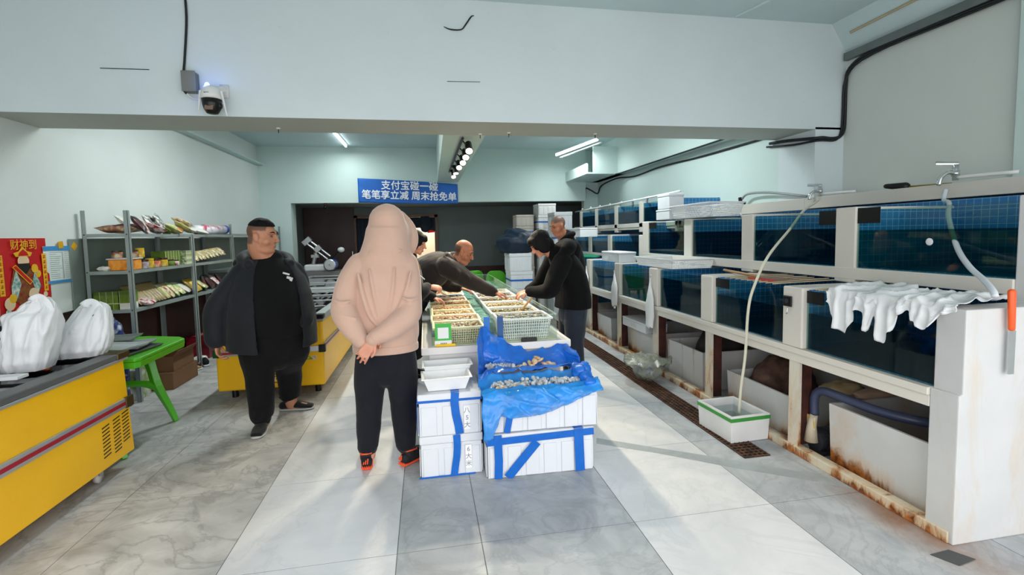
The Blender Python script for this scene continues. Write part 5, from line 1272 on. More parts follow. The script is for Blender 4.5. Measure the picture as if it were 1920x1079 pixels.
for i, (y, z, a) in enumerate(((4.895, 1.55, .1), (5.06, 1.535, .8))):
    tag(obj('tape', box(BM(), -.001, .001, -.03, .03, -.03, .03, M=Matrix.Translation((-3.185, y, z)) @ Matrix.Rotation(a, 4, 'X')), mat('yellow_tape', '#d9a520', .4), None), ['square of yellow tape at the middle top of the notice', 'diamond of yellow tape at the right corner of the notice'][i], 'tape', 'yellow tapes on the notice')
# ================================================================== beam, banner, cables, storeroom
m_cable = mat('black_cable', '#1a1c20', .5, var=0)
# security camera and its box
cm = thing('security_camera', 'white and black security camera with two aerials and a blue light on the beam', 'camera', (-1.59, 4.2, 2.65), world=True)
b = BM(); sweep(b, [(-1.535, 4.238, 2.745), (-1.545, 4.16, 2.735), (-1.585, 4.13, 2.715)], [.03, .026, .03], seg=14, n=3); box(b, -1.56, -1.50, 4.22, 4.239, 2.69, 2.79); obj('bracket', b, m_white, cm, True)
obj('dome', lathe(BM(), [(.02, .10), (.05, .095), (.066, .07), (.075, .03), (.078, 0)], (-1.585, 4.12, 2.645), 26), m_white, cm, True)
b = BM(); lathe(b, [(.07, .0), (.066, -.04), (.058, -.075), (.04, -.105), (.02, -.11)], (-1.585, 4.12, 2.644), 24); ell(b, (-1.53, 4.12, 2.60), (.02, .025, .03)); obj('lens_head', b, m_black, cm, True, label='black lens head')
obj('lens_window', box(BM(), -.030, .030, -.004, .004, -.018, .018, M=Matrix.Translation((-1.585, 4.058, 2.570)) @ Matrix.Rotation(R(-25), 4, 'X')), mat('brown_lens_panel', '#8a6f5e', .3), cm)
for x0, x1, zt, zb in ((-1.655, -1.672, 2.70, 2.56), (-1.505, -1.478, 2.70, 2.525)): obj('aerial', sweep(BM(), [(x0, 4.10, zt), (x1, 4.10, zb)], [.009, .006], seg=10, cap='round'), m_white, cm, True)
obj('status_light', ell(BM(), (-1.615, 4.13, 2.755), (.018, .012, .022)), mat('blue_led', '#ffffff', .3, var=0, emit='#5f8dff', es=7), cm, True, label='glowing blue light')
light('blue_status_glow', 'POINT', (-1.62, 4.09, 2.765), .35, (.15, .3, 1), shadow_soft_size=.02)
obj('mark', bx(-1.61, -1.575, 4.046, 4.048, 2.675, 2.683), m_ink, cm)
jb = thing('junction_box', 'grey junction box on the beam left of the camera', 'box', (-1.755, 4.21, 2.79), world=True)
obj('box', bx(-1.80, -1.71, 4.16, 4.239, 2.715, 2.865), mat('grey_box_plastic', '#6f716c', .5), jb, bevel=.006); obj('cover', bx(-1.805, -1.705, 4.150, 4.160, 2.712, 2.868), mat('grey_box_cover', '#777973', .5), jb, bevel=.003)
tag(obj('cable', sweep(BM(), [(-1.775, 4.23, 3.57), (-1.77, 4.23, 3.3), (-1.80, 4.23, 3.0), (-1.815, 4.22, 2.85), (-1.815, 4.20, 2.75), (-1.79, 4.19, 2.705)], .009, seg=8, n=5), m_cable, None, True), 'black cable dropping down the beam to the grey box', 'cable')
tag(obj('cable', sweep(BM(), [(-1.79, 4.2, 2.71), (-1.75, 4.2, 2.67), (-1.69, 4.19, 2.66), (-1.63, 4.15, 2.66)], .006, seg=8, n=4), m_white, None, True), 'white lead from the grey box to the camera', 'cable')
tag(obj('wire', sweep(BM(), [(.215, 4.232, 3.335), (.27, 4.23, 3.315), (.36, 4.232, 3.318), (.40, 4.23, 3.36), (.45, 4.23, 3.43), (.475, 4.232, 3.44)], [.003, .006, .006, .006, .006, .003], seg=6, n=3), m_cable, None, True), 'hooked scrap of dark wire high on the beam face', 'wire')
tag(obj('wire', sweep(BM(), [(-2.394, 4.236, 2.888), (-2.059, 4.236, 2.890)], .003, seg=6), m_cable, None), 'thin dark crack line on the beam at the left', 'wire')  # crack in the beam face, built as a thin dark strand
tag(obj('wire', sweep(BM(), [(.229, 4.236, 2.882), (.515, 4.236, 2.888)], .0022, seg=6), m_cable, None), 'thin dark crack line on the beam above the centre', 'wire')  # another beam crack, built the same way
for i, (x, y, w) in enumerate(((-1.25, 4.62, 1), (.83, 4.64, 1), (1.70, 4.62, 1), (.56, 4.72, 1))):
    h = thing('ceiling_hook', ['rusty hook under the beam above the man in the black jacket', 'white hook under the beam right of the track light', 'white hook under the beam farther right', 'small hook under the beam beside the track light'][i], 'hook', (x, y, ZBEAM), group='hooks under the beam', world=True)
    obj('plate', cyl(BM(), (x, y, ZBEAM - .001), (x, y, ZBEAM - .012), .02, .012, seg=10), m_white, h); obj('wire', sweep(BM(), [(x, y, ZBEAM - .012), (x, y, ZBEAM - .045)], .004, seg=6), m_cable, h)
# banner
bn = thing('banner', 'blue banner with white characters on the rear wall', 'banner', (-.3, YB - .02, 2.5), world=True)
m_blue = mat('banner_blue', '#1463bb', .55, var=.06, sc=2)
def _ban(u, v):
    x = -1.312 + 2.02 * u; t = 2.775 - .125 * u + .012 * sin(pi * u); bo = 2.285 - .035 * u - .01 * sin(pi * u)
    return (x, YB - .022 - .006 * sin(7 * u + 3 * v) - .012 - .020 * abs(sin(9 * (u + v * .5))) * max(0, .22 - u) * 3, bo + (t - bo) * v)
obj('cloth', sheet(BM(), _ban, 60, 16, .002), m_blue, bn, True)
m_wtext = mat('white_print', '#f0f4f8', .6, var=0)
text('lettering', '支付宝碰一碰', .193, (-.275, YB - .068, 2.605), (R(90), R(2.0), 0), m_wtext, bn, .001, bold=.0035)
text('lettering', '笔笔享立减 周末抢免单', .190, (-.28, YB - .068, 2.405), (R(90), R(2.0), 0), m_wtext, bn, .001, xs=.985, bold=.0035)
# cables and tray on the right walls
tag(obj('cable_tray', bx(XRF - .055, XRF - .005, .8, YF0 - .03, 3.21, 3.285), mat('grey_metal_tray', '#6f7877', .45, metal=.3), None, bevel=.004), 'grey cable tray along the top of the right wall', 'cable tray')
tag(obj('cable', sweep(BM(), [(4.17, .8, 3.17), (4.17, 2.4, 3.18), (4.175, 3.4, 3.205), (4.175, 3.95, 3.20), (4.18, 4.17, 3.13), (4.185, 4.215, 3.0), (4.19, 4.222, 2.75), (4.185, 4.222, 2.56), (4.14, 4.222, 2.475), (4.05, 4.225, 2.455), (3.95, 4.225, 2.462), (3.87, 4.225, 2.455), (3.845, 4.28, 2.46), (3.845, 4.6, 2.50), (3.845, 4.85, 2.52)], .016, seg=8, n=4), m_cable, None, True), 'thick black cable running down beside the pillar', 'cable')
tag(obj('cable', sweep(BM(), [(4.15, .8, 3.16), (4.16, 3.0, 3.175), (4.16, 3.9, 3.17), (4.165, 4.19, 3.05), (4.165, 4.222, 2.7), (4.15, 4.222, 2.52), (4.09, 4.222, 2.44), (3.95, 4.225, 2.435), (3.86, 4.24, 2.43), (3.845, 4.5, 2.44), (3.845, 4.9, 2.49)], .011, seg=8, n=4), m_cable, None, True), 'thinner black cable beside the thick one by the pillar', 'cable')
tag(obj('cable', sweep(BM(), [(3.86, 4.85, 2.60), (3.86, 6.2, 2.60), (3.86, 7.4, 2.63), (3.86, 8.4, 2.60), (3.86, 9.3, 2.66), (3.85, 10.1, 2.60), (3.84, 10.3, 2.45), (3.70, 10.33, 2.52), (3.57, 10.34, 2.56), (3.56, 10.34, 2.30)], .014, seg=8, n=5), m_cable, None, True), 'black cable sagging along the rear right wall', 'cable')
tag(obj('cable', sweep(BM(), [(3.69, 4.85, 2.692), (3.69, 8.7, 2.692), (3.66, 8.84, 2.69)], .012, seg=8), m_cable, None, True), 'black cable along the edge of the rear right wall step', 'cable')
tag(obj('pole', sweep(BM(), [(4.105, 4.1, 3.44), (4.09, 1.6, 3.47)], .012, seg=8), mat('tan_pole', '#b7a989', .6), None), 'thin tan pole along the ceiling edge at the right', 'pole')

# storeroom: foam boxes, tarpaulin, chairs, curtain
random.seed(11)
def foam_stack(x, y, zs, w, d, tag_, m=m_foam, rz=0):
    for i, (z0, z1) in enumerate(zs):
        pos = 'bottom' if i == 0 else ('top' if i == len(zs) - 1 else ORD[i] + ' from the floor')
        t = thing('foam_box', 'white foam box, %s in the %s' % (pos, tag_), 'foam box', (x + random.uniform(-.015, .015), y, z0), rz, 'foam boxes stacked in the rear')
        h = z1 - z0 - .003; b = BM(); box(b, -w / 2 + .006, w / 2 - .006, -d / 2 + .006, d / 2 - .006, 0, h * .8)
        for k in range(4):
            f = (k + .5) / 4
            box(b, -w / 2, -w / 2 + .007, -d / 2 + f * d - d * .08, -d / 2 + f * d + d * .08, .01, h * .72); box(b, -w / 2 + f * w - w * .08, -w / 2 + f * w + w * .08, -d / 2, -d / 2 + .007, .01, h * .72)
        obj('body', b, m, t, bevel=.006); obj('lid', bx(-w / 2, w / 2, -d / 2, d / 2, h * .8 + .001, h), m, t, bevel=.008)
        if i == len(zs) - 2: obj('tape', bx(-w / 2 - .002, w / 2 + .002, -d / 2 - .002, d / 2 + .002, h * .45, h * .55), m_tape, t, label='blue tape')
foam_stack(1.63, 8.45, [(.0, .30), (.30, .61), (.61, .92), (.92, 1.24)], .40, .55, 'stack beneath the blue tarpaulin')
foam_stack(2.52, 9.95, [(.28 * k, .28 * k + .28) for k in range(7)] + [(1.96, 2.20)], .38, .50, 'tallest rear stack', m_foamg)
foam_stack(2.58, 9.05, [(.33 * k, .33 * k + .33) for k in range(6)], .36, .50, 'stack behind the shaven-headed man')
foam_stack(2.08, 10.05, [(.30 * k, .30 * k + .30) for k in range(5)] + [(1.50, 1.74), (1.74, 1.98)], .38, .42, 'greyish stack by the tallest one', mat('dusty_foam', '#b9b3aa', .8))
tp = tag(obj('tarpaulin', (lambda b: b)(ell(BM(), (1.60, 8.42, 1.42), (.36, .36, .24), u=34, v=22)), mat('dark_blue_tarpaulin', '#0e2338', .45, var=.15, bump=.4, bsc=14), None, True), 'crumpled dark blue tarpaulin heaped on the foam boxes', 'tarpaulin')
for v in tp.data.vertices:
    n = noise.noise(v.co * 6) * .06 + noise.noise(v.co * 14) * .03; v.co += V((v.co.x - 1.60, v.co.y - 8.42, v.co.z - 1.42)).normalized() * n
    v.co.z = max(v.co.z, 1.241)
for i, (x, y, rz) in enumerate(((.86, 9.15, R(8)), (1.30, 8.95, R(-10)))):
    t = thing('plastic_chair', ['green plastic chair at the left beyond the counter', 'green plastic chair at the right beyond the counter'][i], 'chair', (x, y, 0), rz, 'green chairs beyond the counter')
    obj('seat', sheet(BM(), lambda u, v: (-.21 + .42 * u, -.2 + .42 * v, .43 - .02 * sin(pi * u)), 8, 8, .012), m_green, t, True)
    obj('backrest', sheet(BM(), lambda u, v: ((-.20 + .40 * u) * (1 - .12 * v * v), -.2 - .06 * v + .07 * (2 * u - 1) ** 2, .44 + .47 * v * (1 - .18 * (2 * u - 1) ** 4)), 14, 12, .012), m_green, t, True)
    for sx in (-1, 1):
        for sy in (-1, 1): obj('leg', sweep(BM(), [(sx * .18, sy * .18, .43), (sx * .22, sy * .23, .0)], [.03, .022], [.02, .016], side=(1, 0, 0), seg=8), m_green, t)
m_navy = mat('navy_curtain', '#1c2733', .9, var=.15)
cu = thing('curtain', 'dark navy curtain gathered over the storeroom doorway', 'curtain', (-.6, 11.9, 2.0), world=True)
obj('valance', sheet(BM(), lambda u, v: (-1.60 + 1.85 * u, 11.92 - .03 * abs(sin(22 * u + 2 * v)) - .02 * sin(9 * v), 2.03 - (.20 + .10 * u + .03 * sin(14 * u)) * v), 60, 10, .006), m_navy, cu, True)
obj('side_drape', sheet(BM(), lambda u, v: (-1.60 + .40 * u * (1 - .25 * v), 11.905 - .035 * abs(sin(14 * u)), 2.02 - 1.7 * v), 30, 20, .006), m_navy, cu, True)
b = BM(); ell(b, (.02, 11.86, 1.88), (.17, .06, .18), u=24, v=16)
for v in b.verts: v.co += V((noise.noise(v.co * 11), 0, noise.noise(v.co * 10))) * .05
obj('knot', b, m_navy, cu, True)
ln = thing('ornament', 'bright red ornament hanging in the lit room behind the doorway', 'ornament', (.18, 12.63, 1.7), world=True)
obj('body', prism(BM(), [(.06, 1.66), (.30, 1.68), (.27, 1.76), (.17, 1.86), (.10, 1.80)], 'Y', 12.6, 12.66), mat('bright_red_cloth', '#e0261c', .6), ln)
obj('string', cyl(BM(), (.17, 12.63, 1.84), (.17, 12.63, 2.6), .004, seg=6), m_cable, ln)
sc_ = thing('side_camera', 'small dark camera under the rear lintel', 'camera', (-1.98, 10.35, 2.2), world=True)
obj('mount', cyl(BM(), (-1.98, 10.34, 2.285), (-1.98, 10.34, 2.24), .03, seg=12), mat('reddish_mount', '#5a3a38', .5), sc_); obj('dome', ell(BM(), (-1.98, 10.34, 2.205), (.045, .045, .045)), m_black, sc_, True)
tag(obj('dark_bench', bx(.5, 2.0, 10.9, 11.4, 0, .72), mat('dark_bench_wood', '#241b19', .6), None, bevel=.01), 'dark bench against the storeroom wall behind the green chairs', 'bench')
tag(obj('dark_bin', bx(-2.6, -2.0, 11.2, 11.7, 0, .95), mat('dark_navy_box', '#151820', .6), None, bevel=.02), 'dark cabinet behind the slicing machine', 'cabinet')
# ================================================================== people
def skin(name, c, c2):
    k = NT(name); k.base(k.ramp(k.noise(14, 4), [(.35, c2), (.65, c)])); k.set(Roughness=.5, Subsurface_Weight=.08, Specular_IOR_Level=.35)
    k.b.inputs['Subsurface Radius'].default_value = (.02, .008, .004); MATS[name] = k.m; return k.m
def scalp_skin(name, c, c2, scalp, M, loc, s, y0, zf, zb, top=9.0):
    """skin with cropped hair: stubble above a hairline that drops behind the ears (head-local metres)"""
    k = NT(name); I = M.inverted(); t = I @ V(loc); e = I.to_3x3().to_euler('XYZ')
    mp = k.coord((1, 1, 1), 'Object', (t.x, t.y, t.z), (e.x, e.y, e.z)); p = k.sep(mp)
    j = k.math('MULTIPLY', k.math('SUBTRACT', k.noise(70, 3), .5), .016)
    y = k.math('ADD', k.math('MULTIPLY', p[1], 1 / s), j); z = k.math('ADD', k.math('MULTIPLY', p[2], 1 / s), j)
    def step(v, a, b):
        n = k.add('ShaderNodeMapRange'); n.interpolation_type = 'SMOOTHSTEP'; n.inputs['From Min'].default_value = a; n.inputs['From Max'].default_value = b; k.link(v, n.inputs['Value']); return n.outputs[0]
    back = step(y, -.022, -.042)
    m = k.math('MAXIMUM', k.math('MULTIPLY', step(z, zf - .008, zf + .008), step(y, y0 + .006, y0 - .006)), k.math('MULTIPLY', back, step(z, zb - .01, zb + .01)))
    m = k.math('MULTIPLY', m, step(z, top + .01, top - .01)); r2 = k.math('ADD', k.math('POWER', p[0], 2.0), k.math('ADD', k.math('POWER', p[1], 2.0), k.math('POWER', p[2], 2.0)))
    m = k.math('MULTIPLY', k.math('MULTIPLY', m, step(r2, .062, .050)), .88)
    k.base(k.mix(k.ramp(k.noise(14, 4), [(.35, c2), (.65, c)]), scalp, m)); k.set(Roughness=.5, Subsurface_Weight=.08, Specular_IOR_Level=.35)
    k.b.inputs['Subsurface Radius'].default_value = (.02, .008, .004); return k.m
def cloth(name, c, var=.12, rough=.9, sheen=.2, bump=.2, bsc=120, folds=0):
    if name in MATS: return MATS[name]
    k = NT(name); l = lin(c)[:3]
    k.base(k.ramp(k.noise(5, 5), [(.3, tuple(x * (1 - var) for x in l)), (.7, tuple(x * (1 + var) for x in l))]))
    k.set(Roughness=rough, Sheen_Weight=sheen, Specular_IOR_Level=.25); k.bump(k.noise(bsc, 3), bump, .003)
    MATS[name] = k.m; return k.m
def frame(o, fwd, up=(0, 0, 1)):
    """matrix with +Y along fwd and +Z near up, at o"""
    y = V(fwd).normalized(); z = V(up) - y * V(up).dot(y); z.normalize(); x = y.cross(z)
    return Matrix(((x.x, y.x, z.x, o[0]), (x.y, y.y, z.y, o[1]), (x.z, y.z, z.z, o[2]), (0, 0, 0, 1)))
def tr(M, pts): return [M @ V(p) for p in pts]
def add_head(b, M, s=1.0, fat=1.0, neck=None, neck_r=.055):
    R3 = M.to_3x3()
    def E(c, r): ell(b, M @ V([q * s for q in c]), [q * s for q in r], R3)
    def S(pts, ra, rb=None, side=None): sweep(b, tr(M, [[q * s for q in p] for p in pts]), [q * s for q in ra], [q * s for q in rb] if rb else None, side=(R3 @ V(side)) if side else None, seg=12, n=4, cap='round')
    E((0, -.014, .036), (.075, .094, .084)); E((0, .018, -.035), (.062 * fat, .070, .078)); E((0, .034, -.072), (.048 * fat, .050, .038)); E((0, .066, -.096), (.023 * fat, .018, .018))
    if fat > 1.05: E((0, .025, -.098), (.058 * fat, .055, .035))
    for t in (-1, 1):
        E((t * .040 * fat, .044, -.036), (.029, .032, .032)); E((t * .012, .100, -.032), (.009, .010, .008))
        E((t * .077 * (1 + (fat - 1) * .4), -.006, -.006), (.009, .020, .031)); E((t * .080 * (1 + (fat - 1) * .4), -.012, .010), (.007, .016, .016)); E((t * .076, .002, -.032), (.008, .010, .010))
    S([(-.047, .066, .022), (-.022, .081, .027), (0, .083, .022), (.022, .081, .027), (.047, .066, .022)], [.008, .011, .010, .011, .008])
    S([(0, .083, .020), (0, .096, -.006), (0, .108, -.029)], [.008, .009, .012])
    S([(-.026, .073, -.062), (-.010, .086, -.058), (0, .087, -.0595), (.010, .086, -.058), (.026, .073, -.062)], [.004, .0065, .006, .0065, .004])
    S([(-.024, .072, -.068), (0, .085, -.072), (.024, .072, -.068)], [.004, .0075, .004])
    if neck is not None: sweep(b, [M @ V((0, -.02 * s, -.01 * s)), M @ V((0, -.022 * s, -.075 * s)), V(neck)], [neck_r * .95, neck_r, neck_r * 1.15], seg=18, n=5, cap='round')
m_eyew = mat('eye_white', '#b5a898', .2, var=0); m_iris = mat('dark_iris', '#17100c', .15, var=0); m_hair = mat('black_hair', '#090809', .72, spec=.25, var=.2, sc=40, bump=.5, bsc=90, stretch=(1, 1, .15)); m_lip = mat('lip', '#a65a4c', .45, var=.05)
def add_face(M, s, body, brow=m_hair, lips=m_lip, gaze=0):
    R3 = M.to_3x3()
    P = lambda c: M @ V([q * s for q in c])
    for t in (-1, 1):
        e = obj('eye', ell(BM(), P((t * .030, .0715, .000)), (.0120 * s, .0080 * s, .0048 * s), R3, 12, 8), m_eyew, body, True)
        obj('iris', ell(BM(), P((t * .030 + gaze * .003, .0775, .000)), (.0056 * s, .004 * s, .0050 * s), R3, 10, 8), m_iris, e, True)
        obj('eyelid', sweep(BM(), [P((t * .030 - .0135, .0725, .001)), P((t * .030, .0800, .0066)), P((t * .030 + .0135, .0725, .001))], .0018 * s, seg=6, n=3), m_iris, e, True)
        obj('eyebrow', sweep(BM(), [P((t * .013, .0905, .0265)), P((t * .030, .0895, .033)), P((t * .049, .0745, .0265))], [.0032 * s, .0042 * s, .0018 * s], [.003 * s] * 3, seg=8, n=3), brow, body, True)
    obj('lips', (lambda b: sweep(sweep(b, [P((-.024, .0765, -.0625)), P((0, .0925, -.0605)), P((.024, .0765, -.0625))], [.002 * s, .0035 * s, .002 * s], seg=8, n=3), [P((-.022, .076, -.0675)), P((0, .0905, -.0715)), P((.022, .076, -.0675))], [.002 * s, .0048 * s, .002 * s], seg=8, n=3))(BM()), lips, body, True)
def add_hand(b, M, side=1, curl=(.4, .5, .4), s=1.0, thumb=.6, spread=.0):
    """M: wrist, +Y to the fingers, +X the thumb side (times side), +Z the back of the hand"""
    R3 = M.to_3x3()
    def T(p): return M @ V((p[0] * s * side, p[1] * s, p[2] * s))
    X = R3 @ V((1, 0, 0))
    sweep(b, [T((0, -.02, 0)), T((0, .012, 0)), T((.0, .05, -.001)), T((0, .088, -.002))], [.026 * s, .029 * s, .039 * s, .041 * s], [.020 * s, .0175 * s, .0150 * s, .0115 * s], side=X, seg=14, n=3, cap='round')
    for i, (x, l, r) in enumerate(((.030, .074, .0087), (.0105, .083, .0090), (-.0095, .077, .0086), (-.028, .060, .0076))):
        p = V((x, .088 + (-.004 if i in (0, 3) else 0), -.002)); a = 0; pts = [p.copy()]; dx = spread * (1.5 - i)
        for j, (f, c) in enumerate(zip((.48, .30, .24), curl)):
            a += c * (1 + .12 * (i - 1.5)); p = p + V((dx * f * l, cos(a) * f * l, -sin(a) * f * l)); pts.append(p.copy())
        sweep(b, [T((x * .9, .060, -.001))] + [T(q) for q in pts], [r * s, r * s * 1.06, r * s * 1.0, r * s * .95, r * s * .80], seg=10, n=3, cap='round')
    c = thumb
    sweep(b, [T((.016, .018, -.004)), T((.036, .040, -.008)), T((.046 + .01 * (1 - c), .066, -.010 - .018 * c)), T((.047 + .012 * (1 - c) - .014 * c, .090, -.016 - .028 * c))], [.014 * s, .0125 * s, .0105 * s, .0085 * s], seg=10, n=3, cap='round')
def limb(b, pts, ra, rb=None, side=None, seg=18): return sweep(b, pts, ra, rb, side, seg, 5, 'round')
def rings(b, L, seg=36, yaw=0, cap='round'):
    """closed torso from rings (x, y, z, half width, half depth); yaw turns the width axis"""
    pts = [V(q[:3]) for q in L]
    return sweep(b, pts, [q[3] for q in L], [q[4] for q in L], side=(cos(yaw), sin(yaw), 0), seg=seg, n=4, cap=cap)
def person(label, loc): return thing('person', label, 'person', loc, world=True)
def shoes(root, c, ang, up, sole, L=.27, w=.050, name='shoe', stripe=None, low=False, extra=None):
    """a shoe: heel at c, pointing along ang (0 = +Y, turning to +X)"""
    M = Matrix.Translation(c) @ Matrix.Rotation(-ang, 4, 'Z')
    h = .066 if low else .078
    P = lambda L_: tr(M, L_)
    b = BM(); sweep(b, P([(0, -.0, .045), (0, .05, .052), (0, .11, .052), (0, .17, .040), (0, L - .035, .030)]), [w * .72, w * .80, w * .88, w, w * .80], [h * .55, h * .62, h * .56, h * .42, h * .30], side=M.to_3x3() @ V((1, 0, 0)), seg=18, n=4, cap='round')
    if not low: sweep(b, P([(0, .035, .06), (0, .03, .10)]), [w * .85, w * .80], [.045, .042], side=M.to_3x3() @ V((1, 0, 0)), seg=16, cap='round')
    for v in b.verts:
        z = v.co.z
        if z < .012: v.co.z = .012
    t = obj(name, b, up, root, True)
    so = BM(); sweep(so, P([(0, -.022, .013), (0, .06, .012), (0, .12, .012), (0, .19, .012), (0, L - .022, .014)]), [w * .70, w * .80, w * .86, w * 1.04, w * .70], [.012] * 5, side=M.to_3x3() @ V((1, 0, 0)), seg=16, n=4, cap='round')
    for v in so.verts: v.co.z = max(.001, v.co.z)
    obj('sole', so, sole, t, True)
    return t, M

# ---- the person in the pink hoodie, seen from behind
m_skA = skin('skin_fair', '#d69a80', '#c98a72'); m_skB = skin('skin_tan', '#c08a6c', '#b47c60'); m_skC = skin('skin_ruddy', '#bd7f60', '#ae6f52')
m_pink = cloth('pink_beige_fleece', '#c9a795', .05, .95, .35, .25, 180)
m_navyp = cloth('navy_black_trousers', '#13161e', .15, .85, .08)
m_blk = cloth('black_cotton', '#0a0b0d', .2, .9, .05)
pA = person('person in a pink hoodie with the hood up, hands clasped behind the back', (-.30, 3.28, 0))
b = BM()
MA = frame((-.225, 3.37, 1.585), (.55, .8, -.12))
add_head(b, MA, 1.0, 1.0, (-.262, 3.31, 1.43), .06)
rings(b, [(-.28, 3.29, .84, .15, .10), (-.28, 3.295, 1.0, .15, .10), (-.275, 3.295, 1.25, .16, .10), (-.265, 3.30, 1.40, .12, .08)])
wl_, wr_ = V((-.425, 3.105, .912)), V((-.330, 3.075, .925))
limb(b, [(-.40, 3.29, 1.36), (-.53, 3.19, 1.10), wl_], [.05, .042, .030]); limb(b, [(-.14, 3.29, 1.36), (-.12, 3.19, 1.09), wr_], [.05, .042, .030])
for x0, x1, yy in ((-.385, -.425, 3.30), (-.185, -.175, 3.285)): limb(b, [(x0, 3.29, .86), ((x0 + x1) / 2, 3.29, .48), (x1, yy, .07)], [.09, .06, .042])
add_hand(b, frame((-.335, 3.070, .915), (-.62, -.06, -.78), (.0, 1, -.08)), 1, (.35, .5, .35), 1.0, .35, .10)
add_hand(b, frame((-.425, 3.105, .905), (.96, -.05, -.10), (0, .95, .25)), -1, (.35, .75, .65), .95, .6)
body = fuse('body', b, m_skA, pA, .0055, 3)
b = BM()
rings(b, [(-.285, 3.285, .825, .208, .140), (-.285, 3.285, .86, .214, .144), (-.285, 3.285, .90, .222, .150), (-.28, 3.285, 1.02, .220, .150), (-.275, 3.29, 1.20, .218, .148), (-.27, 3.30, 1.33, .212, .135), (-.265, 3.305, 1.42, .175, .118), (-.26, 3.315, 1.475, .105, .105), (-.255, 3.32, 1.52, .10, .11)], cap='top')
limb(b, [(-.43, 3.30, 1.372), (-.495, 3.26, 1.26), (-.530, 3.195, 1.12), (-.515, 3.16, 1.06), (-.465, 3.13, .975), (-.425, 3.105, .925)], [.086, .086, .080, .080, .068, .049])
limb(b, [(-.135, 3.30, 1.372), (-.120, 3.26, 1.26), (-.115, 3.19, 1.11), (-.125, 3.15, 1.05), (-.22, 3.10, .98), (-.325, 3.075, .932)], [.082, .082, .080, .080, .070, .049])
# hood
sweep(b, [(-.265, 3.30, 1.40), (-.260, 3.305, 1.46), (-.252, 3.315, 1.54), (-.246, 3.33, 1.61), (-.247, 3.325, 1.66)], [.195, .166, .146, .138, .121], [.13, .135, .145, .145, .128], side=(1, 0, 0), seg=32, n=5, cap='round')
sweep(b, [(-.165, 3.40, 1.70), (-.115, 3.42, 1.62), (-.098, 3.42, 1.53), (-.125, 3.41, 1.455), (-.18, 3.40, 1.42)], [.040, .050, .052, .045, .035], seg=16, n=5, cap='round')
ell(b, (-.19, 3.36, 1.57), (.10, .10, .13)); ell(b, (-.250, 3.318, 1.685), (.085, .095, .088))
# folds of the back and sleeves
for pts, r in (([(-.43, 3.17, 1.33), (-.40, 3.150, 1.18), (-.36, 3.137, 1.05), (-.30, 3.135, .97)], .016), ([(-.10, 3.175, 1.33), (-.14, 3.150, 1.18), (-.20, 3.137, 1.06), (-.27, 3.135, .98)], .016), ([(-.36, 3.165, 1.36), (-.335, 3.145, 1.2), (-.31, 3.136, 1.05)], .012), ([(-.20, 3.165, 1.36), (-.22, 3.145, 1.2), (-.25, 3.137, 1.06)], .012),
               ([(-.585, 3.14, 1.17), (-.53, 3.115, 1.15), (-.47, 3.125, 1.16)], .014), ([(-.59, 3.14, 1.10), (-.53, 3.09, 1.075), (-.44, 3.09, 1.05)], .014), ([(-.06, 3.14, 1.16), (-.11, 3.11, 1.15), (-.16, 3.125, 1.17)], .014), ([(-.06, 3.13, 1.09), (-.12, 3.08, 1.05), (-.20, 3.065, 1.03)], .012),
               ([(-.45, 3.145, .955), (-.35, 3.14, .94), (-.2, 3.142, .95)], .010), ([(-.36, 3.185, 1.465), (-.25, 3.175, 1.445), (-.15, 3.19, 1.47)], .010)):
    limb(b, pts, [r * .5] + [r] * (len(pts) - 2) + [r * .5], seg=10)
fuse('hoodie', b, m_pink, pA, .0068, 6, .004, 6, stretch=(1, 1, .5))
b = BM(); rings(b, [(-.285, 3.285, .792, .209, .141), (-.285, 3.285, .80, .215, .146), (-.285, 3.285, .835, .216, .147), (-.285, 3.285, .845, .211, .143)], cap='flat'); obj('waistband', b, m_pink, pA, True)
for nm, p, q, r in (('cuff', V((-.452, 3.118, .95)), wl_ + V((.006, -.002, -.008)), .049), ('cuff', V((-.30, 3.082, .943)), wr_ + V((-.012, -.001, -.006)), .049)): obj(nm, sweep(BM(), [p, (p + q) / 2, q], [r, r * 1.04, r * .94], seg=18, n=3, cap='round'), m_pink, pA, True)
obj('drawstring', sweep(BM(), [(-.125, 3.44, 1.46), (-.112, 3.44, 1.43), (-.118, 3.43, 1.39)], .0035, seg=6, n=3), m_white, pA, True)
b = BM()
rings(b, [(-.285, 3.285, .66, .16, .12), (-.285, 3.285, .74, .199, .132), (-.285, 3.285, .80, .186, .122)])
for x0, xm, x1, ya in ((-.385, -.408, -.432, 3.305), (-.185, -.185, -.178, 3.285)):
    limb(b, [(x0, 3.285, .80), ((x0 + xm) / 2, 3.285, .62), (xm, 3.29, .46), ((xm + x1) / 2, 3.295, .27), (x1, ya, .145), (x1, ya + .005, .125)], [.094, .106, .092, .080, .070, .064], [.108, .112, .096, .084, .072, .066], side=(1, 0, 0))
    for z in (.125, .16, .20): limb(b, [(x1 - .062, ya - .02, z + .01), (x1, ya - .068, z - .006), (x1 + .062, ya - .01, z + .012)], [.008, .013, .008], seg=8)
    limb(b, [(xm - .08, 3.25, .50), (xm, 3.195, .46), (xm + .08, 3.25, .50)], [.006, .010, .006], seg=8)
fuse('trousers', b, m_navyp, pA, .0075, 6, .004, 9)
m_shb = mat('black_trainer_mesh', '#15171b', .7, var=.2, sc=60, bump=.3, bsc=150); m_or = mat('orange_rubber', '#f0562a', .45, var=.05)
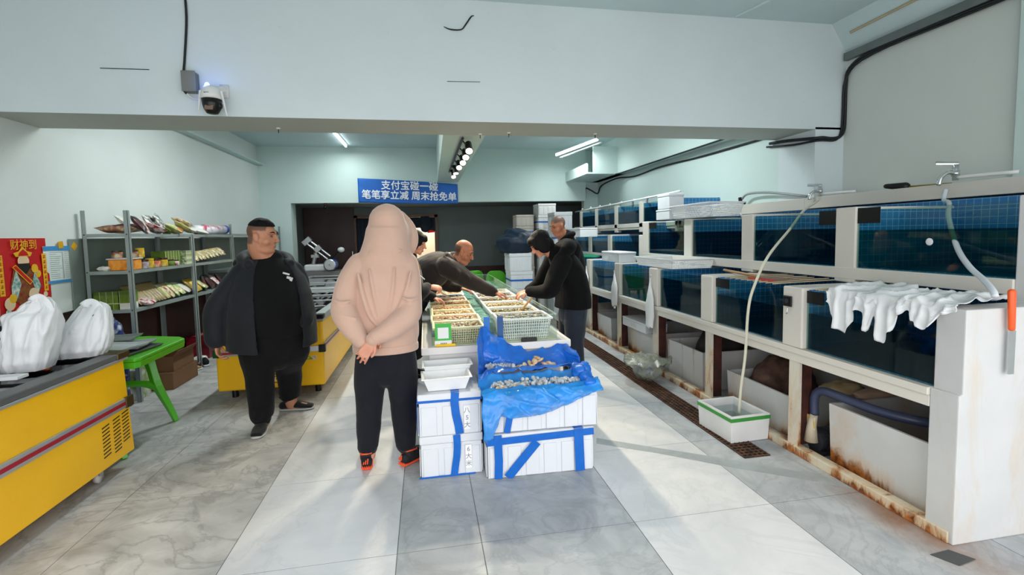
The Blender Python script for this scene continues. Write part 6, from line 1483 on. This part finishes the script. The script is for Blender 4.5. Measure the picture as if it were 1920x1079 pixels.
for c, a in (((-.437, 3.255, 0), R(-6)), ((-.182, 3.25, 0), R(46))):
    s_, M = shoes(pA, c, a, m_shb, m_or)
    P = lambda L_: tr(M, L_)
    for k in range(3):
        x0 = -.018 + .013 * k; hh = .018 + .011 * k
        obj('stripe', sweep(BM(), P([(x0 - .004, -.0405 - .001 * k, .048), (x0 + .004 - .003, -.0395, .048 + hh * .9)]), .0035, .0016, seg=6), m_or, s_, label='orange slanting bar')
    obj('collar', sweep(BM(), P([(-.040, .02, .105), (-.030, -.012, .108), (0, -.026, .112), (.030, -.012, .108), (.040, .02, .105), (.036, .07, .098), (0, .10, .088), (-.036, .07, .098)]), .006, seg=8, closed=True), m_or, s_, True, label='orange collar')
    obj('lace', sweep(BM(), P([(.02, .10, .092), (-.02, .115, .086), (.02, .128, .080)]), .003, seg=6), m_white, s_)
    for k in range(5): obj('tread_point', sweep(BM(), P([(-.026 + .013 * k, -.034, .014), (-.026 + .013 * k, -.036, .034)]), [.007, .0015], seg=8), m_or, s_)

# ---- the big man in the open black jacket
m_jack = cloth('charcoal_jacket', '#1a1d22', .15, .75, .08, .15, 60); m_tee = cloth('black_tee', '#08090a', .2, .9, .04)
pB = person('heavy man in an open black jacket looking to the right beside the yellow island freezer', (-1.28, 4.25, 0))
fB = V((.42, -.91, 0)); sB = V((.91, .42, 0)); yB_ = math.atan2(.42, .91)
cB = V((-1.29, 4.28, 0))
def BP(s, f, z): return cB + sB * s + fB * f + V((0, 0, z))
MB_ = frame((-1.315, 4.245, 1.585), (.985, -.17, -.06))
b = BM(); add_head(b, MB_, 1.16, 1.18, BP(-.0, -.03, 1.36), .088)
rings(b, [tuple(BP(0, 0, .85)) + (.17, .15), tuple(BP(0, .03, 1.05)) + (.19, .16), tuple(BP(0, 0, 1.25)) + (.18, .13), tuple(BP(0, -.02, 1.36)) + (.13, .10)], yaw=yB_)
hR, hL = V((-1.665, 4.12, .765)), V((-1.025, 4.22, .90))
limb(b, [BP(-.21, -.02, 1.28), (-1.645, 4.165, 1.03), hR], [.06, .05, .034]); limb(b, [BP(.20, -.02, 1.28), (-1.09, 4.38, 1.06), hL], [.06, .05, .034])
fr_, fl_ = V((-1.36, 4.10, .05)), V((-1.27, 4.56, .05))
limb(b, [BP(-.12, 0, .85), (-1.37, 4.22, .45), (-1.36, 4.13, .06)], [.10, .07, .05]); limb(b, [BP(.12, 0, .85), (-1.24, 4.46, .45), (-1.25, 4.56, .06)], [.10, .07, .05])
sweep(b, [(-1.36, 4.13, .05), (-1.352, 4.0, .03)], [.038, .034], [.034, .014], seg=12, cap='round'); sweep(b, [(-1.265, 4.56, .05), (-1.12, 4.545, .03)], [.038, .034], [.034, .014], seg=12, cap='round')
add_hand(b, frame((-1.665, 4.12, .755), (.08, -.06, -1), (-.9, -.1, 0)), 1, (.5, .7, .5), 1.1, .7)
add_hand(b, frame((-1.03, 4.235, .895), (.1, .7, -.6), (.8, .3, .5)), 1, (.3, .4, .3), 1.05, .4)
bodyB = fuse('body', b, scalp_skin('tan_skin_with_fade', '#c08a6c', '#b47c60', '#5b4336', MB_, (-1.28, 4.25, 0), 1.16, .050, .040, -.055), pB, .006, 3)
add_face(MB_, 1.16, bodyB)
def hair_cap(M, s, parent, c, r, plane, tilt=0.0, grow=.0, name='hair'):
    """close-cropped cap: the part of an ellipsoid above a tilted plane"""
    b = ell(BM(), c, r, u=40, v=30)
    for v in b.verts:
        lim = plane + tilt * (v.co.y - c[1])
        if v.co.z < lim: v.co.z = lim - .002; v.co.x *= .93; v.co.y = c[1] + (v.co.y - c[1]) * .93
        else: v.co += V((noise.noise(v.co * 60), noise.noise(v.co * 60 + V((9, 0, 0))), noise.noise(v.co * 50))) * .0025
        v.co = M @ (v.co * s)
    return obj(name, b, m_hair, parent, True)
hair_cap(MB_, 1.16, pB, (0, -.008, .040), (.0775, .0985, .092), .071, .02)
b = BM(); rings(b, [tuple(BP(0, .02, .78)) + (.235, .20), tuple(BP(0, .06, .92)) + (.26, .235), tuple(BP(0, .06, 1.06)) + (.255, .225), tuple(BP(0, .02, 1.22)) + (.235, .175), tuple(BP(0, -.01, 1.32)) + (.20, .135), tuple(BP(0, -.025, 1.385)) + (.125, .105)], yaw=yB_)
shB = fuse('shirt', b, m_tee, pB, .01, 4, .004, 6)
for k, (w, h, dx, dz) in enumerate(((.035, .010, -.006, .030), (.022, .014, .006, .006), (.016, .022, .018, -.004))):
    q = BP(.105 + dx * 1.4, .188, 1.235 + dz * 1.4); obj('chest_print', box(BM(), -w * .7, w * .7, -.004, .03, -h * .7, h * .7, M=frame(q, -fB) @ Matrix.Rotation(R(20), 4, 'Y')), mat('white_chest_print', '#d8dadb', .6), shB, label='small white chest print')
b = BM()
_JR = [(.655, .325, .245, .0), (.75, .325, .26, .01), (.92, .315, .262, .03), (1.10, .295, .245, .02), (1.23, .255, .195, -.005), (1.32, .205, .15, -.02), (1.385, .145, .12, -.035)]
def _jack(u, v):
    i = min(int(v * (len(_JR) - 1)), len(_JR) - 2); s = v * (len(_JR) - 1) - i
    z, rw, rd, o = [p + (q - p) * s for p, q in zip(_JR[i], _JR[i + 1])]
    g0 = R(38) if v < .8 else R(38 + 0)
    a0 = pi / 2 + R(26 + 8 * v); a1 = pi / 2 + 2 * pi - R(34 + 6 * v); a = a0 + (a1 - a0) * u
    return BP(rw * cos(a), rd * sin(a) + o, z + .012 * sin(3 * pi * u) * (1 - v))
sheet(b, _jack, 60, 30, .022)
limb(b, [BP(-.205, -.03, 1.285), BP(-.265, -.03, 1.19), (-1.645, 4.165, 1.03), (-1.665, 4.14, .92), (-1.667, 4.12, .80), (-1.666, 4.12, .775)], [.085, .095, .096, .092, .082, .078])
limb(b, [BP(.195, -.03, 1.285), BP(.225, -.03, 1.19), (-1.085, 4.38, 1.06), (-1.045, 4.31, .98), (-1.02, 4.235, .905), (-1.015, 4.215, .885)], [.082, .088, .086, .082, .076, .072])
sweep(b, [BP(-.16, .10, 1.36), BP(-.18, -.05, 1.40), BP(-.10, -.15, 1.42), BP(.04, -.17, 1.41), BP(.15, -.09, 1.39), BP(.16, .06, 1.36)], [.035, .055, .065, .065, .055, .03], seg=16, n=5, cap='round')
limb(b, [BP(-.20, -.13, 1.36), BP(-.05, -.19, 1.33), BP(.10, -.17, 1.33)], [.05, .07, .05])
fuse('jacket', b, m_jack, pB, .009, 4, .006, 6, stretch=(1, 1, .7))
b = BM()
rings(b, [tuple(BP(0, .0, .62)) + (.20, .17), tuple(BP(0, .03, .74)) + (.235, .20), tuple(BP(0, .04, .86)) + (.235, .20)], yaw=yB_)
limb(b, [BP(-.12, .02, .76), BP(-.125, .03, .62), (-1.385, 4.20, .44), (-1.372, 4.16, .24), (-1.362, 4.13, .125), (-1.36, 4.13, .10)], [.145, .145, .115, .100, .090, .070])
limb(b, [BP(.13, .02, .76), BP(.14, .02, .62), (-1.225, 4.45, .46), (-1.240, 4.52, .28), (-1.262, 4.56, .155), (-1.265, 4.56, .135)], [.145, .145, .118, .100, .090, .070])
for (x, y) in ((-1.362, 4.13), (-1.262, 4.56)):
    for z in (.13, .165, .20): limb(b, [(x - .085, y - .01, z), (x, y - .092, z - .008), (x + .085, y, z + .005)], [.008, .014, .008], seg=8)
fuse('trousers', b, m_blk, pB, .009, 4, .006, 7)
m_shoe = cloth('black_canvas_shoe', '#101214', .15, .85)
shoes(pB, (-1.362, 4.19, 0), R(178), m_shoe, mat('grey_white_sole', '#b8b8b4', .6), .27, .055, 'shoe', low=True)
shoes(pB, (-1.325, 4.57, 0), R(92), m_shoe, mat('grey_white_sole', '#b8b8b4', .6), .28, .052, 'shoe', low=True)

# ---- the woman with the tongs
m_coat = cloth('navy_black_coat', '#10131a', .2, .85, .15); m_must = cloth('mustard_collar', '#8a6a35', .15, .9)
pC = person('woman with black bobbed hair in a dark coat holding tongs behind the pink hoodie', (-.2, 4.5, 0))
b = BM(); MC = frame((-.085, 4.56, 1.505), (.93, -.22, -.30))
add_head(b, MC, .93, .97, (-.16, 4.58, 1.34), .048)
rings(b, [(-.20, 4.55, .85, .14, .10), (-.19, 4.56, 1.1, .14, .10), (-.18, 4.57, 1.28, .14, .085), (-.17, 4.575, 1.35, .08, .06)], yaw=R(70))
hC = V((.015, 4.43, 1.095))
limb(b, [(-.15, 4.42, 1.27), (-.10, 4.36, 1.05), hC], [.042, .036, .026]); limb(b, [(-.16, 4.72, 1.27), (-.06, 4.75, 1.02), (.04, 4.60, .98)], [.042, .036, .026])
for x0, y0 in ((-.20, 4.46), (-.20, 4.62)): limb(b, [(-.2, y0, .85), (x0 - .01, y0 - .03, .45), (x0, y0 - .02, .06)], [.08, .055, .04])
add_hand(b, frame((.02, 4.425, 1.095), (.9, -.15, -.10), (.0, -.6, .8)), -1, (.7, 1.0, .6), .92, .9)
add_hand(b, frame((.05, 4.59, .975), (.95, -.1, -.25), (0, 0, 1)), 1, (.5, .6, .4), .9, .6)
bodyC = fuse('body', b, m_skA, pC, .0055, 3); add_face(MC, .93, bodyC)
b = BM(); R3 = MC.to_3x3()
for c, r in (((0, -.025, .042), (.086, .100, .084)), ((0, .055, .062), (.064, .042, .036)), ((-.066, -.01, -.02), (.022, .062, .062)), ((.066, -.01, -.02), (.022, .062, .062)), ((0, -.075, -.03), (.078, .042, .075)), ((-.055, .05, .02), (.016, .024, .045)), ((.055, .05, .02), (.016, .024, .045))): ell(b, MC @ V([q * .96 for q in c]), [q * .96 for q in r], R3)
for k in range(9): limb(b, [MC @ V((-.05 + .0125 * k, .078 - abs(k - 4) * .004, .070)), MC @ V((-.052 + .013 * k, .092 - abs(k - 4) * .005, .045)), MC @ V((-.052 + .013 * k, .090 - abs(k - 4) * .005, .024))], [.010, .010, .003], seg=8)
fuse('hair', b, m_hair, pC, .005, 2, .003, 14)
b = BM()
rings(b, [(-.21, 4.54, .42, .20, .15), (-.21, 4.54, .60, .20, .155), (-.205, 4.55, .85, .19, .15), (-.19, 4.56, 1.08, .19, .15), (-.18, 4.57, 1.25, .19, .13), (-.165, 4.575, 1.33, .12, .09), (-.155, 4.575, 1.37, .08, .075)], yaw=R(70), cap='top')
limb(b, [(-.155, 4.44, 1.26), (-.12, 4.38, 1.14), (-.095, 4.355, 1.05), (-.04, 4.385, 1.06), (.0, 4.425, 1.09)], [.075, .078, .075, .066, .048]); limb(b, [(-.165, 4.71, 1.26), (-.09, 4.76, 1.05), (-.02, 4.68, 1.0), (.04, 4.60, .98)], [.075, .075, .065, .05])
fuse('coat', b, m_coat, pC, .009, 4, .006, 8)
obj('collar', sweep(BM(), [(-.07, 4.49, 1.26), (-.10, 4.475, 1.33), (-.17, 4.49, 1.39), (-.22, 4.56, 1.41), (-.20, 4.65, 1.40), (-.11, 4.66, 1.35)], [.020, .026, .030, .032, .030, .022], [.012] * 6, seg=12, n=4, cap='round'), m_must, pC, True, label='mustard collar')
obj('stripe', sweep(BM(), [(-.055, 4.425, 1.20), (-.02, 4.40, 1.17)], .006, seg=6, cap='round'), m_white, pC, label='pale stripe')
b = BM()
for y0 in (4.46, 4.62): limb(b, [(-.2, y0, .6), (-.21, y0 - .03, .40), (-.2, y0 - .02, .09)], [.10, .08, .065])
fuse('trousers', b, m_blk, pC, .009, 3)
shoes(pC, (-.205, 4.42, 0), R(70), m_shoe, m_white, .24, .045); shoes(pC, (-.205, 4.60, 0), R(75), m_shoe, m_white, .24, .045)
for t in (-1, 1): obj('arm', sweep(BM(), [(-.06, 4.445, 1.115 + .004 * t), (.05, 4.42, 1.10 + .006 * t), (.15, 4.47, 1.02 + .006 * t), (.245, 5.0 - .34, .935 + .006 * t)], [.005, .005, .004, .006], [.002] * 4, seg=6, n=4), m_steel, tg)

# ---- the bald man reaching across the counter
m_brown = cloth('brown_black_sweater', '#2c2625', .3, .9, .2)
pD = person('bald man in a dark sweater bending over the counter with one arm stretched out', (-.18, 5.3, 0))
b = BM(); MD = frame((.395, 5.03, 1.385), (.90, -.22, -.42))
add_head(b, MD, 1.04, 1.08, (.24, 5.06, 1.31), .068)
limb(b, [(-.20, 5.25, .90), (-.06, 5.2, 1.05), (.10, 5.12, 1.20), (.24, 5.07, 1.28)], [.15, .16, .17, .10], [.13, .14, .14, .09], side=(0, 1, 0))
wD = V((.675, 4.80, .975))
limb(b, [(.22, 4.93, 1.24), (.48, 4.86, 1.07), wD], [.055, .048, .032]); limb(b, [(.16, 5.30, 1.22), (.22, 5.42, 1.0), (.36, 5.40, .97)], [.055, .045, .032])
for y0 in (5.16, 5.38): limb(b, [(-.22, y0, .90), (-.20, y0, .46), (-.24, y0, .06)], [.10, .07, .045])
add_hand(b, frame((.675, 4.795, .972), (.93, -.25, -.24), (0, 0.1, 1)), 1, (.35, .5, .4), 1.02, .5, .05)
add_hand(b, frame((.37, 5.40, .965), (.9, -.2, -.2), (0, 0, 1)), -1, (.3, .3, .3), 1.0, .4)
bodyD = fuse('body', b, scalp_skin('ruddy_skin_with_shorn_back', '#bd7f60', '#ae6f52', '#4d382d', MD, (-.18, 5.3, 0), 1.04, -.03, .0, -.055, .050), pD, .006, 3); add_face(MD, 1.04, bodyD)
b = BM()
limb(b, [(-.20, 5.25, .84), (-.14, 5.23, .98), (-.02, 5.18, 1.13), (.12, 5.12, 1.23), (.22, 5.08, 1.28), (.28, 5.06, 1.315)], [.20, .22, .235, .235, .16, .085], [.19, .205, .205, .175, .12, .08], side=(0, 1, 0), seg=28)
limb(b, [(.19, 4.94, 1.245), (.32, 4.90, 1.17), (.47, 4.86, 1.075), (.58, 4.83, 1.02), (.665, 4.803, .978)], [.105, .098, .082, .070, .052]); limb(b, [(.14, 5.29, 1.22), (.20, 5.40, 1.06), (.25, 5.43, .99), (.35, 5.405, .968)], [.10, .085, .07, .05])
for pts in (([(.36, 4.83, 1.20), (.42, 4.79, 1.13), (.40, 4.81, 1.05)]), ([(.28, 4.86, 1.26), (.32, 4.80, 1.19), (.30, 4.82, 1.10)]), ([(.46, 4.82, 1.13), (.50, 4.79, 1.08), (.48, 4.81, 1.01)]), ([(.18, 4.92, 1.36), (.24, 4.87, 1.29), (.20, 4.86, 1.18)])): limb(b, pts, [.006, .016, .006], seg=8)
sweep(b, [V((.268, 5.058, 1.318)) + V((.62 * cos(q * .628), 0, -.62 * cos(q * .628))) * .085 + V((0, .082 * sin(q * .628), 0)) for q in range(10)], .026, seg=10, closed=True)
fuse('sweater', b, m_brown, pD, .009, 4, .007, 8)
b = BM(); rings(b, [(-.21, 5.27, .72, .20, .15), (-.2, 5.26, .90, .20, .17)], yaw=R(90))
for y0 in (5.16, 5.38): limb(b, [(-.21, y0, .85), (-.22, y0, .46), (-.24, y0, .08)], [.12, .10, .08])
fuse('trousers', b, m_blk, pD, .01, 3)
for y0 in (5.16, 5.38): shoes(pD, (-.28, y0, 0), R(88), m_shoe, m_blk, .27, .05)

# ---- the woman in the black hooded coat, right of the counter
m_jean = cloth('slate_jeans', '#262d39', .15, .85); m_blkcoat = cloth('deep_black_coat', '#050506', .2, .95, .03)
pE = person('woman in a black hooded coat bent over the right side of the counter', (1.42, 4.62, 0))
b = BM(); ME = frame((1.115, 4.62, 1.455), (-.80, -.12, -.58))
add_head(b, ME, .98, 1.0, (1.24, 4.64, 1.37), .052)
limb(b, [(1.44, 4.64, .85), (1.42, 4.64, 1.05), (1.36, 4.64, 1.22), (1.27, 4.64, 1.35)], [.15, .15, .16, .08], [.11, .11, .11, .07], side=(0, 1, 0))
hE = V((.985, 4.60, .99))
limb(b, [(1.28, 4.47, 1.28), (1.16, 4.42, 1.03), hE], [.05, .042, .028]); limb(b, [(1.28, 4.80, 1.28), (1.16, 4.86, 1.03), (1.02, 4.80, .98)], [.05, .042, .028])
for y0 in (4.53, 4.74): limb(b, [(1.45, y0, .85), (1.43, y0, .46), (1.46, y0, .06)], [.09, .06, .045])
add_hand(b, frame((.985, 4.60, .985), (-.95, .0, -.22), (0, -.15, 1)), -1, (.6, .8, .6), .95, .7)
add_hand(b, frame((1.02, 4.80, .978), (-.95, 0, -.2), (0, 0, 1)), 1, (.5, .6, .5), .95, .5)
bodyE = fuse('body', b, m_skA, pE, .006, 3); add_face(ME, .98, bodyE)
b = BM(); R3 = ME.to_3x3()
for c, r in (((0, -.03, .045), (.092, .108, .092)), ((0, .05, .075), (.078, .05, .040)), ((-.078, -.005, -.01), (.026, .075, .085)), ((.078, -.005, -.01), (.026, .075, .085)), ((0, -.08, -.04), (.085, .05, .09)), ((-.06, .06, .03), (.02, .03, .055)), ((.06, .06, .03), (.02, .03, .055))): ell(b, ME @ V(c), r, R3)
fuse('hair', b, m_hair, pE, .006, 2, .006, 16)
b = BM()
sweep(b, [(1.455, 4.64, .81), (1.455, 4.64, .90), (1.44, 4.64, 1.06), (1.39, 4.64, 1.22), (1.31, 4.64, 1.33), (1.26, 4.64, 1.38)], [.235, .235, .225, .215, .15, .09], [.185, .18, .165, .15, .11, .08], (0, 1, 0), 28, 5, 'top')
limb(b, [(1.30, 4.48, 1.28), (1.22, 4.43, 1.14), (1.165, 4.415, 1.03), (1.10, 4.48, 1.0), (1.00, 4.585, .992)], [.098, .092, .085, .072, .052]); limb(b, [(1.30, 4.79, 1.28), (1.21, 4.86, 1.10), (1.15, 4.87, 1.02), (1.04, 4.81, .985)], [.098, .085, .075, .052])
limb(b, [(1.30, 4.46, 1.36), (1.38, 4.52, 1.42), (1.41, 4.64, 1.43), (1.38, 4.76, 1.42), (1.30, 4.82, 1.36)], [.045, .07, .08, .07, .045])
ell(b, (1.36, 4.64, 1.38), (.11, .15, .09))
fuse('coat', b, m_blkcoat, pE, .009, 4, .005, 7)
b = BM(); rings(b, [(1.455, 4.635, .72, .19, .13), (1.455, 4.635, .86, .19, .14)], yaw=R(90))
for y0 in (4.53, 4.74): limb(b, [(1.455, y0, .82), (1.44, y0, .62), (1.435, y0, .45), (1.45, y0, .24), (1.46, y0, .08)], [.115, .108, .092, .085, .080])
fuse('jeans', b, m_jean, pE, .009, 3, .005, 8)
for y0 in (4.53, 4.74): shoes(pE, (1.52, y0, 0), R(-88), m_shoe, m_white, .25, .046)

# ---- the shaven-headed man behind her
pF = person('man with a shaven greying head in a black jacket, farthest at the right', (1.8, 5.85, 0))
b = BM(); MF = frame((1.645, 5.83, 1.655), (-.90, -.30, -.30))
add_head(b, MF, 1.05, 1.06, (1.73, 5.86, 1.49), .065)
rings(b, [(1.82, 5.87, .9, .17, .11), (1.82, 5.87, 1.2, .18, .12), (1.78, 5.87, 1.42, .15, .09), (1.75, 5.87, 1.5, .09, .07)], yaw=R(90))
for y0 in (5.62, 6.12): limb(b, [(1.78, y0, 1.40), (1.74, y0 + (.0), 1.12), (1.60, y0 + (.05 if y0 < 5.8 else -.05), .98)], [.05, .042, .03])
for y0 in (5.76, 5.98): limb(b, [(1.82, y0, .9), (1.81, y0, .48), (1.84, y0, .06)], [.09, .065, .045])
add_hand(b, frame((1.60, 5.67, .98), (-.95, .1, -.25), (0, 0, 1)), -1, (.4, .6, .4), 1.0, .5); add_hand(b, frame((1.60, 6.07, .98), (-.95, -.1, -.25), (0, 0, 1)), 1, (.4, .6, .4), 1.0, .5)
bodyF = fuse('body', b, scalp_skin('ruddy_skin_with_grey_stubble', '#bd7f60', '#ae6f52', '#5a4c45', MF, (1.8, 5.85, 0), 1.05, .066, .050, -.045), pF, .006, 3); add_face(MF, 1.05, bodyF, mat('grey_brow', '#3a302c', .7))
b = BM()
rings(b, [(1.84, 5.87, .72, .23, .17), (1.84, 5.87, .95, .225, .165), (1.83, 5.87, 1.2, .235, .16), (1.80, 5.87, 1.38, .22, .13), (1.77, 5.87, 1.47, .14, .10), (1.76, 5.87, 1.52, .095, .09)], yaw=R(90), cap='top')
for y0 in (5.66, 6.08): limb(b, [(1.79, y0, 1.38), (1.76, y0 + (-.04 if y0 < 5.8 else .04), 1.20), (1.73, y0 + (-.03 if y0 < 5.8 else .03), 1.10), (1.62, y0 + (0.01 if y0 < 5.8 else -.01), .99)], [.095, .092, .085, .055])
sweep(b, [(1.66, 5.78, 1.47), (1.74, 5.75, 1.53), (1.83, 5.80, 1.555), (1.85, 5.88, 1.555), (1.82, 5.96, 1.55), (1.70, 5.98, 1.48)], [.02, .03, .035, .035, .03, .02], seg=10, n=4, cap='round')
fuse('jacket', b, m_blkcoat, pF, .009, 4, .005, 7)
b = BM(); rings(b, [(1.83, 5.87, .68, .18, .13), (1.83, 5.87, .80, .18, .13)], yaw=R(90))
for y0 in (5.76, 5.98): limb(b, [(1.83, y0, .8), (1.82, y0, .45), (1.84, y0, .08)], [.11, .09, .078])
fuse('trousers', b, m_blk, pF, .01, 3)
for y0 in (5.76, 5.98): shoes(pF, (1.89, y0, 0), R(-88), m_shoe, m_blk, .27, .05)
